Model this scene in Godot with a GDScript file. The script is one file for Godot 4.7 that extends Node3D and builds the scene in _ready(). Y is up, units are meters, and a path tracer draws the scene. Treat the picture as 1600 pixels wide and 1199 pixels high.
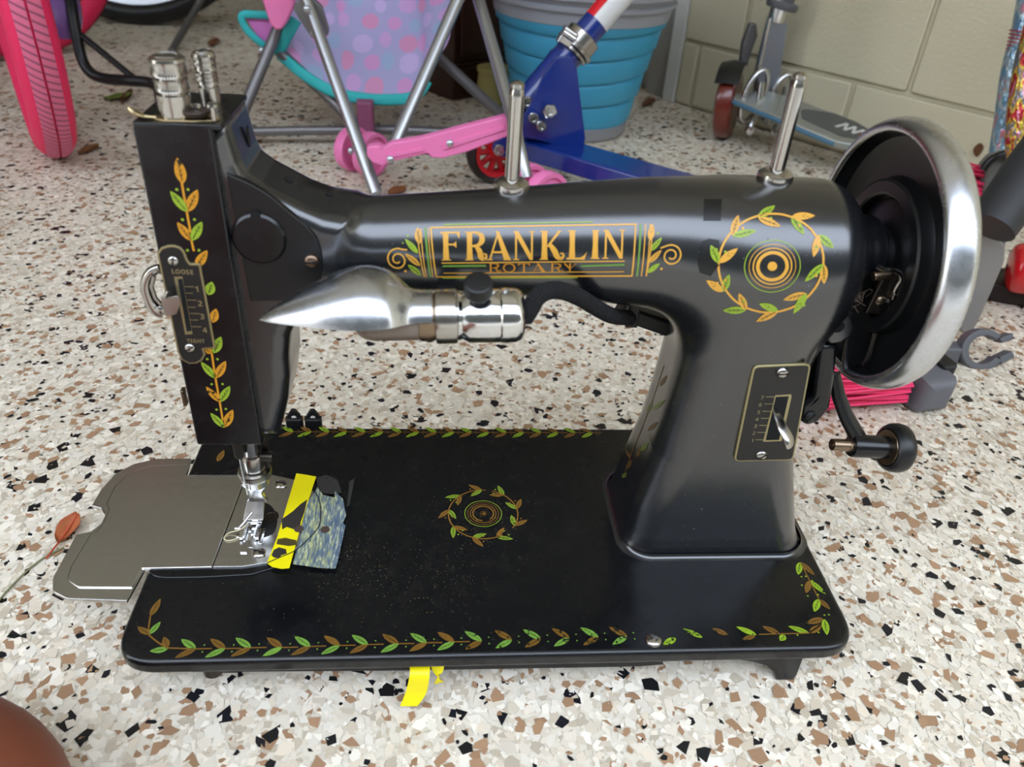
extends Node3D
# An old black sewing machine head on a flake-coated garage floor, with toys and scooters behind it.

class Geo:
	var v := PackedVector3Array()
	var n := PackedVector3Array()
	var c := PackedColorArray()
	var uv := PackedVector2Array()
	var col := Color(1, 1, 1)

	func tri(a: Vector3, b: Vector3, d: Vector3, na: Vector3, nb: Vector3, nd: Vector3, ua := Vector2.ZERO, ub := Vector2.ZERO, ud := Vector2.ZERO):
		var g := (d - a).cross(b - a)
		if g.length_squared() < 1e-22: return
		if g.dot(na + nb + nd) < 0.0:
			v.append(a); v.append(d); v.append(b)
			n.append(na); n.append(nd); n.append(nb)
			uv.append(ua); uv.append(ud); uv.append(ub)
		else:
			v.append(a); v.append(b); v.append(d)
			n.append(na); n.append(nb); n.append(nd)
			uv.append(ua); uv.append(ub); uv.append(ud)
		c.append(col); c.append(col); c.append(col)

	# rows of points joined into a smooth surface; normals from the neighbours, turned away from "mid" when given
	func grid(rows: Array, closed := false, out = null, uvs := true):
		var R := rows.size()
		var C: int = rows[0].size()
		var nn := []
		for i in R:
			var r := PackedVector3Array()
			for j in C:
				var j0 := j - 1; var j1 := j + 1
				if closed: j0 = (j0 + C) % C; j1 = j1 % C
				else: j0 = max(j0, 0); j1 = min(j1, C - 1)
				var i0: int = max(i - 1, 0); var i1: int = min(i + 1, R - 1)
				var du: Vector3 = rows[i][j1] - rows[i][j0]
				var dv: Vector3 = rows[i1][j] - rows[i0][j]
				var m := du.cross(dv)
				if m.length() < 1e-14:
					var k := 1 if i < R / 2 else R - 2
					m = (rows[k][j1] - rows[k][j0]).cross(dv)
					if m.length() < 1e-14: m = Vector3(0, 1, 0)
				r.append(m.normalized())
			nn.append(r)
		if out != null:
			var s := 0.0
			var mid := Vector3.ZERO
			if out is Vector3: mid = out
			else:
				for r in rows:
					for q in r: mid += q
				mid /= float(R * C)
			for i in R:
				for j in C: s += nn[i][j].dot((rows[i][j] - mid).normalized())
			if s < 0.0:
				for i in R:
					for j in C: nn[i][j] = -nn[i][j]
		var last := C if closed else C - 1
		for i in R - 1:
			for j in last:
				var k := (j + 1) % C
				var u0 := Vector2(float(j) / last, float(i) / (R - 1)); var u1 := Vector2(float(j + 1) / last, float(i) / (R - 1))
				var u2 := Vector2(float(j + 1) / last, float(i + 1) / (R - 1)); var u3 := Vector2(float(j) / last, float(i + 1) / (R - 1))
				tri(rows[i][j], rows[i][k], rows[i + 1][k], nn[i][j], nn[i][k], nn[i + 1][k], u0, u1, u2)
				tri(rows[i][j], rows[i + 1][k], rows[i + 1][j], nn[i][j], nn[i + 1][k], nn[i + 1][j], u0, u2, u3)

	func ring_cap(ring: PackedVector3Array, nrm: Vector3):
		var mid := Vector3.ZERO
		for q in ring: mid += q
		mid /= float(ring.size())
		for i in ring.size():
			tri(mid, ring[i], ring[(i + 1) % ring.size()], nrm, nrm, nrm)

	# profile points (radius, height) from the low end of the axis to the high end along the outside; axis is the frame's y
	func lathe(prof: PackedVector2Array, xf := Transform3D(), segs := 40, a0 := 0.0, a1 := TAU, sharp := 0.6):
		var P := prof.size()
		var sn := []
		for i in P - 1:
			var d := (prof[i + 1] - prof[i]).normalized()
			sn.append(Vector2(d.y, -d.x))
		for i in P - 1:
			var na: Vector2 = sn[i]; var nb: Vector2 = sn[i]
			if i > 0 and acos(clamp(sn[i].dot(sn[i - 1]), -1, 1)) < sharp: na = (sn[i] + sn[i - 1]).normalized()
			if i < P - 2 and acos(clamp(sn[i].dot(sn[i + 1]), -1, 1)) < sharp: nb = (sn[i] + sn[i + 1]).normalized()
			for k in segs:
				var t0 := a0 + (a1 - a0) * k / segs; var t1 := a0 + (a1 - a0) * (k + 1) / segs
				var e0 := Vector3(cos(t0), 0, sin(t0)); var e1 := Vector3(cos(t1), 0, sin(t1))
				var up := Vector3(0, 1, 0)
				var p := prof[i]; var q := prof[i + 1]
				var A := xf * (e0 * p.x + up * p.y); var B := xf * (e1 * p.x + up * p.y)
				var C := xf * (e1 * q.x + up * q.y); var D := xf * (e0 * q.x + up * q.y)
				var b := xf.basis
				var nA := (b * (e0 * na.x + up * na.y)).normalized(); var nB := (b * (e1 * na.x + up * na.y)).normalized()
				var nC := (b * (e1 * nb.x + up * nb.y)).normalized(); var nD := (b * (e0 * nb.x + up * nb.y)).normalized()
				var u0 := float(k) / segs; var u1 := float(k + 1) / segs
				var v0 := float(i) / (P - 1); var v1 := float(i + 1) / (P - 1)
				tri(A, B, C, nA, nB, nC, Vector2(u0, v0), Vector2(u1, v0), Vector2(u1, v1))
				tri(A, C, D, nA, nC, nD, Vector2(u0, v0), Vector2(u1, v1), Vector2(u0, v1))

	# a round bar along points; radius is a number or one per point
	func tube(pts: PackedVector3Array, rad, segs := 14, caps := true, flat := 1.0, hint := Vector3.ZERO):
		var N := pts.size()
		var t := (pts[1] - pts[0]).normalized()
		var s := t.cross(Vector3.UP) if hint == Vector3.ZERO else t.cross(hint)
		if s.length() < 0.05: s = t.cross(Vector3.RIGHT)
		s = s.normalized()
		var rings := []; var norms := []
		var first := t; var lastt := t
		for i in N:
			var t2 := (pts[min(i + 1, N - 1)] - pts[max(i - 1, 0)]).normalized()
			s = (s - t2 * s.dot(t2)).normalized()
			var w := t2.cross(s)
			var r: float = rad[i] if rad is Array or rad is PackedFloat32Array else rad
			var ring := PackedVector3Array(); var nr := PackedVector3Array()
			for k in segs:
				var a := TAU * k / segs
				ring.append(pts[i] + (s * cos(a) + w * sin(a) * flat) * r)
				nr.append((s * cos(a) * flat + w * sin(a)).normalized())
			rings.append(ring); norms.append(nr)
			if i == 0: first = t2
			lastt = t2
		for i in N - 1:
			for k in segs:
				var m := (k + 1) % segs
				var u0 := Vector2(float(k) / segs, float(i) / (N - 1)); var u1 := Vector2(float(k + 1) / segs, float(i) / (N - 1))
				var u2 := Vector2(float(k + 1) / segs, float(i + 1) / (N - 1)); var u3 := Vector2(float(k) / segs, float(i + 1) / (N - 1))
				tri(rings[i][k], rings[i][m], rings[i + 1][m], norms[i][k], norms[i][m], norms[i + 1][m], u0, u1, u2)
				tri(rings[i][k], rings[i + 1][m], rings[i + 1][k], norms[i][k], norms[i + 1][m], norms[i + 1][k], u0, u2, u3)
		if caps:
			ring_cap(rings[0], -first)
			ring_cap(rings[N - 1], lastt)

	# an outline in the frame's xy plane given thickness along its z, edges rounded by bevel
	func extrude(poly_in: PackedVector2Array, xf: Transform3D, depth: float, bevel := 0.0, steps := 2, back := true):
		var poly := poly_in
		if Geometry2D.is_polygon_clockwise(poly):
			poly = poly.duplicate(); poly.reverse()
		var N := poly.size()
		var en := []
		for i in N:
			var d := (poly[(i + 1) % N] - poly[i]).normalized()
			en.append(Vector2(d.y, -d.x))
		var off := []; var na := []; var nb := []
		for i in N:
			var a: Vector2 = en[(i + N - 1) % N]; var b: Vector2 = en[i]
			var m := (a + b)
			m = m / max(0.5, 1.0 + a.dot(b))
			off.append(m)
			if a.dot(b) > 0.75:
				na.append(m.normalized()); nb.append(m.normalized())
			else:
				na.append(a); nb.append(b)
		var levels := []   # (inset, z, normal mix)
		if bevel > 0.0:
			for k in steps + 1:
				var t := PI / 2 * k / steps
				levels.append(Vector3(bevel * (1 - sin(t)), bevel * (1 - cos(t)), -cos(t)))
			for k in steps + 1:
				var t := PI / 2 * k / steps
				levels.append(Vector3(bevel * (1 - cos(t)), depth - bevel * (1 - sin(t)), sin(t)))
		else:
			levels = [Vector3(0, 0, 0), Vector3(0, depth, 0)]
		var bs := xf.basis
		for l in levels.size() - 1:
			var L0: Vector3 = levels[l]; var L1: Vector3 = levels[l + 1]
			for i in N:
				var j := (i + 1) % N
				var p0: Vector2 = poly[i] - off[i] * L0.x; var p1: Vector2 = poly[j] - off[j] * L0.x
				var q0: Vector2 = poly[i] - off[i] * L1.x; var q1: Vector2 = poly[j] - off[j] * L1.x
				var a: Vector2 = nb[i]; var b: Vector2 = na[j]
				var c0 := sqrt(max(0.0, 1 - L0.z * L0.z)); var c1 := sqrt(max(0.0, 1 - L1.z * L1.z))
				var A := xf * Vector3(p0.x, p0.y, L0.y); var B := xf * Vector3(p1.x, p1.y, L0.y)
				var C := xf * Vector3(q1.x, q1.y, L1.y); var D := xf * Vector3(q0.x, q0.y, L1.y)
				var nA := (bs * Vector3(a.x * c0, a.y * c0, L0.z)).normalized(); var nB := (bs * Vector3(b.x * c0, b.y * c0, L0.z)).normalized()
				var nC := (bs * Vector3(b.x * c1, b.y * c1, L1.z)).normalized(); var nD := (bs * Vector3(a.x * c1, a.y * c1, L1.z)).normalized()
				tri(A, B, C, nA, nB, nC, p0, p1, q1)
				tri(A, C, D, nA, nC, nD, p0, q1, q0)
		var ins := PackedVector2Array()
		for i in N: ins.append(poly[i] - off[i] * bevel)
		var ix := Geometry2D.triangulate_polygon(ins)
		var up := (bs * Vector3(0, 0, 1)).normalized()
		for k in range(0, ix.size(), 3):
			var a: Vector2 = ins[ix[k]]; var b: Vector2 = ins[ix[k + 1]]; var d: Vector2 = ins[ix[k + 2]]
			tri(xf * Vector3(a.x, a.y, depth), xf * Vector3(b.x, b.y, depth), xf * Vector3(d.x, d.y, depth), up, up, up, a, b, d)
			if back: tri(xf * Vector3(a.x, a.y, 0), xf * Vector3(b.x, b.y, 0), xf * Vector3(d.x, d.y, 0), -up, -up, -up, a, b, d)

	func box(size: Vector3, at: Vector3, bevel := 0.0, basis := Basis()):
		var h := size / 2
		var poly := PackedVector2Array([Vector2(-h.x, -h.y), Vector2(h.x, -h.y), Vector2(h.x, h.y), Vector2(-h.x, h.y)])
		extrude(poly, Transform3D(basis, at - basis * Vector3(0, 0, h.z)), size.z, bevel)

	func ball(at: Vector3, r: Vector3, segs := 20, half := false):
		var prof := PackedVector2Array()
		var k0 := 0
		for k in range(k0, 13):
			var t := -PI / 2 + PI * k / 12.0
			if half and t < 0: continue
			prof.append(Vector2(cos(t), sin(t)))
		lathe(prof, Transform3D(Basis().scaled(r), at), segs)

	func mesh(mat: Material) -> ArrayMesh:
		var a := []
		a.resize(Mesh.ARRAY_MAX)
		a[Mesh.ARRAY_VERTEX] = v; a[Mesh.ARRAY_NORMAL] = n; a[Mesh.ARRAY_COLOR] = c; a[Mesh.ARRAY_TEX_UV] = uv
		var m := ArrayMesh.new()
		m.add_surface_from_arrays(Mesh.PRIMITIVE_TRIANGLES, a)
		m.surface_set_material(0, mat)
		return m

var rng := RandomNumberGenerator.new()
var M := {}
var taken := {}

func numbered(called: String) -> String:
	var k: int = taken.get(called, 0)
	taken[called] = k + 1
	return called if k == 0 else "%s_%03d" % [called, k]

func obj(called: String, g: Geo, mat: Material, parent: Node = self) -> MeshInstance3D:
	var o := MeshInstance3D.new()
	o.name = numbered(called) if parent == self else called
	o.mesh = g.mesh(mat)
	parent.add_child(o, true)
	return o

func thing(called: String, label: String, category: String, at := Vector3.ZERO, group := "") -> Node3D:
	var o := Node3D.new()
	o.name = numbered(called)
	add_child(o, true)
	o.position = at
	tag(o, label, category, group)
	return o

func holder(called: String, parent: Node) -> Node3D:
	var o := Node3D.new(); o.name = called; parent.add_child(o, true)
	return o

func tag(o: Node, label: String, category: String, group := ""):
	o.set_meta("label", label); o.set_meta("category", category)
	if group: o.set_meta("group", group)

func structure(o: Node, label: String, category: String):
	o.set_meta("kind", "structure"); tag(o, label, category)

# ---- outlines
func rrect(w: float, h: float, r: float, k := 6) -> PackedVector2Array:
	var out := PackedVector2Array()
	for q in [[w / 2 - r, -h / 2 + r, -PI / 2], [w / 2 - r, h / 2 - r, 0.0], [-w / 2 + r, h / 2 - r, PI / 2], [-w / 2 + r, -h / 2 + r, PI]]:
		for i in k + 1:
			var a: float = q[2] + PI / 2 * i / k
			out.append(Vector2(q[0] + cos(a) * r, q[1] + sin(a) * r))
	return out

func circle(r: float, k := 28, at := Vector2.ZERO) -> PackedVector2Array:
	var out := PackedVector2Array()
	for i in k: out.append(at + Vector2(cos(TAU * i / k), sin(TAU * i / k)) * r)
	return out

func smooth2(p: PackedVector2Array, k := 6, closed := false) -> PackedVector2Array:
	var out := PackedVector2Array()
	var N := p.size()
	var segs := N if closed else N - 1
	for i in segs:
		var a := p[(i - 1 + N) % N] if closed or i > 0 else p[0]
		var b := p[i]; var c := p[(i + 1) % N]
		var d := p[(i + 2) % N] if closed or i + 2 < N else p[N - 1]
		for j in k: out.append(b.cubic_interpolate(c, a, d, float(j) / k))
	if not closed: out.append(p[N - 1])
	return out

func smooth3(p: PackedVector3Array, k := 6) -> PackedVector3Array:
	var out := PackedVector3Array()
	var N := p.size()
	for i in N - 1:
		var a := p[max(i - 1, 0)]; var d := p[min(i + 2, N - 1)]
		for j in k: out.append(p[i].cubic_interpolate(p[i + 1], a, d, float(j) / k))
	out.append(p[N - 1])
	return out

func round_corners(p: PackedVector2Array, r, k := 6) -> PackedVector2Array:
	var out := PackedVector2Array()
	var N := p.size()
	for i in N:
		var a := p[(i + N - 1) % N]; var b := p[i]; var c := p[(i + 1) % N]
		var rr: float = r[i] if r is Array else r
		if rr <= 0.0:
			out.append(b); continue
		var u := (a - b).normalized(); var w := (c - b).normalized()
		var half := acos(clamp(u.dot(w), -1, 1)) / 2
		var t: float = min(rr / tan(half), min((a - b).length(), (c - b).length()) * 0.48)
		for j in k + 1:
			var s := float(j) / k
			out.append((b + u * t) * (1 - s) * (1 - s) + b * 2 * s * (1 - s) + (b + w * t) * s * s)
	return out

# a frame whose y axis runs along dir
func along(at: Vector3, dir: Vector3, side := Vector3.ZERO) -> Transform3D:
	var y := dir.normalized()
	var x := side if side != Vector3.ZERO else (Vector3.RIGHT if abs(y.x) < 0.8 else Vector3.FORWARD)
	x = (x - y * x.dot(y)).normalized()
	return Transform3D(Basis(x, y, x.cross(y)), at)

# a frame whose z axis is nrm and whose x axis leans to side
func facing(at: Vector3, nrm: Vector3, side := Vector3.RIGHT) -> Transform3D:
	var z := nrm.normalized()
	var x := (side - z * side.dot(z)).normalized()
	return Transform3D(Basis(x, z.cross(x), z), at)

# ---- materials
func mat(col: Color, rough := 0.5, metal := 0.0, opts := {}) -> StandardMaterial3D:
	var m := StandardMaterial3D.new()
	m.albedo_color = col; m.roughness = rough; m.metallic = metal
	m.vertex_color_use_as_albedo = opts.get("vc", false)
	if opts.has("coat"):
		m.clearcoat_enabled = true; m.clearcoat = opts.coat; m.clearcoat_roughness = opts.get("coat_rough", 0.08)
	if opts.has("rim"):
		m.rim_enabled = true; m.rim = opts.rim
	if opts.has("bump"):
		var f := FastNoiseLite.new(); f.frequency = opts.get("freq", 0.05); f.seed = 3; f.fractal_octaves = opts.get("oct", 4)
		var t := NoiseTexture2D.new(); t.width = 512; t.height = 512; t.seamless = true; t.as_normal_map = true; t.bump_strength = opts.bump; t.noise = f
		m.normal_enabled = true; m.normal_texture = t; m.normal_scale = opts.get("nscale", 1.0)
		m.uv1_triplanar = true; m.uv1_world_triplanar = opts.get("world", true); m.uv1_scale = Vector3.ONE * opts.get("scale", 10.0)
	if opts.has("grain"):   # [dark, light]
		var f := FastNoiseLite.new(); f.frequency = opts.get("gfreq", 0.02); f.seed = opts.get("seed", 5); f.fractal_octaves = 5
		var t := NoiseTexture2D.new(); t.width = 512; t.height = 512; t.seamless = true; t.noise = f
		var gr := Gradient.new(); gr.set_color(0, opts.grain[0]); gr.set_color(1, opts.grain[1])
		t.color_ramp = gr
		m.albedo_texture = t
		m.uv1_triplanar = true; m.uv1_world_triplanar = opts.get("world", true); m.uv1_scale = Vector3.ONE * opts.get("scale", 10.0)
	if opts.has("rnoise"):   # roughness wear [low, high]
		var f := FastNoiseLite.new(); f.frequency = opts.get("rfreq", 0.02); f.seed = 9; f.fractal_octaves = 5
		var t := NoiseTexture2D.new(); t.width = 512; t.height = 512; t.seamless = true; t.noise = f
		var gr := Gradient.new(); var a: float = opts.rnoise[0]; var b: float = opts.rnoise[1]
		gr.set_color(0, Color(a, a, a)); gr.set_color(1, Color(b, b, b)); t.color_ramp = gr
		m.roughness = 1.0; m.roughness_texture = t
		m.uv1_triplanar = true; m.uv1_world_triplanar = opts.get("world", true); m.uv1_scale = Vector3.ONE * opts.get("scale", 10.0)
	return m

func lin(c: Color) -> Color: return c.srgb_to_linear()

func materials():
	M.enamel = mat(Color(0.045, 0.05, 0.06), 0.3, 0.0, {"rnoise": [0.16, 0.34], "scale": 9.0, "rfreq": 0.012})
	M.enamel_body = mat(Color(0.075, 0.082, 0.095), 0.3, 0.0, {"coat": 0.6, "coat_rough": 0.27, "rnoise": [0.2, 0.25], "scale": 9.0, "rfreq": 0.012})
	M.enamel_body.metallic_specular = 0.95
	M.enamel_worn = mat(Color(0.04, 0.042, 0.048), 0.36)
	M.black_dull = mat(Color(0.05, 0.05, 0.053), 0.55)
	M.void = mat(Color(0.006, 0.006, 0.006), 0.9)  # near-black painted in for the shade inside holes and slots
	M.steel = mat(Color(0.62, 0.61, 0.58), 0.24, 1.0, {"rnoise": [0.14, 0.34], "scale": 14.0})
	M.plate = mat(Color(0.86, 0.86, 0.85), 0.2, 1.0, {"rnoise": [0.12, 0.28], "scale": 14.0})
	M.nickel = mat(Color(0.70, 0.685, 0.66), 0.22, 1.0, {"rnoise": [0.18, 0.27], "scale": 20.0})
	M.chrome = mat(Color(0.84, 0.84, 0.84), 0.13, 1.0, {"rnoise": [0.07, 0.22], "scale": 12.0})
	M.reflector = mat(Color(0.76, 0.77, 0.79), 0.24, 1.0, {"rnoise": [0.2, 0.32], "scale": 12.0})
	M.chrome_worn = mat(Color(0.8, 0.81, 0.83), 0.25, 1.0, {"rnoise": [0.2, 0.32], "scale": 12.0, "rfreq": 0.02, "x": 1})
	M.brass = mat(Color(0.55, 0.48, 0.40), 0.32, 1.0)
	M.dark_steel = mat(Color(0.3, 0.28, 0.26), 0.4, 1.0)
	M.plate_black = mat(Color(0.15, 0.145, 0.135), 0.4, 0.3)
	M.plate_line = mat(Color(0.66, 0.62, 0.46), 0.35, 0.8)
	M.decal = mat(Color(1, 1, 1), 0.38, 0.0, {"vc": true})
	M.bakelite = mat(Color(0.055, 0.055, 0.058), 0.45)
	M.cloth_cord = mat(Color(0.07, 0.07, 0.075), 0.85)
	M.bulb = mat(Color(0.48, 0.43, 0.39), 0.22)

# ---- the cast body as a distance field: head, arm and pillar in one casting
var head_poly := PackedVector2Array()
const ZC := -0.095

func lut(x: float, xs: Array, ys: Array) -> float:
	if x <= xs[0]: return ys[0]
	for i in range(1, xs.size()):
		if x < xs[i]:
			var t: float = (x - xs[i - 1]) / (xs[i] - xs[i - 1])
			var s: float = t
			return lerp(ys[i - 1], ys[i], s)
	return ys[-1]

func smin(a: float, b: float, k: float) -> float:
	var h: float = max(k - abs(a - b), 0.0) / k
	return min(a, b) - h * h * k * 0.25

func poly_sd(p: Vector2, P: PackedVector2Array) -> float:
	var d := 1e9
	var inside := false
	var N := P.size()
	var j := N - 1
	for i in N:
		var a := P[i]; var b := P[j]
		var e := b - a; var w := p - a
		var q = w - e * clamp(w.dot(e) / e.length_squared(), 0.0, 1.0)
		d = min(d, q.length_squared())
		if (a.y > p.y) != (b.y > p.y) and p.x < (b.x - a.x) * (p.y - a.y) / (b.y - a.y) + a.x: inside = not inside
		j = i
	return -sqrt(d) if inside else sqrt(d)

const AX := [0.09, 0.115, 0.125, 0.157, 0.19, 0.22, 0.25, 0.285, 0.315, 0.35]
const AR := [0.0207, 0.0208, 0.0212, 0.0228, 0.0249, 0.0272, 0.0302, 0.0336, 0.0348, 0.0348]
const AY := [0.2088, 0.209, 0.209, 0.2102, 0.2112, 0.2122, 0.2122, 0.2105, 0.209, 0.209]
const PY := [0.034, 0.037, 0.0405, 0.046, 0.063, 0.08, 0.099, 0.122, 0.145, 0.165, 0.22]
const PXL := [0.2575, 0.2582, 0.2592, 0.26, 0.2615, 0.2645, 0.268, 0.27, 0.2715, 0.272, 0.272]
const PXR := [0.3665, 0.3645, 0.3625, 0.3605, 0.356, 0.3515, 0.3465, 0.3435, 0.342, 0.342, 0.342]
const PZF := [-0.0622, -0.0637, -0.0645, -0.065, -0.0655, -0.0657, -0.0657, -0.0657, -0.0655, -0.065, -0.063]
const PZB := [-0.137, -0.135, -0.133, -0.132, -0.13, -0.129, -0.128, -0.127, -0.127, -0.127, -0.127]
const PR := [0.016, 0.016, 0.016, 0.016, 0.017, 0.018, 0.019, 0.02, 0.021, 0.022, 0.024]

func sd_body(p: Vector3) -> float:
	# arm
	var r := lut(p.x, AX, AR)
	var dy := p.y - lut(p.x, AX, AY); var dz := p.z - ZC
	var dr := sqrt(dy * dy + dz * dz) - r
	var qx: float = abs(p.x - 0.2165) - 0.1315     # 0.085 .. 0.348
	var rr := 0.019
	var ax: float = max(dr + rr, 0.0); var bx: float = max(qx + rr, 0.0)
	var d: float = min(max(dr + rr, qx + rr), 0.0) + sqrt(ax * ax + bx * bx) - rr
	# pillar
	if p.x > 0.2:
		var xl := lut(p.y, PY, PXL); var xr := lut(p.y, PY, PXR)
		var zf := lut(p.y, PY, PZF); var zb := lut(p.y, PY, PZB); var cr := lut(p.y, PY, PR)
		var ex: float = abs(p.x - (xl + xr) / 2) - (xr - xl) / 2 + cr
		var ez: float = abs(p.z - (zf + zb) / 2) - (zf - zb) / 2 + cr
		var d2: float = min(max(ex, ez), 0.0) + sqrt(max(ex, 0.0) * max(ex, 0.0) + max(ez, 0.0) * max(ez, 0.0)) - cr
		d2 = -smin(-d2, 0.224 - p.y, 0.055)
		d2 = max(d2, 0.0345 - p.y)
		d = smin(d, d2, 0.024)
		# neck of the wheel bearing
		if p.x > 0.3:
			var hr: float = sqrt(dy * dy + dz * dz) - 0.0185
			var hx: float = max(p.x - 0.3605, 0.33 - p.x)
			var h3: float = min(max(hr + 0.002, hx + 0.002), 0.0) + sqrt(pow(max(hr + 0.002, 0.0), 2) + pow(max(hx + 0.002, 0.0), 2)) - 0.002
			d = smin(d, h3, 0.01)
	if p.x < 0.15:
		var e := poly_sd(Vector2(p.x, p.y), head_poly)
		var ez2: float = abs(p.z + 0.093) - 0.0205
		var ro := 0.007
		var m1: float = max(e + ro, 0.0); var m2: float = max(ez2 + ro, 0.0)
		var d3: float = min(max(e + ro, ez2 + ro), 0.0) + sqrt(m1 * m1 + m2 * m2) - ro
		d = smin(d, d3, 0.009)
	return d

func grad(f: Callable, p: Vector3, e := 0.0004) -> Vector3:
	return Vector3(f.call(p + Vector3(e, 0, 0)) - f.call(p - Vector3(e, 0, 0)), f.call(p + Vector3(0, e, 0)) - f.call(p - Vector3(0, e, 0)), f.call(p + Vector3(0, 0, e)) - f.call(p - Vector3(0, 0, e))) / (2 * e)

# surface nets over a box; blocks far from the surface are skipped
func nets(f: Callable, lo: Vector3, hi: Vector3, cell: float, g: Geo, e := 0.0004):
	var n := Vector3i(((hi - lo) / cell).ceil()) + Vector3i.ONE
	var sx := 1; var sy := n.x; var sz := n.x * n.y
	var val := PackedFloat32Array(); val.resize(n.x * n.y * n.z); val.fill(1.0)
	var B := 6
	for bz in range(0, n.z, B):
		for by in range(0, n.y, B):
			for bx in range(0, n.x, B):
				var mid := lo + Vector3(bx + B * 0.5 - 0.5, by + B * 0.5 - 0.5, bz + B * 0.5 - 0.5) * cell
				var dm: float = f.call(mid)
				if abs(dm) > cell * B * 1.15:
					if dm < 0:
						for z in range(bz, min(bz + B, n.z)):
							for y in range(by, min(by + B, n.y)):
								for x in range(bx, min(bx + B, n.x)): val[x + y * sy + z * sz] = -1.0
					continue
				for z in range(bz, min(bz + B, n.z)):
					for y in range(by, min(by + B, n.y)):
						for x in range(bx, min(bx + B, n.x)): val[x + y * sy + z * sz] = f.call(lo + Vector3(x, y, z) * cell)
	var idx := PackedInt32Array(); idx.resize(n.x * n.y * n.z); idx.fill(-1)
	var P := PackedVector3Array(); var N := PackedVector3Array()
	var offs := [0, sx, sy, sx + sy, sz, sx + sz, sy + sz, sx + sy + sz]
	var corner := [Vector3(0, 0, 0), Vector3(1, 0, 0), Vector3(0, 1, 0), Vector3(1, 1, 0), Vector3(0, 0, 1), Vector3(1, 0, 1), Vector3(0, 1, 1), Vector3(1, 1, 1)]
	var edges := [[0, 1], [2, 3], [4, 5], [6, 7], [0, 2], [1, 3], [4, 6], [5, 7], [0, 4], [1, 5], [2, 6], [3, 7]]
	for z in n.z - 1:
		for y in n.y - 1:
			for x in n.x - 1:
				var b := x + y * sy + z * sz
				var neg := 0
				for o in offs:
					if val[b + o] < 0.0: neg += 1
				if neg == 0 or neg == 8: continue
				var s := Vector3.ZERO; var k := 0
				for ed in edges:
					var v0 := val[b + offs[ed[0]]]; var v1 := val[b + offs[ed[1]]]
					if (v0 < 0.0) != (v1 < 0.0):
						s += corner[ed[0]].lerp(corner[ed[1]], v0 / (v0 - v1)); k += 1
				var q := lo + (Vector3(x, y, z) + s / k) * cell
				var gr := grad(f, q, e)
				var dq: float = f.call(q)
				if gr.length() > 0.2:
					var st := gr * dq / gr.length_squared()
					if st.length() < cell: q -= st
				idx[b] = P.size()
				P.append(q); N.append(gr.normalized())
	for z in range(1, n.z - 1):
		for y in range(1, n.y - 1):
			for x in range(1, n.x - 1):
				var b := x + y * sy + z * sz
				var inside := val[b] < 0.0
				for a in 3:
					var o: int = [sx, sy, sz][a]
					if (val[b + o] < 0.0) == inside: continue
					var u: int = [sy, sz, sx][a]; var w: int = [sz, sx, sy][a]
					var q0 := idx[b]; var q1 := idx[b - u]; var q2 := idx[b - u - w]; var q3 := idx[b - w]
					if q0 < 0 or q1 < 0 or q2 < 0 or q3 < 0: continue
					g.tri(P[q0], P[q1], P[q2], N[q0], N[q1], N[q2])
					g.tri(P[q0], P[q2], P[q3], N[q0], N[q2], N[q3])

# where a ray first meets the field
func march(f: Callable, o: Vector3, d: Vector3, far := 0.2) -> Vector3:
	var t := 0.0
	for k in 60:
		var s: float = f.call(o + d * t)
		if s < 0.00002: break
		t += s * 0.85
		if t > far: break
	return o + d * t

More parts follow.
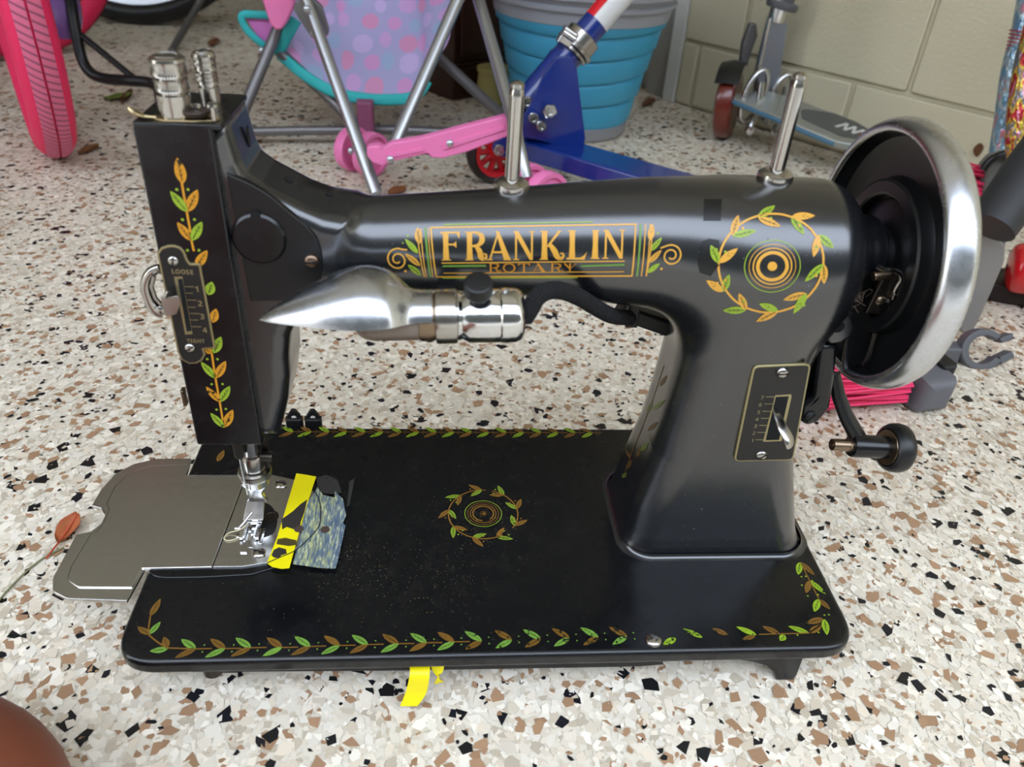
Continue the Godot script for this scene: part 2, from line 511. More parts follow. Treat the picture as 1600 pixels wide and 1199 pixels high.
# ---- painted ornament: flat shapes in mm, laid onto a surface
class Art:
	var items := []
	func poly(p: PackedVector2Array, c: Color): items.append([p, c])
	func line(pts: PackedVector2Array, w: float, c: Color):
		for i in pts.size() - 1:
			var d := (pts[i + 1] - pts[i])
			var L := d.length()
			if L < 1e-6: continue
			var s := Vector2(-d.y, d.x) / L * w / 2
			var e := d / L * w * 0.15
			poly(PackedVector2Array([pts[i] - s - e, pts[i + 1] - s + e, pts[i + 1] + s + e, pts[i] + s - e]), c)
	func stroke(a: Vector2, b: Vector2, wa: float, wb: float, c: Color):
		var s := Vector2(-(b - a).y, (b - a).x).normalized()
		poly(PackedVector2Array([a - s * wa / 2, b - s * wb / 2, b + s * wb / 2, a + s * wa / 2]), c)
	func dot(at: Vector2, r: float, c: Color):
		var p := PackedVector2Array()
		for k in 10: p.append(at + Vector2(cos(TAU * k / 10), sin(TAU * k / 10)) * r)
		poly(p, c)
	func ring(at: Vector2, r: float, w: float, c: Color, sq := 1.0, a0 := 0.0, a1 := TAU):
		var K := 48
		for k in K:
			var a := a0 + (a1 - a0) * k / K; var b := a0 + (a1 - a0) * (k + 1.04) / K
			poly(PackedVector2Array([at + Vector2(cos(a), sin(a) * sq) * (r - w / 2), at + Vector2(cos(b), sin(b) * sq) * (r - w / 2), at + Vector2(cos(b), sin(b) * sq) * (r + w / 2), at + Vector2(cos(a), sin(a) * sq) * (r + w / 2)]), c)
	func leaf(base: Vector2, tip: Vector2, wid: float, c: Color, vein: Color, worn := 0.0, seed := 0):
		var d := tip - base
		var s := Vector2(-d.y, d.x).normalized() * wid / 2
		var p := PackedVector2Array()
		for k in 9:
			var t := k / 8.0
			p.append(base + d * t + s * pow(sin(PI * pow(t, 0.85)), 0.8))
		for k in range(7, 0, -1):
			var t := k / 8.0
			p.append(base + d * t - s * pow(sin(PI * pow(t, 0.85)), 0.8))
		poly(p, c)
		stroke(base + d * 0.12, base + d * 0.86, wid * 0.09, wid * 0.04, vein)
		for k in 3:
			for sg in [-1, 1]:
				stroke(base + d * (0.28 + 0.18 * k), base + d * (0.42 + 0.18 * k) + s * sg * 0.55, wid * 0.05, wid * 0.03, vein)
		if worn > 0.0:
			var r := RandomNumberGenerator.new(); r.seed = seed * 77 + 5
			for k in int(worn * 9):
				var q := base + d * r.randf() + s * r.randf_range(-1, 1)
				var b := PackedVector2Array()
				for j in 7: b.append(q + Vector2(cos(TAU * j / 7), sin(TAU * j / 7)) * wid * r.randf_range(0.08, 0.3))
				poly(b, vein)

const GOLD := Color(0.84, 0.62, 0.23)
const GOLD_DIM := Color(0.52, 0.37, 0.14)
const GREEN := Color(0.56, 0.66, 0.18)
const GREEN_DIM := Color(0.40, 0.55, 0.22)
const INK := Color(0.09, 0.085, 0.075)

func split_tri(a: Vector2, b: Vector2, c: Vector2, m: float, out: Array):
	var la := (b - c).length(); var lb := (c - a).length(); var lc := (a - b).length()
	var L: float = max(la, max(lb, lc))
	if L <= m or out.size() > 200000:
		out.append(a); out.append(b); out.append(c); return
	if L == la:
		var h := (b + c) / 2; split_tri(a, b, h, m, out); split_tri(a, h, c, m, out)
	elif L == lb:
		var h := (a + c) / 2; split_tri(a, b, h, m, out); split_tri(h, b, c, m, out)
	else:
		var h := (a + b) / 2; split_tri(a, h, c, m, out); split_tri(h, b, c, m, out)

# lay an Art (units of the frame's own axes, metres after unit) on a field along -z of xf, or flat on the frame's plane
func lay(called: String, art: Art, xf: Transform3D, unit: float, parent: Node, f = null, step := 0.0022, lift := 0.00012) -> MeshInstance3D:
	var g := Geo.new()
	var up := xf.basis.z.normalized()
	var layer := 0
	for it in art.items:
		var p: PackedVector2Array = it[0]
		g.col = lin(it[1])
		var ix := Geometry2D.triangulate_polygon(p)
		if ix.is_empty(): continue
		var h := lift + 0.00005 * (layer % 6) * 0.5 + (0.00006 if it[1] == INK else 0.0)
		layer += 1
		var tris := []
		for k in range(0, ix.size(), 3):
			if f == null:
				tris.append(p[ix[k]]); tris.append(p[ix[k + 1]]); tris.append(p[ix[k + 2]])
			else: split_tri(p[ix[k]], p[ix[k + 1]], p[ix[k + 2]], step / unit, tris)
		for k in range(0, tris.size(), 3):
			var q := []; var n := []
			for j in 3:
				var w: Vector2 = tris[k + j] * unit
				var s := xf * Vector3(w.x, w.y, 0)
				var nn := up
				if f != null:
					s = march(f, s + up * 0.06, -up)
					nn = grad(f, s).normalized()
				q.append(s + nn * h); n.append(nn)
			g.tri(q[0], q[1], q[2], n[0], n[1], n[2])
	return obj(called, g, M.decal, parent)

func screw(parent: Node, at: Vector3, nrm: Vector3, r: float, m: Material, turn := 0.3, called := "screw"):
	var g := Geo.new()
	var xf := along(at, nrm)
	var prof := PackedVector2Array([Vector2(r, -r * 0.3), Vector2(r, r * 0.12), Vector2(r * 0.92, r * 0.3), Vector2(r * 0.65, r * 0.5), Vector2(r * 0.3, r * 0.6), Vector2(0, r * 0.62)])
	g.lathe(prof, xf, 22)
	var o := obj(called, g, m, parent)
	var s := Geo.new()
	var fr := facing(at + nrm.normalized() * r * 0.4, nrm, Vector3(cos(turn), 0, 0) + Vector3(0, sin(turn), 0) if abs(nrm.normalized().z) > 0.5 else Vector3(cos(turn), 0, sin(turn)))
	s.extrude(rrect(r * 1.8, r * 0.2, r * 0.02, 1), fr, r * 0.24)
	obj("slot", s, M.void, o)
	return o

func text(called: String, s: String, at: Transform3D, h: float, m: Material, parent: Node, bold := true, depth := 0.00008, center := true):
	var t := TextMesh.new()
	var f := SystemFont.new(); f.font_names = PackedStringArray(["Droid Sans"]); f.font_weight = 700 if bold else 400
	t.font = f; t.font_size = 64; t.text = s; t.pixel_size = 0.01; t.depth = depth / (h / 0.46); t.curve_step = 2.0
	t.horizontal_alignment = HORIZONTAL_ALIGNMENT_CENTER if center else HORIZONTAL_ALIGNMENT_LEFT
	t.material = m
	var o := MeshInstance3D.new(); o.name = called; o.mesh = t; o.transform = at * Transform3D(Basis().scaled(Vector3.ONE * h / 0.46), Vector3.ZERO)
	parent.add_child(o, true)
	return o

func _ready():
	rng.seed = 11
	# ---- camera
	var cam := Camera3D.new()
	cam.name = "camera"
	cam.position = Vector3(.15671, .36112, .24055)
	cam.rotation = Vector3(-.5975, -.10297, .06648)
	cam.fov = 52.170
	cam.near = 0.01; cam.far = 60.0
	var at := CameraAttributesPhysical.new()
	at.frustum_focal_length = 12.0 / tan(deg_to_rad(52.170 / 2))
	at.frustum_focus_distance = 0.47
	at.exposure_aperture = 10.0
	cam.attributes = at
	cam.set_meta("kind", "helper")
	add_child(cam)
	# ---- sky and exposure: a bright day outside the open garage door behind the camera
	var env := Environment.new()
	var sky := Sky.new()
	var sm := ProceduralSkyMaterial.new()
	sm.sky_top_color = Color(0.79, 0.835, 0.905); sm.sky_horizon_color = Color(0.96, 0.95, 0.92); sm.sky_curve = 0.2
	sm.ground_bottom_color = Color(0.42, 0.41, 0.38); sm.ground_horizon_color = Color(0.6, 0.6, 0.57)
	sm.sky_energy_multiplier = 1.0
	sky.sky_material = sm
	env.background_mode = Environment.BG_SKY
	env.background_energy_multiplier = 3.0
	env.sky = sky
	env.tonemap_mode = Environment.TONE_MAPPER_LINEAR
	env.tonemap_exposure = 2.25
	env.sdfgi_enabled = true; env.ssao_enabled = true; env.ssil_enabled = true
	var we := WorldEnvironment.new(); we.name = "world_environment"; we.environment = env
	add_child(we)
	materials()
	garage()
	sewing_machine()
	backdrop()

const WA := Vector3(0.6, 0, 0.8)      # along the block wall, towards the open door
const WN := Vector3(-0.8, 0, 0.6)     # out of the block wall, into the garage
const W0 := Vector3(0.613, 0, -1.124)
const CORNER_S := -0.088              # where the blocks end, along WA from W0

func wall_point(s: float, y: float, o := 0.0) -> Vector3: return W0 + WA * s + WN * o + Vector3(0, y, 0)

func slab(g: Geo, s0: float, s1: float, n0: float, n1: float, y0: float, y1: float):
	g.box(Vector3(s1 - s0, y1 - y0, n1 - n0), W0 + WA * ((s0 + s1) / 2) + WN * ((n0 + n1) / 2) + Vector3(0, (y0 + y1) / 2, 0), 0.0, Basis(WA, Vector3.UP, WA.cross(Vector3.UP)))

const WALL_S := 2.29     # the block wall runs as far as the door
const DOOR_Z := 0.54     # open door line, out of view, placed to set the sky band on the arm

func room(g: Geo, x0: float, x1: float, y0: float, y1: float, z0: float, z1: float):
	g.box(Vector3(x1 - x0, y1 - y0, z1 - z0), Vector3((x0 + x1) / 2, (y0 + y1) / 2, (z0 + z1) / 2))

func garage():
	var g := Geo.new()
	# ---- floor: slab under the garage, then its colour flakes
	room(g, -4.7, 2.6, -0.12, -0.0008, -5.7, 1.3)
	var fl := obj("floor", g, mat(Color(0.88, 0.845, 0.77), 0.5), self)
	structure(fl, "garage floor coated in white, tan and black flakes", "floor")
	flakes(fl)
	outside()
	g = Geo.new()
	room(g, -9.0, 9.0, -0.14, -0.02, 1.3, 9.0)
	structure(obj("floor_driveway", g, mat(Color(0.62, 0.6, 0.56), 0.85), self), "pale concrete driveway outside the open garage door", "driveway")
	# ---- block wall on the right
	g = Geo.new()
	slab(g, CORNER_S + 0.004, WALL_S, -0.2, -0.0045, 0, 2.5)
	var paint := mat(Color(0.80, 0.765, 0.65), 0.6, 0.0, {"bump": 3.0, "freq": 0.05, "nscale": 0.5, "scale": 5.0})
	var wr := obj("wall_right", g, paint, self)
	structure(wr, "cream painted block wall to the right of the scooters", "wall")
	blocks(wr, paint)
	g = Geo.new()
	slab(g, CORNER_S - 0.02, CORNER_S + 0.004, -0.2, 0.003, 0, 2.5)
	structure(obj("trim_1", g, mat(Color(0.86, 0.86, 0.83), 0.7, 0.0, {"bump": 6.0, "freq": 0.09, "scale": 14.0}), self), "rough white painted edge where the block wall ends", "trim")
	g = Geo.new()
	slab(g, -0.16, CORNER_S - 0.02, -0.2, -0.01, 0, 2.5)
	slab(g, -5.6, -0.16, -0.2, -0.03, 0, 2.5)
	structure(obj("wall_back_right", g, mat(Color(0.62, 0.61, 0.58), 0.6), self), "grey painted panel beside the block wall behind the bucket", "wall")
	g = Geo.new()
	room(g, -4.7, 0.5, 0, 2.5, -5.7, -5.5)
	structure(obj("wall_back", g, mat(Color(0.76, 0.72, 0.62), 0.8), self), "cream back wall of the garage", "wall")
	g = Geo.new()
	room(g, -4.7, -4.5, 0, 2.5, -5.5, DOOR_Z)
	structure(obj("wall_left", g, mat(Color(0.76, 0.72, 0.62), 0.8), self), "cream left wall of the garage", "wall")
	g = Geo.new()
	room(g, -4.7, 2.6, 2.5, 2.65, -5.7, DOOR_Z + 0.1)  # out of view, kept pale so the steel plates reflect it
	structure(obj("ceiling", g, mat(Color(0.95, 0.93, 0.88), 0.8), self), "white garage ceiling, out of view, brightening the steel plates", "ceiling")
	g = Geo.new()
	room(g, -4.7, 2.6, 2.08, 2.5, DOOR_Z, DOOR_Z + 0.1)  # header out of view, its height set to cap the sky light
	room(g, -4.7, -3.4, 0, 2.08, DOOR_Z, DOOR_Z + 0.1)
	structure(obj("wall_front", g, mat(Color(0.7, 0.67, 0.6), 0.8), self), "front wall of the garage round the open door, out of view, trimming the sky light", "wall")

func outside():
	# unseen hedge, out of view, placed to block low sky and narrow the arm highlight
	var g := Geo.new()
	var n := FastNoiseLite.new(); n.seed = 5; n.frequency = 0.9
	var rows := []
	for i in 25:
		var row := PackedVector3Array()
		for j in 61:
			var x := -14.0 + 28.0 * j / 60
			var y := 5.4 * i / 24.0
			var d := 6.4 + 0.35 * n.get_noise_2d(x, y) + (0.5 * pow(float(i) / 24, 4))
			row.append(Vector3(x + 0.2, y + (0.5 * n.get_noise_2d(x * 2, 40) if i == 24 else 0.0) - 0.02, d + 0.1))
		rows.append(row)
	var back := PackedVector3Array()
	for q in rows[24]: back.append(Vector3(q.x, -0.02, q.z + 1.0))
	rows.append(back)
	g.grid(rows)
	structure(obj("unseen_hedge", g, mat(Color(0.20, 0.205, 0.18), 0.9), self), "unseen dark hedge outside the door, out of view, placed to block the low sky", "hedge")

func blocks(parent: Node, paint: Material):
	# courses of painted blocks in running bond
	for row in 17:
		var y0: float = max(0.105 + (row - 1) * 0.15, 0.0)
		var y1: float = min(0.105 + row * 0.15, 2.5)
		var s := 0.034 - 0.286 * 2 + (0.0 if row % 2 == 1 else 0.205)
		while s < WALL_S - 0.05:
			var a: float = max(s, CORNER_S + 0.004); var b: float = min(s + 0.286, WALL_S)
			if b - a > 0.02 and (y1 - y0) > 0.02:
				var g := Geo.new()
				g.extrude(rrect(b - a - 0.006, y1 - y0 - 0.006, 0.004, 2), Transform3D(Basis(-WA, Vector3.UP, WN), wall_point((a + b) / 2, (y0 + y1) / 2, -0.0045)), 0.0045 + rng.randf() * 0.0006, 0.003, 2, false)
				obj("block", g, paint, parent)
			s += 0.286

func flakes(parent: Node):
	var r := RandomNumberGenerator.new(); r.seed = 4
	var v := PackedVector3Array(); var n := PackedVector3Array(); var c := PackedColorArray()
	var cols := [Color(0.955, 0.92, 0.85), Color(0.925, 0.88, 0.80), Color(0.90, 0.855, 0.775), Color(0.885, 0.83, 0.74), Color(0.80, 0.745, 0.655)]
	var tan_ := Color(0.67, 0.53, 0.405); var blk := Color(0.10, 0.10, 0.115)
	var lc := []
	for q in cols: lc.append(lin(q))
	var lt := lin(tan_); var lb := lin(blk)
	# [x0, x1, z0, z1, count, scale]
	for zone in [[-0.5, 0.95, -0.75, 0.16, 190000, 1.0], [-0.8, 1.15, -1.35, -0.75, 75000, 1.25], [-1.6, 0.8, -2.6, -1.35, 50000, 1.9], [-1.9, -0.5, -1.35, 0.9, 60000, 1.5], [-0.5, 1.5, 0.16, 0.9, 60000, 1.35], [0.95, 1.6, -0.75, 0.16, 22000, 1.35]]:
		for k in int(zone[4]):
			var x := r.randf_range(zone[0], zone[1]); var z := r.randf_range(zone[2], zone[3])
			var t := r.randf()
			var size: float = (0.0015 + 0.0036 * pow(r.randf(), 2.0)) * zone[5]
			var col: Color
			var y := -0.0006 + 0.0005 * r.randf()
			if t < 0.04: col = lb; size *= r.randf_range(0.7, 1.35); y = -0.0003 + 0.0003 * r.randf()
			elif t < 0.10: col = lt; y = -0.0003 + 0.0003 * r.randf(); size *= 1.15
			else:
				col = lc[int(pow(r.randf(), 1.3) * 5) % 5]
			var f := r.randf_range(0.82, 1.06)
			col = Color(col.r * f, col.g * f, col.b * f)
			var m := 5 if r.randf() < 0.6 else 4
			var a0 := r.randf() * TAU
			var asp := r.randf_range(0.5, 1.0)
			var ca := cos(a0); var sa := sin(a0)
			var nx := r.randf_range(-0.03, 0.03); var nz := r.randf_range(-0.03, 0.03)
			var nn := Vector3(nx, 1, nz).normalized()
			var pts := []
			for i in m:
				var a := TAU * (i + r.randf_range(-0.32, 0.32)) / m
				var q := r.randf_range(0.65, 1.2) * size
				var px := cos(a) * q; var pz := sin(a) * q * asp
				var dx := px * ca - pz * sa; var dz := px * sa + pz * ca
				pts.append(Vector3(x + dx, y - nx * dx - nz * dz, z + dz))
			for i in range(1, m - 1):
				v.append(pts[0]); v.append(pts[i]); v.append(pts[i + 1])
				n.append(nn); n.append(nn); n.append(nn)
				c.append(col); c.append(col); c.append(col)
	var g := Geo.new(); g.v = v; g.n = n; g.c = c; g.uv.resize(v.size())
	var o := obj("colour_flakes", g, mat(Color(1, 1, 1), 0.42, 0.0, {"vc": true}), parent)
	o.set_meta("kind", "stuff")

const BED_Y := 0.035

func v3(p: Vector2, y: float) -> Vector3: return Vector3(p.x, y, p.y)
# a frame lying on a level plane: x to the right, outline y is world z (towards the camera), thickness upwards
func level(y: float) -> Transform3D: return Transform3D(Basis(Vector3.RIGHT, Vector3.BACK, Vector3.UP), Vector3(0, y, 0))
func front(z: float) -> Transform3D: return Transform3D(Basis(), Vector3(0, 0, z))

func settle(t: Node3D, base: Vector3):
	t.position += base
	for c in t.get_children():
		if c is Node3D: c.position -= base

func sewing_machine():
	var t := thing("sewing_machine", "old black sewing machine head with gold and green leaf decoration standing on the flake floor", "sewing machine")
	machine_bed(t)
	machine_body(t)
	machine_head(t)
	machine_wheel(t)
	machine_lamp(t)
	machine_fittings(t)
	machine_needle(t)
	machine_art(t)
	settle(t, Vector3(0.185, 0, -0.0915))

func machine_bed(t: Node):
	var g := Geo.new()
	# outline with the slot for the slide plates at the left end
	var D := -0.183
	var ol := PackedVector2Array([Vector2(0, -0.0575), Vector2(0, 0), Vector2(0.37, 0), Vector2(0.37, D), Vector2(0, D), Vector2(0, -0.1325), Vector2(0.02, -0.1325), Vector2(0.02, -0.0575)])
	var rc := round_corners(ol, [0.0, 0.021, 0.021, 0.021, 0.021, 0.0, 0.0, 0.0], 10)
	g.extrude(rc, level(BED_Y - 0.0095), 0.0095, 0.003, 4)
	obj("bed", g, M.enamel, t)
	# skirt under the front edge: deep on the left, running up to the foot on the right
	g = Geo.new()
	var sk := PackedVector2Array([Vector2(.03498, .02447), Vector2(.27066, .02346), Vector2(.27055, .01607), Vector2(.25856, .0149), Vector2(.22502, .01505), Vector2(.12726, .016), Vector2(.03396, .01844)])
	for k in 2: sk[k].y = BED_Y - 0.006
	g.extrude(sk, front(-0.012), 0.006, 0.001)
	g.box(Vector3(0.34, 0.012, 0.006), Vector3(0.185, BED_Y - 0.014, -0.17))
	obj("skirt", g, M.black_dull, t)
	# four feet: the front right one hangs out past the skirt
	var pf := PackedVector2Array([Vector2(.30515, .02018), Vector2(.31835, .01652), Vector2(.32612, .01301), Vector2(.33172, .00733), Vector2(.3352, .00052), Vector2(.33723, -.00465), Vector2(.34181, -.00713), Vector2(.34489, -.00382), Vector2(.34586, .00459), Vector2(.34559, .0134), Vector2(.34533, .022)])
	for q in pf.size(): pf[q].y = clamp(pf[q].y, 0.0003, BED_Y - 0.008)
	for f in [Vector3(0, 0, 0), Vector3(0, 0, -0.155), Vector3(-0.292, 0, -0.012), Vector3(-0.292, 0, -0.155)]:
		g = Geo.new()
		g.extrude(pf, Transform3D(Basis(), f + Vector3(0, 0, -0.018)), 0.012, 0.0012)
		obj("foot", g, M.enamel_worn, t)
	g = Geo.new()
	g.lathe(PackedVector2Array([Vector2(0, 0.004), Vector2(0.0035, 0.004), Vector2(0.005, 0.006), Vector2(0.005, 0.026)]), Transform3D(Basis(), Vector3(0.042, 0.006, -0.012)), 20)
	obj("stud", g, M.dark_steel, t)
	# gear case under the bed, resting on the floor
	g = Geo.new()
	g.box(Vector3(0.2, 0.027, 0.1), Vector3(0.17, 0.0135, -0.1), 0.004)
	obj("under_case", g, M.black_dull, t)
	# raised land round the slide plates
	g = Geo.new()
	var land := PackedVector2Array([Vector2(-.00228, -.05718), Vector2(.03417, -.05482), Vector2(.05651, -.0576), Vector2(.0737, -.06561), Vector2(.08726, -.07987), Vector2(.10166, -.095), Vector2(.10508, -.10134)])
	land.append_array(PackedVector2Array([Vector2(.10239, -.11343), Vector2(.08799, -.13257), Vector2(.05553, -.14108), Vector2(.03268, -.13868), Vector2(.00184, -.13338)]))
	land[0] = Vector2(0.0002, -0.0515); land[land.size() - 1] = Vector2(0.0002, -0.1375)
	var inner := PackedVector2Array([Vector2(0.0002, -0.0515), Vector2(0.03, -0.0515), Vector2(0.055, -0.053), Vector2(0.076, -0.062), Vector2(0.0905, -0.079), Vector2(0.095, -0.095), Vector2(0.0905, -0.112), Vector2(0.076, -0.128), Vector2(0.055, -0.136), Vector2(0.03, -0.1375), Vector2(0.0002, -0.1375)])
	g.extrude(round_corners(inner, 0.012, 5), level(BED_Y - 0.002), 0.0031, 0.0009, 2)
	obj("plate_land", g, M.enamel, t)
	# slide plate pulled out to the left, with its thumb notch and polished bevel
	var py := BED_Y + 0.0012
	g = Geo.new()
	var sp := PackedVector2Array([Vector2(0.0338, -0.0578), Vector2(-0.001, -0.0572), Vector2(-0.003, -0.0365), Vector2(-0.033, -0.0385), Vector2(-0.042, -0.0435), Vector2(-0.0455, -0.053), Vector2(-0.0452, -0.067), Vector2(-0.0455, -0.0835),
		Vector2(-0.0385, -0.0855), Vector2(-0.0352, -0.0905), Vector2(-0.0352, -0.0985), Vector2(-0.0385, -0.104), Vector2(-0.0455, -0.1065), Vector2(-0.0452, -0.12), Vector2(-0.042, -0.134), Vector2(-0.034, -0.1435), Vector2(-0.022, -0.1485), Vector2(-0.001, -0.149), Vector2(0.0005, -0.1322), Vector2(0.0362, -0.1322)])
	g.extrude(round_corners(sp, [0.0, 0.0, 0.001, 0.006, 0.006, 0.006, 0.0, 0.0005, 0.004, 0.004, 0.004, 0.004, 0.0005, 0.0, 0.008, 0.008, 0.008, 0.001, 0.0, 0.0], 5), level(py - 0.0022), 0.0022, 0.0004, 1)
	var pl := obj("slide_plate", g, M.plate, t)
	g = Geo.new()   # the raised middle, leaving the bevelled margin
	var mid := PackedVector2Array([Vector2(0.0337, -0.0579), Vector2(-0.002, -0.0575), Vector2(-0.003, -0.0445), Vector2(-0.03, -0.0452), Vector2(-0.0375, -0.0505), Vector2(-0.0388, -0.06), Vector2(-0.0375, -0.083), Vector2(-0.0345, -0.0865), Vector2(-0.0338, -0.0945), Vector2(-0.0345, -0.1025), Vector2(-0.0375, -0.1075), Vector2(-0.0378, -0.122), Vector2(-0.034, -0.134), Vector2(-0.0235, -0.1412), Vector2(-0.001, -0.1425), Vector2(0.0005, -0.1322), Vector2(0.0361, -0.1322)])
	g.extrude(round_corners(mid, [0.0, 0.0, 0.001, 0.006, 0.006, 0.004, 0.002, 0.003, 0.003, 0.003, 0.002, 0.004, 0.006, 0.006, 0.001, 0.0, 0.0], 5), level(py - 0.0003), 0.001, 0.0007, 3)
	obj("plate_face", g, M.plate, pl)
	# needle plate with round end
	g = Geo.new()
	var np := PackedVector2Array([Vector2(0.0342, -0.0577), Vector2(0.0366, -0.1322), Vector2(0.052, -0.132), Vector2(0.068, -0.127), Vector2(0.081, -0.115), Vector2(0.0862, -0.1), Vector2(0.0845, -0.085), Vector2(0.077, -0.071), Vector2(0.063, -0.0605), Vector2(0.05, -0.0578)])
	g.extrude(round_corners(np, [0.0, 0.0, 0.006, 0.01, 0.012, 0.012, 0.012, 0.012, 0.01, 0.006], 6), level(py - 0.0012), 0.0022, 0.0004, 1)
	var ne := obj("needle_plate", g, M.plate, t)
	var ny := py + 0.001
	for q in [Vector2(.0587, -.12272), Vector2(.05664, -.06726)]: screw(ne, v3(q, ny - 0.0006), Vector3.UP, 0.0036, M.nickel, 0.3)
	g = Geo.new()
	for q in [Vector2(.05551, -.08023), Vector2(.0512, -.07735)]:
		g.box(Vector3(0.0022, 0.0006, 0.012), v3(q, ny), 0.0002)
	obj("feed_dog", g, M.chrome, ne)
	g = Geo.new()
	g.extrude(smooth2(PackedVector2Array([Vector2(.05092, -.10606), Vector2(.05646, -.10386), Vector2(.06153, -.0938), Vector2(.06192, -.08363), Vector2(.05902, -.08019), Vector2(.05551, -.08023), Vector2(.05217, -.09389)]), 4, true), level(ny + 0.00005), 0.00015)
	obj("feed_slot", g, M.bakelite, ne)
	g = Geo.new()
	g.lathe(PackedVector2Array([Vector2(0.0045, -0.0006), Vector2(0.0044, 0.0004), Vector2(0.003, 0.0006), Vector2(0.0028, 0.0003), Vector2(0, 0.0003)]), along(v3(Vector2(.05764, -.0954), ny + 0.0001), Vector3.UP), 24)
	obj("hook_rim", g, M.dark_steel, ne)
	g = Geo.new()
	for q in [Vector2(.04823, -.07162), Vector2(.05102, -.08525)]: g.box(Vector3(0.0035, 0.0012, 0.009), v3(q, ny + 0.0004), 0.0003)
	obj("gauge_block", g, M.chrome, ne)
	# two hinge clips on the far edge
	for q in [Vector3(0.056, 0, 0), Vector3(0.0685, 0, 0)]:
		var h := holder("hinge_clip", t)
		g = Geo.new()
		g.box(Vector3(0.011, 0.024, 0.006), Vector3(q.x, BED_Y - 0.008, -0.188), 0.0015)
		g.extrude(PackedVector2Array([Vector2(-0.0045, 0), Vector2(0.004, 0), Vector2(0.004, 0.004), Vector2(0.001, 0.0085), Vector2(-0.0015, 0.0085), Vector2(-0.0045, 0.004)]), Transform3D(Basis(), Vector3(q.x, BED_Y + 0.001, -0.191)), 0.003, 0.0006)
		obj("clip_body", g, M.black_dull, h)
		g = Geo.new()
		g.lathe(PackedVector2Array([Vector2(0.0018, 0), Vector2(0.0016, 0.0006), Vector2(0, 0.0008)]), along(Vector3(q.x, BED_Y + 0.0035, -0.188), Vector3(0, 0, 1)), 16)
		obj("rivet", g, mat(Color(0.85, 0.83, 0.78), 0.5), h)
	# big dome screw on the front border
	g = Geo.new()
	g.lathe(PackedVector2Array([Vector2(0.0044, -0.001), Vector2(0.0043, 0.0004), Vector2(0.0036, 0.0013), Vector2(0.002, 0.0019), Vector2(0, 0.0021)]), along(v3(Vector2(.26271, -.00717), BED_Y), Vector3.UP), 24)
	obj("button_stud", g, M.nickel, t)

func machine_body(t: Node):
	head_poly = PackedVector2Array([Vector2(.07372, .25138), Vector2(.07547, .24619), Vector2(.08091, .24187), Vector2(.08736, .23836), Vector2(.09522, .23398), Vector2(.10519, .22942), Vector2(.11579, .22749)])
	head_poly.append_array(PackedVector2Array([Vector2(0.116, 0.191), Vector2(0.1, 0.189), Vector2(0.09, 0.18), Vector2(0.0855, 0.17), Vector2(0.0835, 0.158), Vector2(0.083, 0.148), Vector2(0.0805, 0.134), Vector2(0.076, 0.119), Vector2(0.0735, 0.112), Vector2(0.04, 0.112), Vector2(0.04, 0.2668), Vector2(0.0712, 0.2668)]))
	var g := Geo.new()
	nets(sd_body, Vector3(0.03, 0.03, -0.146), Vector3(0.374, 0.275, -0.052), 0.0021, g)
	obj("cast_body", g, M.enamel_body, t)
	# fillet bead where the pillar meets the bed
	g = Geo.new()
	var ring := rrect(0.109, 0.0748, 0.0165, 10)
	var rows := []
	for k in 5:
		var a := PI / 2 * k / 4
		var row := PackedVector3Array()
		for q in ring:
			var nrm := Vector2(q.x / 0.0545, q.y / 0.037).normalized()
			var off := 0.0045 * (1 - sin(a)) - 0.001
			row.append(Vector3(0.312 + q.x + nrm.x * off, BED_Y - 0.0001 + 0.0028 * (1 - cos(a)), -0.0996 + q.y + nrm.y * off))
		rows.append(row)
	g.grid(rows, true, true)
	obj("pillar_foot", g, M.enamel_body, t)

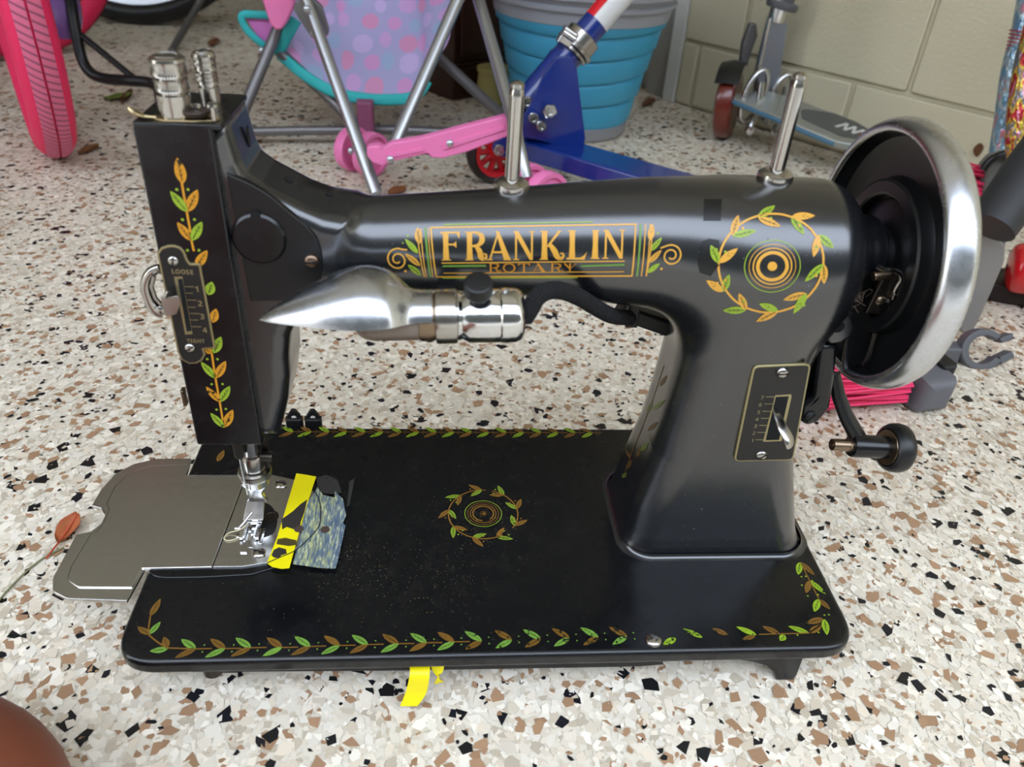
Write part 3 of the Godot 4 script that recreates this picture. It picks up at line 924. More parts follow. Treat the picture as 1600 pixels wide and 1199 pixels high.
func machine_head(t: Node):
	var g := Geo.new()
	# face plate box
	var z0 := -0.105
	var fp := round_corners(PackedVector2Array([Vector2(0.0358, 0.1118), Vector2(0.0672, 0.1118), Vector2(0.0668, 0.2676), Vector2(0.0376, 0.2676)]), 0.0016, 3)
	g.extrude(fp, front(z0), 0.037, 0.0011, 2)
	var face := obj("face_plate", g, M.enamel, t)
	# top cap over the head
	g = Geo.new()
	g.extrude(rrect(0.0335, 0.0455, 0.0015, 3), Transform3D(Basis(Vector3.RIGHT, Vector3.BACK, Vector3.UP), Vector3(0.0544, 0.266, -0.0908)), 0.0022, 0.0007, 2)
	obj("head_cap", g, M.enamel, t)
	# slot in the end of the casting
	g = Geo.new()
	g.extrude(rrect(0.0035, 0.009, 0.0017, 5), Transform3D(Basis(Vector3(0, 0, -1), Vector3.UP, Vector3.RIGHT), march(sd_body, Vector3(.0711, .2558, -.09505) + Vector3(0.02, 0, 0), Vector3.LEFT) + Vector3(0.0004, 0, 0)), 0.0006, 0.0002)
	obj("oil_slot", g, M.void, t)
	# flat cover on the front with a round boss
	g = Geo.new()
	var cp := PackedVector2Array([Vector2(.06919, .24805), Vector2(.07343, .24635), Vector2(.07815, .24411), Vector2(.08469, .23975), Vector2(.09164, .2331), Vector2(.09831, .22682), Vector2(.10251, .2206), Vector2(.10405, .21327), Vector2(.10345, .2057), Vector2(.10072, .19915), Vector2(.0934, .19712), Vector2(.08786, .19131), Vector2(.071, .19097)])
	var cps := smooth2(cp.slice(0, 11), 4)
	cps.append_array(cp.slice(11))
	g.extrude(cps, front(-0.0745), 0.0038, 0.0006, 2)
	var cov := obj("arm_cover", g, M.enamel_worn, t)
	g = Geo.new()
	var bc := Vector3(.07863, .22078, -.0705)
	g.lathe(PackedVector2Array([Vector2(0.0112, -0.001), Vector2(0.0112, 0.0004), Vector2(0.0102, 0.0012), Vector2(0.006, 0.0013), Vector2(0, 0.0013)]), along(bc, Vector3.BACK), 40)
	obj("cover_boss", g, M.enamel, cov)
	g = Geo.new()
	g.lathe(PackedVector2Array([Vector2(0.0022, 0), Vector2(0.0021, 0.0012), Vector2(0, 0.0012)]), along(Vector3(.0786, .23098, -.0705), Vector3.BACK), 18)
	obj("oil_hole", g, M.void, cov)
	screw(cov, Vector3(.09932, .21091, -.0707), Vector3.BACK, 0.0032, mat(Color(0.5, 0.42, 0.36), 0.35, 1.0), 0.1)
	# oil holes along the top of the arm
	for q in [Vector3(0.0885, 0.245, -0.094), Vector3(0.1055, 0.236, -0.094), Vector3(0.22, 0.26, -0.108)]:
		g = Geo.new()
		var s := march(sd_body, q + Vector3(0, 0.02, 0), Vector3.DOWN)
		var nn := grad(sd_body, s).normalized()
		g.lathe(PackedVector2Array([Vector2(0.002, -0.0005), Vector2(0.0019, 0.00025), Vector2(0, 0.0003)]), along(s, nn), 16)
		obj("oil_hole", g, M.void, t)
	# tension plate with its scale
	g = Geo.new()
	var tp := PackedVector2Array([Vector2(.03699, .21451), Vector2(.03904, .21716), Vector2(.0418, .21823), Vector2(.04441, .21844), Vector2(.04683, .21764), Vector2(.04829, .21566), Vector2(.04893, .21188), Vector2(.0497, .21028), Vector2(.05387, .21023), Vector2(.05362, .16844), Vector2(.04834, .16785), Vector2(.04872, .16496), Vector2(.04681, .16184), Vector2(.04397, .16007), Vector2(.04054, .15985), Vector2(.03754, .16206), Vector2(.03658, .16616)])
	g.extrude(tp, front(-0.0682), 0.0011, 0.0003, 1)
	var ten := obj("tension_plate", g, M.plate_line, t)
	var zt := -0.0682 + 0.0011
	g = Geo.new()
	var mid := Vector2.ZERO
	for q in tp: mid += q
	mid /= tp.size()
	var inn := Geometry2D.offset_polygon(tp, -0.0009)[0]
	g.extrude(inn, front(zt - 0.0001), 0.00025)
	obj("scale_face", g, M.plate_black, ten)
	var zf := zt + 0.00016
	for q in [Vector3(.04316, .21149, -.067), Vector3(.0426, .16873, -.067)]: screw(ten, Vector3(q.x, q.y, zf), Vector3.BACK, 0.0023, M.nickel, 1.3 if q.y > 0.18 else 0.5)
	g = Geo.new()
	g.extrude(PackedVector2Array([Vector2(.04207, .20405), Vector2(.04552, .20428), Vector2(.04493, .17594), Vector2(.0417, .17555)]), front(zf), 0.0001)
	obj("slot_frame", g, M.plate_line, ten)
	g = Geo.new()
	g.extrude(PackedVector2Array([Vector2(.04346, .20303), Vector2(.04534, .20322), Vector2(.0448, .17758), Vector2(.04268, .17722)]), front(zf + 0.00005), 0.00012)
	obj("lever_slot", g, M.void, ten)
	var tf := func(p: Vector3, lean := -0.02) -> Transform3D: return Transform3D(Basis(Vector3.BACK, lean), Vector3(p.x, p.y, zf))
	text("lettering", "LOOSE", tf.call(Vector3(.04589, .20638, -.067)), 0.0021, M.plate_line, ten)
	text("lettering", "TIGHT", tf.call(Vector3(.0457, .1723, -.067)), 0.0019, M.plate_line, ten)
	for q in [["1", Vector3(.05058, .19831, -.067)], ["2", Vector3(.05063, .19133, -.067)], ["3", Vector3(.05051, .18482, -.067)], ["4", Vector3(.0505, .178, -.067)]]: text("number", q[0], tf.call(q[1]), 0.0027, M.plate_line, ten)
	g = Geo.new()
	for q in [Vector3(.04732, .19947, -.067), Vector3(.04639, .19638, -.067), Vector3(.04728, .19298, -.067), Vector3(.04642, .18951, -.067), Vector3(.04751, .18636, -.067), Vector3(.04642, .18313, -.067), Vector3(.04722, .17974, -.067)]:
		g.box(Vector3(0.0042, 0.00035, 0.0001), Vector3(q.x, q.y, zf + 0.00005))
	obj("tick_marks", g, M.plate_line, ten)
	# tension lever: a bent bright tongue
	g = Geo.new()
	var lv := PackedVector2Array([Vector2(.03766, .19857), Vector2(.03955, .19738), Vector2(.04545, .19934), Vector2(.04544, .19473), Vector2(.04301, .19), Vector2(.03783, .18801), Vector2(.03742, .19302)])
	g.extrude(round_corners(lv, 0.001, 3), Transform3D(Basis(Vector3.UP, -0.12), Vector3(0, 0, -0.0655)), 0.0008, 0.0003, 1)
	g.tube(smooth3(PackedVector3Array([Vector3(.03985, .19874, -.064), Vector3(.03834, .19627, -.064), Vector3(.03791, .19256, -.064), Vector3(.03839, .18945, -.064)]), 4), 0.0011, 8)
	obj("tension_lever", g, M.nickel, ten)
	# hook behind the face plate
	g = Geo.new()
	g.tube(smooth3(PackedVector3Array([Vector3(.03362, .20378, -.076), Vector3(.02938, .20124, -.076), Vector3(.02611, .19561, -.076), Vector3(.02608, .18867, -.076), Vector3(.02797, .18291, -.076), Vector3(.03099, .18133, -.076)]), 6), PackedFloat32Array([0.0016, 0.0018, 0.002, 0.0021, 0.0022, 0.0023, 0.0023, 0.0024, 0.0024, 0.0024, 0.0024, 0.0024, 0.0024, 0.0024, 0.0024, 0.0024, 0.0024, 0.0025, 0.0025, 0.0026, 0.0027, 0.0027, 0.0028, 0.0028, 0.0028, 0.0028, 0.0028, 0.0028, 0.0028, 0.0028, 0.0028]), 12)
	g.tube(PackedVector3Array([Vector3(.03156, .20095, -.073), Vector3(.02952, .19598, -.073), Vector3(.03004, .19036, -.073), Vector3(.03188, .18721, -.073)]), 0.0009, 8)
	g.lathe(PackedVector2Array([Vector2(0.0022, -0.001), Vector2(0.0021, 0.001), Vector2(0.0014, 0.0015), Vector2(0, 0.0016)]), along(Vector3(.03139, .18464, -.073), Vector3.BACK), 16)
	obj("thread_hook", g, M.nickel, t)
	g = Geo.new()
	g.box(Vector3(0.0015, 0.009, 0.004), Vector3(.03183, .13532, -.076), 0.0004)
	obj("thread_clip", g, M.brass, t)
	# thread posts on top
	post(t, Vector3(0.0522, 0.2678, -0.0768), 1.0)
	post(t, Vector3(0.0606, 0.2678, -0.0952), 0.66)
	g = Geo.new()
	var gp := round_corners(PackedVector2Array([Vector2(.0431, -.07606), Vector2(.04888, -.07595), Vector2(.05681, -.08051), Vector2(.06669, -.08005), Vector2(.06903, -.07424), Vector2(.06729, -.07145), Vector2(.06359, -.07098), Vector2(.05966, -.06964), Vector2(.04986, -.06924), Vector2(.04481, -.07197)]), 0.0008, 3)
	g.extrude(gp, level(0.2682), 0.0008, 0.0003, 1)
	g.tube(smooth3(PackedVector3Array([Vector3(.04559, .2688, -.07272), Vector3(.04164, .2695, -.07143), Vector3(.0389, .271, -.06996), Vector3(.03697, .2725, -.07114)]), 4), 0.0008, 8)
	g.tube(PackedVector3Array([Vector3(.04186, .2695, -.07146), Vector3(.0396, .272, -.06986), Vector3(.04043, .2735, -.06533)]), 0.0006, 8)
	var wire := obj("thread_guide", g, mat(Color(0.75, 0.68, 0.52), 0.3, 1.0), t)
	g = Geo.new()
	g.lathe(PackedVector2Array([Vector2(0.0035, 0), Vector2(0.005, 0.0008), Vector2(0.0055, 0.0022), Vector2(0.0052, 0.0026), Vector2(0.002, 0.0022), Vector2(0, 0.0022)]), along(Vector3(.06009, .269, -.07563), Vector3.UP), 26)
	obj("guide_disc", g, mat(Color(0.25, 0.2, 0.18), 0.5, 0.6), wire)
	for q in [[Vector3(.05922, .269, -.07903), 0.0036], [Vector3(.06761, .269, -.07144), 0.0062]]:
		g = Geo.new()
		g.lathe(PackedVector2Array([Vector2(0.0009, 0), Vector2(0.0009, q[1] - 0.0012), Vector2(0.0021, q[1] - 0.001), Vector2(0.0019, q[1]), Vector2(0, q[1] + 0.0005)]), along(q[0], Vector3.UP), 16)
		obj("guide_pin", g, M.nickel, wire)

func knurl(g: Geo, at: Transform3D, r: float, h: float, teeth: int, twist := 1.0):
	# diamond knurling: two crossing sets of ridges
	var rows := []
	var K := 7; var S := teeth * 4
	for i in K + 1:
		var row := PackedVector3Array()
		var y := h * i / K
		for j in S:
			var a := TAU * j / S
			var d: float = 0.5 * (abs(sin(teeth * (a + twist * y / r * 0.5))) + abs(sin(teeth * (a - twist * y / r * 0.5))))
			var e: float = 1.0 if i > 0 and i < K else 0.3
			var rr := r - 0.13 * r * d * e - (0.0 if i > 0 and i < K else r * 0.03)
			row.append(at * Vector3(cos(a) * rr, y, sin(a) * rr))
		rows.append(row)
	g.grid(rows, true, at * Vector3(0, h / 2, 0))
	g.ring_cap(rows[0], -at.basis.y); g.ring_cap(rows[K], at.basis.y)

func post(t: Node, at: Vector3, s: float):
	var h := holder("tension_post", t)
	var g := Geo.new()
	var r := 0.0066 * s
	var top := 0.0232 if s > 0.9 else 0.0215
	var b := top - 0.0138
	g.lathe(PackedVector2Array([Vector2(r * 0.94, 0), Vector2(r * 0.94, b * 0.98), Vector2(r * 0.9, b), Vector2(r * 0.75, b), Vector2(r * 0.75, top)]), Transform3D(Basis(), at), 36)
	obj("post_sleeve", g, M.nickel, h)
	g = Geo.new()
	knurl(g, Transform3D(Basis(), at + Vector3(0, b + 0.0013, 0)), r, 0.0042, 18, 1.7)
	obj("lock_nut", g, M.nickel, h)
	g = Geo.new()
	knurl(g, Transform3D(Basis(), at + Vector3(0, b + 0.0066, 0)), r * 1.02, 0.0053, 18, 1.7)
	g.lathe(PackedVector2Array([Vector2(r, b + 0.0118), Vector2(r * 0.97, b + 0.0128), Vector2(r * 0.8, b + 0.0136), Vector2(0, b + 0.0138)]), Transform3D(Basis(), at), 36)
	obj("thumb_nut", g, M.nickel, h)

func machine_wheel(t: Node):
	var c := Vector3(0, 0.2088, -0.0935)
	var h := holder("handwheel", t)
	var g := Geo.new()
	var xf := along(c, Vector3.RIGHT, Vector3.UP)
	# web: hub, inner disc, groove, raised ring, dish
	g.lathe(PackedVector2Array([Vector2(0.0, 0.3602), Vector2(0.014, 0.3602), Vector2(0.0145, 0.364), Vector2(0.0265, 0.3655), Vector2(0.0275, 0.3662), Vector2(0.0278, 0.3672), Vector2(0.0288, 0.3672), Vector2(0.0292, 0.3625), Vector2(0.0302, 0.3618), Vector2(0.0352, 0.362), Vector2(0.0365, 0.3628), Vector2(0.037, 0.3665), Vector2(0.038, 0.3685), Vector2(0.05, 0.3692), Vector2(0.0556, 0.3672), Vector2(0.0572, 0.3635), Vector2(0.0578, 0.3592)]), xf, 96, 0, TAU, 0.5)
	obj("wheel_web", g, M.enamel_worn, h)
	g = Geo.new()
	g.lathe(PackedVector2Array([Vector2(0.0572, 0.3602), Vector2(0.0578, 0.3588), Vector2(0.0592, 0.3582), Vector2(0.0608, 0.3588), Vector2(0.0626, 0.3606), Vector2(0.0639, 0.3636), Vector2(0.0643, 0.3665), Vector2(0.0639, 0.3696), Vector2(0.0627, 0.372), Vector2(0.0605, 0.3735), Vector2(0.058, 0.3735)]), xf, 110, 0, TAU, 0.9)
	obj("wheel_rim", g, M.chrome_worn, h)
	g = Geo.new()
	g.lathe(PackedVector2Array([Vector2(0.0605, 0.3735), Vector2(0.054, 0.3738), Vector2(0.03, 0.376), Vector2(0.012, 0.3775), Vector2(0.011, 0.384), Vector2(0, 0.3845)]), xf, 80)
	obj("wheel_back", g, M.enamel, h)
	# guard plate behind the bearing, its lower edge curving under the hub
	g = Geo.new()
	var gp := PackedVector2Array([Vector2(.35501, .16679), Vector2(.35095, .1884), Vector2(.35349, .20048), Vector2(.35896, .20496), Vector2(.36566, .20377), Vector2(.3694, .19844), Vector2(.37104, .19088), Vector2(.3698, .18309), Vector2(.3666, .178), Vector2(.36757, .16697), Vector2(.36692, .15864), Vector2(.36435, .15398), Vector2(.35809, .15235)])
	g.extrude(smooth2(gp, 4, true), front(-0.082), 0.0025, 0.0006)
	obj("belt_guard", g, M.enamel_worn, t)

func machine_lamp(t: Node):
	var h := holder("sewing_lamp", t)
	var z := -0.045
	var a := Vector3(.08059, .19633, -.045)
	var b := Vector3(.19235, .20075, -.045)
	var U := .00026      # one photo pixel at the lamp, in metres
	var dir := (b - a).normalized()
	var xf := along(a, dir, Vector3.BACK)
	# clam shell reflector: half of a bullet, open below and behind
	var prof := PackedVector2Array([Vector2(0.5, 0), Vector2(14, 14), Vector2(32, 42), Vector2(50, 75), Vector2(65, 105), Vector2(76, 132), Vector2(82.5, 158), Vector2(82.5, 180), Vector2(75, 205), Vector2(62, 222), Vector2(51, 233), Vector2(45, 243), Vector2(43, 256), Vector2(42.5, 272)])
	var sm := smooth2(prof, 4)
	var g := Geo.new()
	# frame: x = towards the camera, z = x cross y
	var up_angle := -1.0
	if (xf.basis * Vector3(0, 0, 1)).y < 0: up_angle = -1.0
	else: up_angle = 1.0
	var A0 := deg_to_rad(16) * up_angle; var A1 := deg_to_rad(200) * up_angle
	var rows := []; var rows2 := []
	for k in 41:
		var th: float = lerp(A0, A1, k / 40.0)
		var r1 := PackedVector3Array(); var r2 := PackedVector3Array()
		for q in sm:
			var d := Vector3(cos(th), 0, sin(th))
			r1.append(xf * (d * q.x * U + Vector3(0, q.y * U, 0)))
			r2.append(xf * (d * max(q.x * U - 0.0006, 0.0001) + Vector3(0, q.y * U + 0.0003, 0)))
		rows.append(r1); rows2.append(r2)
	g.grid(rows, false, xf * Vector3(0, 150 * U, 0))
	g.grid(rows2)
	for e in [0, 40]:
		for k in sm.size() - 1:
			var nn := Vector3.DOWN
			g.tri(rows[e][k], rows[e][k + 1], rows2[e][k + 1], nn, nn, nn); g.tri(rows[e][k], rows2[e][k + 1], rows2[e][k], nn, nn, nn)
	obj("reflector", g, M.reflector, h)
	g = Geo.new()
	var bp := PackedVector2Array()
	for q in [[0, 146], [16, 148], [27, 154], [34, 164], [37, 178], [37.5, 195], [37, 250], [34, 262]]: bp.append(Vector2(q[0], q[1]) * U)
	g.lathe(smooth2(bp, 3), xf, 36)
	obj("bulb", g, M.bulb, h)
	var parts := [
		["lamp_ring", M.brass, [[34, 250], [39, 252], [40, 266], [38, 276]]],
		["clamp_collar", M.nickel, [[38, 276], [43, 278], [44, 282], [44, 308], [43, 311], [39, 312]]],
		["socket", M.chrome, [[38, 310], [39, 314], [37, 319], [40, 324], [43, 330], [43.5, 360], [43.5, 378], [42.5, 380]]],
		["socket_cap", M.chrome, [[43, 380], [44.5, 382], [44.8, 392], [44, 396], [44, 404], [41, 412], [34, 418], [20, 420], [0, 420.5]]]]
	for p in parts:
		g = Geo.new()
		var pp := PackedVector2Array()
		for q in p[2]: pp.append(Vector2(q[0], q[1]) * U)
		g.lathe(pp, xf, 48)
		obj(p[0], g, p[1], h)
	screw(h, xf * Vector3(cos(0.9 * up_angle) * 40 * U, 392 * U, sin(0.9 * up_angle) * 40 * U), xf.basis * Vector3(cos(0.9 * up_angle), 0, sin(0.9 * up_angle)), 0.0012, M.brass)
	# turn knob on its stem
	var ku := (xf.basis * Vector3(0.42, 0, up_angle)).normalized()
	var kb := xf * Vector3(0, 345 * U, 0)
	var kf := along(kb, ku, dir)
	g = Geo.new()
	g.lathe(PackedVector2Array([Vector2(12, 38) * U, Vector2(12, 62) * U]), kf, 20)
	obj("knob_stem", g, M.bakelite, h)
	g = Geo.new()
	var rows3 := []
	for q in [[14.0, 58.0], [21.5, 59.0], [22.5, 61.5], [22.5, 80.0], [21.0, 82.5], [17.0, 84.0], [0.01, 84.5]]:
		var row := PackedVector3Array()
		for j in 120:
			var th := TAU * j / 120
			var flute: float = 0.9 * max(0.0, cos(30.0 * th)) if q[0] > 21.0 else 0.0
			row.append(kf * Vector3(cos(th) * (q[0] - flute) * U, q[1] * U, sin(th) * (q[0] - flute) * U))
		rows3.append(row)
	g.grid(rows3, true, kf * Vector3(0, 70 * U, 0))
	obj("switch_knob", g, M.bakelite, h)
	# braided cord
	g = Geo.new()
	var cp := smooth3(PackedVector3Array([Vector3(.18976, .19917, -.045), Vector3(.19175, .20434, -.044), Vector3(.19429, .20978, -.044), Vector3(.19926, .21126, -.047), Vector3(.206, .20848, -.052), Vector3(.21467, .20132, -.06), Vector3(.2265, .18917, -.072), Vector3(.23628, .17999, -.082), Vector3(.24971, .16893, -.1)]), 8)
	g.tube(cp, 0.0035, 14)
	var cs := Vector3.UP
	var fr := []
	for i in cp.size():
		var tt := (cp[min(i + 1, cp.size() - 1)] - cp[max(i - 1, 0)]).normalized()
		cs = (cs - tt * cs.dot(tt)).normalized()
		fr.append([cs, tt.cross(cs)])
	for k in 16:
		var way := 1.0 if k % 2 else -1.0
		var sp := PackedVector3Array()
		for i in cp.size() * 2 - 1:
			var i0 := i / 2; var i1: int = min(i0 + (i % 2), cp.size() - 1)
			var an := TAU * k / 16 + way * 0.33 * i
			sp.append((cp[i0] + cp[i1]) / 2 + (fr[i0][0] * cos(an) + fr[i0][1] * sin(an)) * 0.0036)
		g.tube(sp, 0.00032, 4, false)
	obj("cord", g, mat(Color(0.1, 0.1, 0.105), 0.9, 0.0, {"bump": 10.0, "freq": 0.12, "scale": 60.0, "nscale": 1.2}), h)
	# bracket to the underside of the arm
	g = Geo.new()
	g.box(Vector3(0.008, 0.006, 0.05), xf * Vector3(0, 294 * U, 0) + Vector3(0, -0.004, -0.032), 0.001)
	obj("lamp_bracket", g, M.black_dull, h)
	# loose metal clip under the arm where the cord passes
	g = Geo.new()
	g.box(Vector3(0.006, 0.014, 0.006), Vector3(.25032, .17153, -.1), 0.001)
	g.box(Vector3(0.03, 0.009, 0.012), Vector3(.25996, .16113, -.112) + Vector3(0, 0.002, 0), 0.002, Basis(Vector3.BACK, -0.35))
	obj("cord_clip", g, M.black_dull, h)

func machine_fittings(t: Node):
	var g: Geo
	# spool pins
	for q in [[0.1857, -0.099, 0.0385], [0.3055, -0.098, 0.0385]]:
		var base := march(sd_body, Vector3(q[0], 0.28, q[1]), Vector3.DOWN)
		var h := holder("spool_pin", t)
		g = Geo.new()
		g.lathe(PackedVector2Array([Vector2(0.0078, -0.001), Vector2(0.0082, 0.0008), Vector2(0.0078, 0.0026), Vector2(0.006, 0.004), Vector2(0.0042, 0.0044), Vector2(0, 0.0045)]), along(base, Vector3.UP), 36)
		obj("pin_base", g, M.nickel, h)
		g = Geo.new()
		g.lathe(PackedVector2Array([Vector2(0.0034, 0.003), Vector2(0.0033, 0.04), Vector2(0.0031, 0.0425), Vector2(0.0028, 0.043), Vector2(0.0028, 0.0435), Vector2(0.0031, 0.0438), Vector2(0.003, 0.0452), Vector2(0.0018, 0.0462), Vector2(0, 0.0464)]), along(base, Vector3.UP), 28)
		obj("pin_rod", g, M.nickel, h)
	# stitch length plate
	var pc := PackedVector2Array([Vector2(.30303, .16412), Vector2(.33134, .16593), Vector2(.33856, .10543), Vector2(.3064, .10456)])
	g = Geo.new()
	g.extrude(round_corners(pc, 0.0035, 5), front(-0.0658), 0.0019, 0.0005, 2)
	var sp := obj("stitch_plate", g, M.plate_line, t)
	g = Geo.new()
	g.extrude(Geometry2D.offset_polygon(round_corners(pc, 0.0035, 5), -0.001)[0], front(-0.0641), 0.0003)
	obj("scale_face", g, M.plate_black, sp)
	var zf := -0.0638
	for q in [Vector3(.31813, .16063, -.064), Vector3(.32002, .10931, -.064)]: screw(sp, Vector3(q.x, q.y, zf), Vector3.BACK, 0.003, M.nickel, 0.05 if q.y > 0.12 else 0.6)
	g = Geo.new()
	g.extrude(PackedVector2Array([Vector2(.318, .14725), Vector2(.32595, .14789), Vector2(.32652, .14636), Vector2(.32859, .11864), Vector2(.31889, .11819), Vector2(.31882, .11986)]), front(zf), 0.0001)
	obj("slot_frame", g, M.plate_line, sp)
	g = Geo.new()
	g.extrude(PackedVector2Array([Vector2(.31857, .14629), Vector2(.32496, .14673), Vector2(.32703, .11947), Vector2(.31999, .11924)]), front(zf + 0.00006), 0.00012)
	obj("lever_slot", g, M.void, sp)
	for k in 7:
		var y: float = [686.5, 675, 665, 654, 643, 632, 621][k]
		pass
	for q in [["1", Vector3(.3133, .11901, -.064)], ["2", Vector3(.31285, .12377, -.064)], ["3", Vector3(.31263, .12826, -.064)], ["4", Vector3(.3124, .13269, -.064)], ["5", Vector3(.31218, .13706, -.064)], ["6", Vector3(.31191, .14158, -.064)], ["7", Vector3(.31186, .14585, -.064)]]:
		text("number", q[0], Transform3D(Basis(), Vector3(q[1].x, q[1].y - 0.0002, zf)), 0.0021, M.plate_line, sp, false)
	g = Geo.new()
	for q in [Vector3(.3169, .11944, -.064), Vector3(.31677, .12419, -.064), Vector3(.31668, .12868, -.064), Vector3(.31643, .13311, -.064), Vector3(.31618, .13749, -.064), Vector3(.31605, .142, -.064), Vector3(.31581, .14627, -.064)]:
		g.box(Vector3(0.0045, 0.0003, 0.0001), Vector3(q.x, q.y, zf + 0.00005))
	obj("tick_marks", g, M.plate_line, sp)
	g = Geo.new()
	var lv := [Vector3(.31968, .13929, -.064), Vector3(.31978, .13823, -.058), Vector3(.32085, .13574, -.052), Vector3(.32331, .13178, -.048), Vector3(.32463, .12781, -.047)]
	var row1 := PackedVector3Array()
	for q in lv: row1.append(q)
	g.tube(smooth3(row1, 5), PackedFloat32Array([0.0014, 0.0016, 0.0018, 0.002, 0.0022, 0.0024, 0.0026, 0.0028, 0.003, 0.0031, 0.0032, 0.0033, 0.0034, 0.0034, 0.0034, 0.0034, 0.0034, 0.0033, 0.003, 0.0025, 0.0012]), 14, true, 0.3, Vector3(0.15, 0.55, 0.8))
	obj("stitch_lever", g, M.nickel, sp)
	# bearing lug with its hole
	g = Geo.new()
	var lug := round_corners(PackedVector2Array([Vector2(.33685, .1909), Vector2(.34297, .19135), Vector2(.34892, .18837), Vector2(.35215, .18213), Vector2(.35288, .17573), Vector2(.34822, .17204), Vector2(.34083, .17084), Vector2(.33908, .18121)]), 0.004, 4)
	g.extrude(lug, front(-0.088), 0.016, 0.0025, 3)
	var lo := obj("bearing_lug", g, M.enamel_body, t)
	g = Geo.new()
	g.lathe(PackedVector2Array([Vector2(0.0032, -0.001), Vector2(0.0031, 0.00015), Vector2(0, 0.0002)]), along(Vector3(.34339, .18163, -.072), Vector3.BACK), 24)
	obj("lug_hole", g, M.void, lo)
	# bobbin winder bracket down the right side of the pillar
	g = Geo.new()
	var br := round_corners(PackedVector2Array([Vector2(.33868, .16994), Vector2(.34815, .17081), Vector2(.35204, .15129), Vector2(.35523, .1314), Vector2(.35167, .12224), Vector2(.34614, .11969), Vector2(.34106, .12303), Vector2(.33974, .13292), Vector2(.34428, .13861)]), 0.004, 4)
	g.extrude(br, front(-0.094), 0.02, 0.003, 3)
	var wb := holder("bobbin_winder", t)
	obj("winder_bracket", g, M.enamel, wb)
	screw(wb, Vector3(.3452, .1268, -.074), Vector3.BACK, 0.0032, M.black_dull, 1.0)
	g = Geo.new()
	g.tube(PackedVector3Array([Vector3(.36032, .14263, -.09), Vector3(.36431, .13189, -.086), Vector3(.36937, .12213, -.081), Vector3(.37976, .10781, -.075)]), PackedFloat32Array([0.0042, 0.0045, 0.0048, 0.0055]), 16, true, 0.75)
	obj("winder_arm", g, M.enamel_worn, wb)
	var ax0 := Vector3(.3615, .10974, -.072); var ax1 := Vector3(.39934, .10601, -.074)
	var ax := (ax1 - ax0).normalized(); var L := (ax1 - ax0).length()
	var xf := along(ax0, ax)
	g = Geo.new()
	g.lathe(PackedVector2Array([Vector2(0, 0.0018), Vector2(0.0018, 0.0018), Vector2(0.002, 0), Vector2(0.0031, 0), Vector2(0.0033, 0.0008), Vector2(0.0033, 0.0095), Vector2(0.0038, 0.0098), Vector2(0.0038, 0.013)]), xf, 24)
	obj("winder_spindle", g, M.brass, wb)
	g = Geo.new()
	g.lathe(PackedVector2Array([Vector2(0.003, 0.0108), Vector2(0.0058, 0.011), Vector2(0.0062, 0.0118), Vector2(0.0062, L - 0.006), Vector2(0.0055, L - 0.005)]), xf, 28)
	obj("winder_hub", g, M.enamel, wb)
	g = Geo.new()
	g.lathe(PackedVector2Array([Vector2(0.004, L - 0.0062), Vector2(0.0095, L - 0.0062), Vector2(0.0098, L - 0.0052), Vector2(0.01, L + 0.004), Vector2(0.003, L + 0.0055), Vector2(0, L + 0.0058)]), xf, 40)
	obj("winder_pulley", g, M.brass, wb)
	g = Geo.new()
	g.lathe(PackedVector2Array([Vector2(0.0093, L - 0.0045), Vector2(0.0105, L - 0.0058), Vector2(0.0122, L - 0.0048), Vector2(0.0132, L - 0.0025), Vector2(0.0134, L + 0.0005), Vector2(0.0128, L + 0.003), Vector2(0.011, L + 0.0046), Vector2(0.0093, L + 0.004)]), xf, 48, 0, TAU, 1.2)
	obj("rubber_tyre", g, mat(Color(0.06, 0.06, 0.062), 0.4), wb)
	# latch and screws beside the wheel
	var la := holder("winder_latch", t)
	g = Geo.new()
	g.box(Vector3(0.012, 0.022, 0.003), Vector3(.36207, .19914, -.074) , 0.0008, Basis(Vector3.BACK, -0.12))
	obj("latch_plate", g, M.dark_steel, la)
	g = Geo.new()
	g.tube(smooth3(PackedVector3Array([Vector3(.352, .2139, -.071), Vector3(.35544, .2127, -.071), Vector3(.35857, .21245, -.071), Vector3(.36265, .21125, -.071), Vector3(.365, .20805, -.071), Vector3(.36441, .20443, -.071), Vector3(.36409, .20177, -.071), Vector3(.36613, .19947, -.071)]), 4), 0.0012, 10)
	g.box(Vector3(0.0045, 0.0028, 0.003), Vector3(.36563, .19912, -.071), 0.0005)
	g.tube(smooth3(PackedVector3Array([Vector3(.36337, .19618, -.072), Vector3(.36546, .19281, -.072), Vector3(.36545, .19005, -.072), Vector3(.36446, .1883, -.072)]), 4), 0.0009, 8)
	obj("latch_spring", g, M.nickel, la)
	screw(la, Vector3(.35995, .19584, -.0725), Vector3.BACK, 0.0026, M.brass, 0.0)
	g = Geo.new()
	g.lathe(PackedVector2Array([Vector2(0, 0), Vector2(0.002, 0), Vector2(0.0022, 0.0006), Vector2(0.0022, 0.008), Vector2(0, 0.008)]), along(Vector3(.35116, .20905, -.071), Vector3(1, 0.1, -0.1)), 18)
	obj("stop_screw", g, M.brass, la)

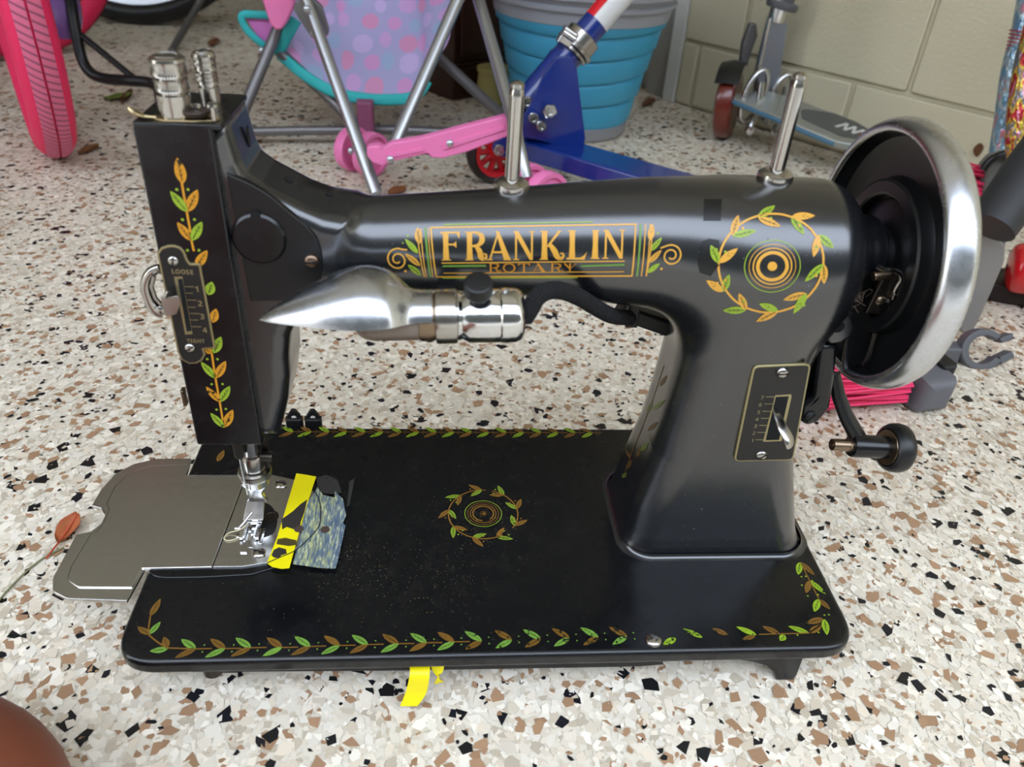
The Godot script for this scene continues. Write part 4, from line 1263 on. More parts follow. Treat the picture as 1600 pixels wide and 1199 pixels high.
func machine_needle(t: Node):
	var x := 0.0522; var z := -0.098
	var g := Geo.new()
	var pb := holder("presser_bar", t)
	g.lathe(PackedVector2Array([Vector2(0.0054, 0.0715), Vector2(0.006, 0.072), Vector2(0.006, 0.0795), Vector2(0.0052, 0.0815), Vector2(0.0042, 0.0818), Vector2(0.004, 0.113)]), Transform3D(Basis(), Vector3(x, 0, z)), 28)
	obj("bar_sleeve", g, M.nickel, pb)
	g = Geo.new()
	knurl(g, Transform3D(Basis(), Vector3(x, 0.0668, z)), 0.0093, 0.0042, 34, 2.0)
	obj("clamp_nut", g, M.nickel, pb)
	g = Geo.new()
	g.lathe(PackedVector2Array([Vector2(0.0055, 0.0602), Vector2(0.0066, 0.0608), Vector2(0.0066, 0.0666), Vector2(0.005, 0.0672)]), Transform3D(Basis(), Vector3(x, 0, z)), 28)
	obj("bar_end", g, M.nickel, pb)
	g = Geo.new()
	g.lathe(PackedVector2Array([Vector2(0, 0.0005), Vector2(0.0025, 0), Vector2(0.0028, 0.0006), Vector2(0.0028, 0.006), Vector2(0, 0.006)]), along(Vector3(.06299, .07961, -.098), Vector3(-1, 0.05, 0)), 20)
	obj("clamp_screw", g, M.dark_steel, pb)
	g = Geo.new()
	g.box(Vector3(0.0035, 0.03, 0.004), Vector3(.05847, .08409, -.103), 0.0008)
	obj("guide_rod", g, M.dark_steel, pb)
	# presser foot: waisted shank, sloping plate and two toothed toes
	g = Geo.new()
	var sh := PackedVector2Array([Vector2(-0.0066, 0.0612), Vector2(-0.006, 0.0585), Vector2(-0.0042, 0.0562), Vector2(-0.0037, 0.0535), Vector2(-0.0046, 0.0505), Vector2(-0.005, 0.0475), Vector2(0.005, 0.0475), Vector2(0.0046, 0.0505), Vector2(0.0037, 0.0535), Vector2(0.0042, 0.0562), Vector2(0.006, 0.0585), Vector2(0.0066, 0.0612)])
	g.extrude(smooth2(sh, 3, true), Transform3D(Basis(), Vector3(x - 0.001, 0, z - 0.001)), 0.003, 0.0007)
	var ft := holder("presser_foot", t)
	obj("shank", g, M.chrome, ft)
	g = Geo.new()
	var xs := x - 0.0022
	g.extrude(round_corners(PackedVector2Array([Vector2(-0.0058, 0), Vector2(0.0058, 0), Vector2(0.005, 0.0125), Vector2(-0.005, 0.0125)]), 0.0008, 2), Transform3D(Basis(Vector3.RIGHT, Vector3(0, 0.50, -0.866), Vector3(0, 0.866, 0.50)), Vector3(xs, BED_Y + 0.0064, z + 0.0105)), 0.0018, 0.0005)
	obj("toe_plate", g, M.nickel, ft)
	var ty := BED_Y + 0.0045
	for s in [-0.0042, 0.0042]:
		g = Geo.new()
		g.box(Vector3(0.0022, 0.002, 0.0125), Vector3(xs - 0.0006 + s, ty, z + 0.0155), 0.0005, Basis(Vector3.RIGHT, 0.1))
		for k in 7: g.box(Vector3(0.0009, 0.0022, 0.0008), Vector3(xs - 0.0006 + s - signf(s) * 0.0013, ty + 0.0001, z + 0.0105 + 0.0017 * k), 0.0002)
		obj("toe", g, M.chrome, ft)
	g = Geo.new()
	g.box(Vector3(0.0098, 0.0022, 0.003), Vector3(xs - 0.0002, ty + 0.0008, z + 0.0098), 0.0005)
	g.box(Vector3(0.0036, 0.0014, 0.0055), Vector3(xs + 0.001, ty + 0.003, z + 0.0085), 0.0004)
	obj("toe_bridge", g, M.chrome, ft)
	g = Geo.new()
	g.tube(PackedVector3Array([Vector3(xs - 0.001, ty + 0.0055, z + 0.0075), Vector3(xs - 0.0055, ty + 0.0018, z + 0.0125), Vector3(xs - 0.0072, ty + 0.001, z + 0.0145)]), 0.0009, 10)
	g.box(Vector3(0.0035, 0.0016, 0.002), Vector3(xs - 0.0078, ty + 0.0009, z + 0.0145), 0.0004)
	obj("thread_finger", g, M.chrome, ft)
	# needle bar clamp and the needle
	g = Geo.new()
	var nc := Vector3(.04778, .08987, -.092)
	g.extrude(PackedVector2Array([Vector2(-0.0024, 0.012), Vector2(-0.0024, -0.0035), Vector2(-0.0014, -0.0055), Vector2(0.0014, -0.0055), Vector2(0.0024, -0.0035), Vector2(0.0024, 0.012)]), Transform3D(Basis(), nc + Vector3(0, 0, -0.0025)), 0.005, 0.0006)
	var nb := obj("needle_clamp", g, M.dark_steel, t)
	g = Geo.new()
	g.tube(PackedVector3Array([Vector3(.04804, .08583, -.0905), Vector3(.04814, .07416, -.0905), Vector3(.04848, .05881, -.0905)]), PackedFloat32Array([0.0009, 0.0008, 0.0005]), 10)
	obj("needle", g, M.nickel, nb)
	# loose end of thread
	g = Geo.new()
	var nyy := BED_Y + 0.0035
	g.tube(smooth3(PackedVector3Array([Vector3(.04771, .042, -.08526), Vector3(.04353, .04, -.08233), Vector3(.03743, .038, -.08191), Vector3(.03548, .0378, -.07821), Vector3(.03799, .0378, -.07624), Vector3(.0425, .0378, -.07764), Vector3(.04472, .038, -.08035)]), 6), 0.0003, 6)
	obj("thread", g, mat(Color(0.85, 0.8, 0.66), 0.8), t)
	# yellow tape on the bed, with worn film beside it
	g = Geo.new()
	var yt := PackedVector2Array([Vector2(.06609, -.13273), Vector2(.07167, -.13153), Vector2(.07848, -.12973), Vector2(.07659, -.10593), Vector2(.07547, -.08001), Vector2(.07452, -.05595), Vector2(.07057, -.05556), Vector2(.0653, -.05699), Vector2(.0621, -.05976), Vector2(.06413, -.07866), Vector2(.06507, -.10438)])
	g.extrude(yt, level(BED_Y + 0.0023), 0.00025)
	var tp := obj("yellow_tape", g, mat(Color(0.93, 0.87, 0.02), 0.45), t)
	var a := Art.new()
	var ink := Color(0.2, 0.19, 0.17)
	for p in [[PackedVector2Array([Vector2(.06414, -.09277), Vector2(.06923, -.09901), Vector2(.07298, -.10541), Vector2(.07611, -.10921), Vector2(.07615, -.09895), Vector2(.07525, -.0906), Vector2(.07548, -.0845), Vector2(.07264, -.08453), Vector2(.06805, -.08659), Vector2(.06591, -.0846)])], [PackedVector2Array([Vector2(.06474, -.07719), Vector2(.06877, -.07812), Vector2(.07503, -.07609), Vector2(.07591, -.07269), Vector2(.07191, -.07178), Vector2(.06474, -.07331)])], [PackedVector2Array([Vector2(.06344, -.06528), Vector2(.06413, -.06903), Vector2(.06654, -.07089), Vector2(.07058, -.06942), Vector2(.07148, -.0661), Vector2(.0689, -.0652), Vector2(.06795, -.06289), Vector2(.06514, -.0634)])]]:
		a.poly(p[0], ink if p[0].size() > 6 else Color(0.3, 0.26, 0.14))
	lay("worn_print", a, level(BED_Y + 0.00256), 1.0, tp)
	g = Geo.new()
	var film := PackedVector2Array([Vector2(.07614, -.10569), Vector2(.07905, -.11393), Vector2(.08045, -.12015), Vector2(.08476, -.11334), Vector2(.0918, -.11107), Vector2(.09113, -.11668), Vector2(.0968, -.10994), Vector2(.10018, -.09588), Vector2(.09904, -.08964), Vector2(.10071, -.08758), Vector2(.09952, -.06041), Vector2(.09875, -.0554), Vector2(.09055, -.05598), Vector2(.07592, -.05893), Vector2(.07663, -.08079)])
	g.extrude(film, level(BED_Y + 0.0022), 0.00018)
	obj("worn_tape_film", g, film_material(film), tp)
	g = Geo.new()
	g.extrude(PackedVector2Array([Vector2(.09866, -.12782), Vector2(.10153, -.13018), Vector2(.10089, -.10626), Vector2(.09951, -.10518)]), level(BED_Y + 0.0002), 0.0003)
	g.extrude(PackedVector2Array([Vector2(.07824, -.13024), Vector2(.08413, -.1326), Vector2(.09169, -.12784), Vector2(.0953, -.1163), Vector2(.09012, -.1152), Vector2(.08166, -.11637)]), level(BED_Y + 0.0012), 0.0002)
	obj("tape_residue", g, mat(Color(0.4, 0.4, 0.4), 0.5, 0.0, {"grain": [Color(0.1, 0.1, 0.11), Color(0.9, 0.9, 0.85)], "scale": 60.0, "gfreq": 0.03}), tp)
	g = Geo.new()
	g.tube(smooth3(PackedVector3Array([Vector3(.06219, .0378, -.05948), Vector3(.06915, .0378, -.06399), Vector3(.0759, .0378, -.06859), Vector3(.08153, .0378, -.07719), Vector3(.08536, .0378, -.08511), Vector3(.08605, .0378, -.0933), Vector3(.08398, .0378, -.1061), Vector3(.08016, .0378, -.11498), Vector3(.07866, .0378, -.11499)]), 5), 0.00025, 6)
	obj("seam_line", g, M.black_dull, tp)
	for q in [Vector3(.07507, .0376, -.08491), Vector3(.08973, .0376, -.08425)]:
		g = Geo.new()
		g.lathe(PackedVector2Array([Vector2(0.0026, 0), Vector2(0.0025, 0.0004), Vector2(0, 0.0005)]), along(q, Vector3.UP), 18)
		obj("plate_hole", g, mat(Color(0.28, 0.22, 0.19), 0.6), tp)
	# tape hanging under the front edge
	g = Geo.new()
	var s1 := [Vector3(.14027, .02348, -.004), Vector3(.14046, .02228, .001), Vector3(.13845, .01172, .003), Vector3(.13558, .0046, .006)]
	var s2 := [Vector3(.1504, .02312, -.004), Vector3(.15018, .02088, .001), Vector3(.14858, .01024, .003), Vector3(.14415, .00421, .006)]
	var s3 := [Vector3(.15067, .02034, -.006), Vector3(.1523, .01684, -.004), Vector3(.15618, .01181, -.003), Vector3(.15747, .01069, -.003)]
	var s4 := [Vector3(.15739, .02114, -.006), Vector3(.15678, .01772, -.004), Vector3(.15423, .01504, -.003), Vector3(.1523, .00877, -.003)]
	for pr in [[s1, s2], [s3, s4]]:
		var rows := []
		for side in [0, 1]:
			var pv := PackedVector3Array()
			for q in pr[side]: pv.append(q)
			rows.append(smooth3(pv, 4))
		var back := []
		for r in rows:
			var b := PackedVector3Array()
			for q in r: b.append(q + Vector3(0, 0, -0.0003))
			back.append(b)
		g.grid(rows); g.grid(back)
	var ht := obj("hanging_tape", g, mat(Color(0.93, 0.86, 0.03), 0.45), t)
	# the arm's two cleaned patches, dust on the pillar and arm, lint by the bearing
	var pa := Art.new()
	pa.poly(PackedVector2Array([Vector2(-15, 18), Vector2(13, 18), Vector2(13, -16), Vector2(-14, -16)]), Color(0.03, 0.032, 0.033))
	pa.poly(PackedVector2Array([Vector2(-14, -48), Vector2(-4, -44), Vector2(12, -46), Vector2(14, -86), Vector2(2, -104), Vector2(-16, -98), Vector2(-20, -78)]), Color(0.05, 0.052, 0.055))
	lay("cleaned_patch", pa, Transform3D(Vector3(.9468, .14349, .28808), Vector3(-.02652, .92685, -.3745), Vector3(-.32074, .34694, .88134), Vector3(.26827, .24045, -.066)), .00027, t, sd_body)
	g = Geo.new()
	var dr := RandomNumberGenerator.new(); dr.seed = 31
	for k in 420:
		var on_arm := dr.randf() < 0.4
		var o0 := Vector3(dr.randf_range(0.12, 0.34), dr.randf_range(0.2, 0.25), -0.03) if on_arm else Vector3(dr.randf_range(0.265, 0.352), dr.randf_range(0.04, 0.2), -0.03)
		var dn := Vector3(0, -0.55, -1).normalized() if on_arm else Vector3(0, 0, -1)
		var h := march(sd_body, o0, dn)
		if sd_body(h) > 0.0005: continue
		var nn := grad(sd_body, h).normalized()
		var u := nn.cross(Vector3(dr.randf_range(-1, 1), dr.randf_range(-1, 1), 0.3)).normalized()
		var w := nn.cross(u)
		var s := dr.randf_range(0.00008, 0.0002); var l: float = s * (4.0 if dr.randf() < 0.08 else 1.2)
		h += nn * 0.00008
		g.col = lin(Color(0.6, 0.62, 0.64) * dr.randf_range(0.35, 1.0))
		g.tri(h - u * l, h + w * s, h + u * l, nn, nn, nn); g.tri(h - u * l, h + u * l, h - w * s, nn, nn, nn)
	var spk := obj("dust_specks", g, M.decal, t)
	spk.set_meta("kind", "stuff")
	g = Geo.new()
	for k in 22:
		var c0 := Vector3(.33865, .19785, -.068) + Vector3(dr.randf_range(-0.006, 0.008), dr.randf_range(-0.004, 0.006), dr.randf_range(-0.004, 0.004))
		var ps := PackedVector3Array()
		for j in 4: ps.append(c0 + Vector3(dr.randf_range(-0.005, 0.005), dr.randf_range(-0.004, 0.004), dr.randf_range(-0.003, 0.003)))
		g.tube(smooth3(ps, 4), 0.00009, 4, false)
	var lt := obj("lint", g, mat(Color(0.45, 0.38, 0.32), 0.9), t)
	lt.set_meta("kind", "stuff")
	# crumbs of old glue and paint dust
	g = Geo.new()
	var r := RandomNumberGenerator.new(); r.seed = 21
	for k in 1500:
		var ctr: Vector2 = [Vector2(0.099, -0.068), Vector2(0.115, -0.05), Vector2(0.16, -0.05), Vector2(0.18, -0.09)][r.randi() % 4]
		var sp: float = 0.014 if r.randf() < 0.6 else 0.05
		var p := ctr + Vector2(r.randfn() * sp, r.randfn() * sp)
		if p.x < 0.085 and p.y < -0.05 or p.x < 0.02 or p.x > 0.25 or p.y > -0.008 or p.y < -0.17: continue
		var s := r.randf_range(0.00007, 0.00024)
		var an := r.randf() * TAU
		var c := Color(0.75, 0.66, 0.4) if r.randf() < 0.6 else Color(0.75, 0.75, 0.7)
		g.col = lin(c * r.randf_range(0.4, 1.0))
		var q0 := Vector3(p.x, BED_Y + 0.0001, p.y)
		var e := Vector3(cos(an), 0, sin(an)) * s; var f := Vector3(-sin(an), 0, cos(an)) * s
		g.tri(q0 - e, q0 + f, q0 + e, Vector3.UP, Vector3.UP, Vector3.UP)
		g.tri(q0 - e, q0 + e, q0 - f, Vector3.UP, Vector3.UP, Vector3.UP)
	var du := obj("glue_crumbs", g, M.decal, t)
	du.set_meta("kind", "stuff")

func film_material(film: PackedVector2Array) -> Material:
	var lo := film[0]; var hi := film[0]
	for q in film: lo = lo.min(q); hi = hi.max(q)
	var n1 := FastNoiseLite.new(); n1.seed = 3; n1.frequency = 0.02; n1.fractal_gain = 0.65; n1.fractal_octaves = 5
	var n2 := FastNoiseLite.new(); n2.seed = 8; n2.frequency = 0.055; n2.fractal_gain = 0.7; n2.fractal_octaves = 5
	var S := 256
	var im := Image.create(S, S, false, Image.FORMAT_RGB8)
	for y in S:
		for x in S:
			var u := float(x) / S; var v := float(y) / S
			var a := n1.get_noise_2d(x * 1.6, y * 0.7); var b := n2.get_noise_2d(x, y * 0.5)
			var c := Color(0.30, 0.36, 0.42).lerp(Color(0.46, 0.52, 0.57), clamp(a + 0.5, 0, 1))
			var yl: float = clamp((b + a * 0.8) * 1.8 + 0.6 - abs(u - 0.3) * 1.1, 0.0, 1.0)
			c = c.lerp(Color(0.70, 0.70, 0.42), yl * 0.8)
			if b > 0.28: c = c.lerp(Color(0.80, 0.83, 0.78), 0.7)
			im.set_pixel(x, y, c)
	var m := StandardMaterial3D.new()
	m.albedo_texture = ImageTexture.create_from_image(im)
	m.roughness = 0.55
	m.uv1_scale = Vector3(1 / (hi.x - lo.x), 1 / (hi.y - lo.y), 1)
	m.uv1_offset = Vector3(-lo.x / (hi.x - lo.x), -lo.y / (hi.y - lo.y), 0)
	return m

# ---- letters, drawn as strokes in a box x0..x1, y0 (foot) .. y1 (top)
func letter(a: Art, ch: String, x0: float, x1: float, y0: float, y1: float, c: Color, fat := 0.27):
	var w := x1 - x0; var h := y1 - y0
	var p := func(x: float, y: float) -> Vector2: return Vector2(x0 + x * w, y0 + y * h)
	var t := fat * h * 0.72
	var th := t * 0.34
	var stem := func(x: float, k := 1.0):
		a.stroke(p.call(x, 0.0), p.call(x, 0.5), t * 1.16 * k, t * 0.92 * k, c)
		a.stroke(p.call(x, 0.5), p.call(x, 1.0), t * 0.92 * k, t * 1.02 * k, c)
	var serif := func(x: float, y: float, l: float):
		a.stroke(p.call(x, y) - Vector2(l, 0), p.call(x, y) + Vector2(l, 0), th * 0.6, th * 0.6, c)
	var curve := func(pts: Array, wa: Array):
		var v := PackedVector2Array()
		for q in pts: v.append(p.call(q[0], q[1]))
		var s := smooth2(v, 7)
		var L := PackedVector2Array(); var Rr := PackedVector2Array()
		for i in s.size():
			var d := (s[min(i + 1, s.size() - 1)] - s[max(i - 1, 0)]).normalized()
			var u := float(i) / (s.size() - 1) * (wa.size() - 1)
			var ww: float = lerp(wa[int(u)], wa[min(int(u) + 1, wa.size() - 1)], u - int(u)) * t / 2
			L.append(s[i] + Vector2(-d.y, d.x) * ww); Rr.append(s[i] - Vector2(-d.y, d.x) * ww)
		for i in s.size() - 1: a.poly(PackedVector2Array([L[i], L[i + 1], Rr[i + 1], Rr[i]]), c)
	match ch:
		"F":
			stem.call(0.27); serif.call(0.27, 0.015, t * 0.85)
			a.stroke(p.call(0.0, 0.975), p.call(0.98, 0.985), th, th, c)
			a.poly(PackedVector2Array([p.call(0.98, 1.0), p.call(0.8, 0.96), p.call(0.95, 0.76)]), c)
			a.stroke(p.call(0.3, 0.56), p.call(0.78, 0.56), th, th, c)
			a.poly(PackedVector2Array([p.call(0.8, 0.68), p.call(0.62, 0.56), p.call(0.8, 0.44)]), c)
		"R":
			stem.call(0.24); serif.call(0.22, 0.015, t * 0.75); serif.call(0.2, 0.985, t * 0.7)
			curve.call([[0.25, 0.97], [0.55, 0.97], [0.78, 0.86], [0.8, 0.68], [0.62, 0.53], [0.3, 0.5]], [0.3, 0.4, 0.9, 1.05, 0.6, 0.3])
			curve.call([[0.5, 0.53], [0.68, 0.34], [0.76, 0.12], [0.9, 0.03], [1.0, 0.12], [0.96, 0.24], [0.88, 0.2]], [0.5, 1.0, 1.05, 0.6, 0.4, 0.35, 0.3])
		"A":
			a.stroke(p.call(0.12, 0.0), p.call(0.46, 0.94), th * 0.95, th * 0.9, c)
			a.poly(PackedVector2Array([p.call(0.36, 1.03), p.call(0.5, 1.0), p.call(0.97, 0.0), p.call(0.70, 0.0)]), c)
			a.stroke(p.call(0.2, 0.28), p.call(0.74, 0.28), th, th, c)
			serif.call(0.12, 0.015, t * 0.5); serif.call(0.83, 0.015, t * 0.7)
		"N":
			a.stroke(p.call(0.13, 0.0), p.call(0.13, 0.97), th, th, c)
			a.poly(PackedVector2Array([p.call(0.0, 1.0), p.call(0.24, 1.0), p.call(0.92, 0.1), p.call(0.92, -0.01), p.call(0.78, 0.0)]), c)
			a.stroke(p.call(0.89, 0.0), p.call(0.89, 1.0), th, th, c)
			serif.call(0.13, 0.015, t * 0.55); serif.call(0.88, 0.985, t * 0.5)
		"K":
			stem.call(0.22); serif.call(0.2, 0.015, t * 0.75); serif.call(0.2, 0.985, t * 0.7)
			a.stroke(p.call(0.34, 0.45), p.call(0.82, 0.98), th, th * 1.4, c); serif.call(0.82, 0.985, t * 0.4)
			curve.call([[0.42, 0.56], [0.62, 0.32], [0.74, 0.12], [0.88, 0.03], [1.0, 0.12], [0.96, 0.24], [0.88, 0.2]], [0.6, 1.05, 1.0, 0.6, 0.4, 0.35, 0.3])
		"L":
			stem.call(0.3); serif.call(0.28, 0.985, t * 0.75)
			a.stroke(p.call(0.05, 0.02), p.call(0.9, 0.02), th, th, c)
			a.poly(PackedVector2Array([p.call(0.62, 0.03), p.call(0.9, 0.03), p.call(1.0, 0.26), p.call(0.88, 0.14)]), c)
		"I":
			stem.call(0.5); serif.call(0.5, 0.015, t * 0.8); serif.call(0.5, 0.985, t * 0.7)
		"O":
			curve.call([[0.5, 0.98], [0.2, 0.84], [0.08, 0.5], [0.2, 0.16], [0.5, 0.02], [0.8, 0.16], [0.92, 0.5], [0.8, 0.84], [0.5, 0.98]], [0.4, 0.8, 1.1, 0.8, 0.4, 0.8, 1.1, 0.8, 0.4])
		"T":
			stem.call(0.5); serif.call(0.5, 0.015, t * 0.7)
			a.stroke(p.call(0.02, 0.96), p.call(0.98, 0.96), th, th, c)
			a.poly(PackedVector2Array([p.call(0.02, 1.0), p.call(0.2, 0.95), p.call(0.04, 0.74)]), c); a.poly(PackedVector2Array([p.call(0.98, 1.0), p.call(0.8, 0.95), p.call(0.96, 0.74)]), c)
		"Y":
			stem.call(0.5, 0.9); a.stroke(p.call(0.5, 0.4), p.call(0.9, 0.98), th, th, c)
			a.stroke(p.call(0.5, 0.42), p.call(0.12, 0.98), t * 0.9, t * 0.9, c); serif.call(0.12, 0.985, t * 0.5); serif.call(0.9, 0.985, t * 0.4); serif.call(0.5, 0.015, t * 0.7)

func spiral(a: Art, c: Vector2, r0: float, r1: float, a0: float, turns: float, w: float, col: Color, join: Vector2):
	var pts := PackedVector2Array([join])
	for k in 41:
		var t := k / 40.0
		pts.append(c + Vector2(cos(a0 + turns * TAU * t), sin(a0 + turns * TAU * t)) * lerp(r1, r0, t))
	a.line(pts, w, col)

func machine_art(t: Node):
	# name panel on the arm; drawn in units of a third of a millimetre about its middle
	var a := Art.new()
	var K := 2.963
	var o := Vector2(800, 440)
	var q := func(x: float, y: float) -> Vector2: return Vector2(x - 800, 440 - y)
	var L := func(x0: float, y0: float, x1: float, y1: float, w: float, c: Color): a.line(PackedVector2Array([q.call(x0, y0), q.call(x1, y1)]), w, c)
	L.call(340, 346, 1280, 331, 7, GOLD); L.call(357, 570, 1270, 565, 7, GOLD); L.call(342, 346, 357, 570, 7, GOLD); L.call(1275, 332, 1269, 565, 7, GOLD)
	L.call(400, 333, 1080, 321, 5, GREEN); L.call(385, 575, 1015, 573, 5, GREEN)
	L.call(317, 347, 330, 570, 9, GREEN_DIM); L.call(330, 347, 341, 570, 4, GOLD); L.call(296, 350, 310, 572, 5, GOLD)
	L.call(1298, 331, 1292, 565, 9, GREEN_DIM); L.call(1320, 330, 1312, 565, 5, GOLD); L.call(1342, 330, 1334, 565, 5, GOLD)
	L.call(388, 506, 1230, 497, 5, GOLD); L.call(392, 520, 590, 518, 9, GREEN_DIM); L.call(1032, 519, 1230, 513, 8, GREEN_DIM); L.call(393, 552, 1230, 545, 4, GOLD)
	for z in [["F", 385, 476, 366, 493], ["R", 494, 594, 365, 493], ["A", 596, 710, 364, 492], ["N", 718, 814, 362, 491], ["K", 836, 948, 361, 490], ["L", 958, 1056, 359, 488], ["I", 1066, 1120, 358, 486], ["N", 1128, 1226, 356, 485]]:
		letter(a, z[0], z[1] - 800.0, z[2] - 800.0, 440.0 - z[4], 440.0 - z[3], GOLD)
	for z in [["R", 598, 660], ["O", 668, 728], ["T", 738, 796], ["A", 800, 872], ["R", 882, 948], ["Y", 946, 1014]]:
		letter(a, z[0], z[1] - 800.0, z[2] - 800.0, 440.0 - 548, 440.0 - 507, Color(0.78, 0.52, 0.16), 0.26)
	# left and right sprigs
	L.call(283, 400, 300, 570, 5, GOLD); L.call(1350, 400, 1336, 565, 5, GOLD)
	a.leaf(q.call(290, 418), q.call(280, 345), 34, GOLD, INK); a.leaf(q.call(283, 462), q.call(224, 396), 26, GREEN, INK)
	a.leaf(q.call(288, 518), q.call(222, 462), 26, GOLD, INK); a.leaf(q.call(288, 562), q.call(231, 512), 26, GREEN, INK)
	a.leaf(q.call(1342, 405), q.call(1352, 328), 30, GOLD, INK); a.leaf(q.call(1344, 452), q.call(1396, 390), 24, GREEN, INK)
	a.leaf(q.call(1340, 505), q.call(1396, 446), 24, GOLD, INK); a.leaf(q.call(1338, 550), q.call(1392, 506), 24, GREEN, INK)
	spiral(a, q.call(186, 490), 12, 52, PI * 0.35, 1.7, 7, GOLD, q.call(232, 446))
	var pts := PackedVector2Array([q.call(1392, 438)])
	for k in 41: pts.append(q.call(1442, 472) + Vector2(cos(PI * 0.65 - 1.7 * TAU * k / 40.0), sin(PI * 0.65 - 1.7 * TAU * k / 40.0)) * lerp(50.0, 12.0, k / 40.0))
	a.line(pts, 7, GOLD)
	a.dot(q.call(217, 542), 6, GOLD); a.dot(q.call(1402, 532), 6, GOLD); a.dot(q.call(237, 383), 5, GREEN); a.dot(q.call(1376, 371), 5, GREEN); a.dot(q.call(214, 415), 4, GREEN); a.dot(q.call(1360, 432), 4, GREEN)
	lay("gold_name_panel", a, Transform3D(Vector3(.99407, .06491, .08724), Vector3(-.02269, .90847, -.41734), Vector3(-.10634, .41288, .90455), Vector3(.19339, .21868, -.0715)), .00028 / K, t, sd_body)
	# wreath round the target on the arm's end
	a = Art.new()
	var c := Vector2(667, 625)
	var w := func(x: float, y: float) -> Vector2: return Vector2(x - 667, 625 - y)
	a.ring(Vector2.ZERO, 164, 5, GREEN, 0.97); a.ring(Vector2.ZERO, 137, 4, GOLD, 0.97); a.ring(Vector2.ZERO, 113, 8, GOLD, 0.97); a.ring(Vector2.ZERO, 86, 21, GOLD, 0.97); a.dot(Vector2.ZERO, 29, GOLD)
	var nodes := [[568, 328, 665, 252, 705, 383, 0], [765, 320, 905, 315, 845, 432, 1], [930, 432, 1022, 515, 905, 570, 0], [968, 610, 980, 735, 863, 720, 1], [880, 793, 808, 925, 742, 835, 0], [715, 905, 583, 978, 597, 857, 1], [520, 900, 378, 905, 475, 790, 0], [380, 782, 278, 710, 415, 675, 1], [350, 605, 300, 495, 460, 515, 0], [425, 440, 452, 312, 563, 408, 1]]
	for k in 60:
		var b0 := TAU * k / 60; var b1 := TAU * (k + 1.05) / 60
		a.line(PackedVector2Array([w.call(658 + cos(b0) * 309, 610 + sin(b0) * 306), w.call(658 + cos(b1) * 309, 610 + sin(b1) * 306)]), 13, GOLD)
	for n in nodes:
		var outer: Color = GREEN if n[6] == 0 else GOLD
		var inner: Color = GOLD if n[6] == 0 else GREEN
		a.leaf(w.call(n[0], n[1]), w.call(n[2], n[3]), 48, outer, INK)
		a.leaf(w.call(n[0], n[1]), w.call(n[4], n[5]), 46, inner, INK)
	for k in 10:
		var an := TAU * (k + 0.42) / 10
		for s in [-1, 1]: a.dot(w.call(658 + cos(an) * (308 + s * 28), 610 + sin(an) * (306 + s * 28)), 9, GREEN if k % 2 else GOLD)
	lay("gold_wreath", a, Transform3D(Vector3(.92074, .18772, .34206), Vector3(-.02087, .8991, -.43725), Vector3(-.38962, .39546, .83175), Vector3(.2982, .21751, -.0615)), .00028 / 4.0, t, sd_body)
	# medallion on the bed
	a = Art.new()
	var U := 0.001
	var r0 := 20.6
	var g2 := Color(0.50, 0.60, 0.18); var b2 := GOLD_DIM
	a.ring(Vector2.ZERO, 10.9, 0.45, g2); a.ring(Vector2.ZERO, 9.2, 0.3, b2); a.ring(Vector2.ZERO, 7.6, 0.5, b2); a.ring(Vector2.ZERO, 6.1, 0.8, b2, 1.0, -0.9, 4.6); a.dot(Vector2(0.3, 0), 0.9, b2); a.ring(Vector2.ZERO, 1.7, 0.3, b2)
	for k in 60:
		if k % 60 in [12, 13, 50, 51, 52, 53]: continue
		var b0 := TAU * k / 60; var b1 := TAU * (k + 1.05) / 60
		a.line(PackedVector2Array([Vector2(cos(b0), sin(b0)) * r0, Vector2(cos(b1), sin(b1)) * r0]), 0.75, b2)
	for k in 9:
		var an := TAU * k / 9 + 0.18
		var nd := Vector2(cos(an), sin(an)) * r0
		var tg := Vector2(-sin(an), cos(an)); var rd := Vector2(cos(an), sin(an))
		var co: Color = g2 if k % 2 else b2
		var ci: Color = b2 if k % 2 else g2
		a.leaf(nd, nd + tg * 8.2 + rd * 4.8, 3.0, co, INK, 0.25 if k > 6 else 0.0, k); a.leaf(nd, nd + tg * 7.0 - rd * 5.5, 3.0, ci, INK, 0.4 if k > 6 else 0.0, k + 9)
		for s in [-2.0, 2.0]: a.dot(Vector2(cos(an + 0.32), sin(an + 0.32)) * (r0 + s), 0.55, g2 if k % 2 else b2)
	lay("bed_medallion", a, Transform3D(Basis(Vector3.RIGHT, Vector3.FORWARD, Vector3.UP), Vector3(.17983, .035, -.09912)), U, t)
	# garland along the front and up both corners of the bed (plan view, x right, y away)
	a = Art.new()
	var fr := Transform3D(Basis(Vector3.RIGHT, Vector3.BACK, Vector3.UP), Vector3(0, BED_Y, 0))
	var gl := Color(0.44, 0.60, 0.24); var gd := Color(0.46, 0.33, 0.13); var gr := Color(0.54, 0.66, 0.14)
	var path := PackedVector2Array([Vector2(.03821, -.00732), Vector2(.05205, -.00713), Vector2(.06404, -.00743), Vector2(.07895, -.00721), Vector2(.09234, -.00748), Vector2(.10646, -.00767), Vector2(.12005, -.00787), Vector2(.135, -.00796), Vector2(.14878, -.00824), Vector2(.16235, -.00852), Vector2(.17602, -.00874), Vector2(.19106, -.009), Vector2(.20558, -.00927), Vector2(.2202, -.00951), Vector2(.23492, -.00976), Vector2(.24972, -.00981)])
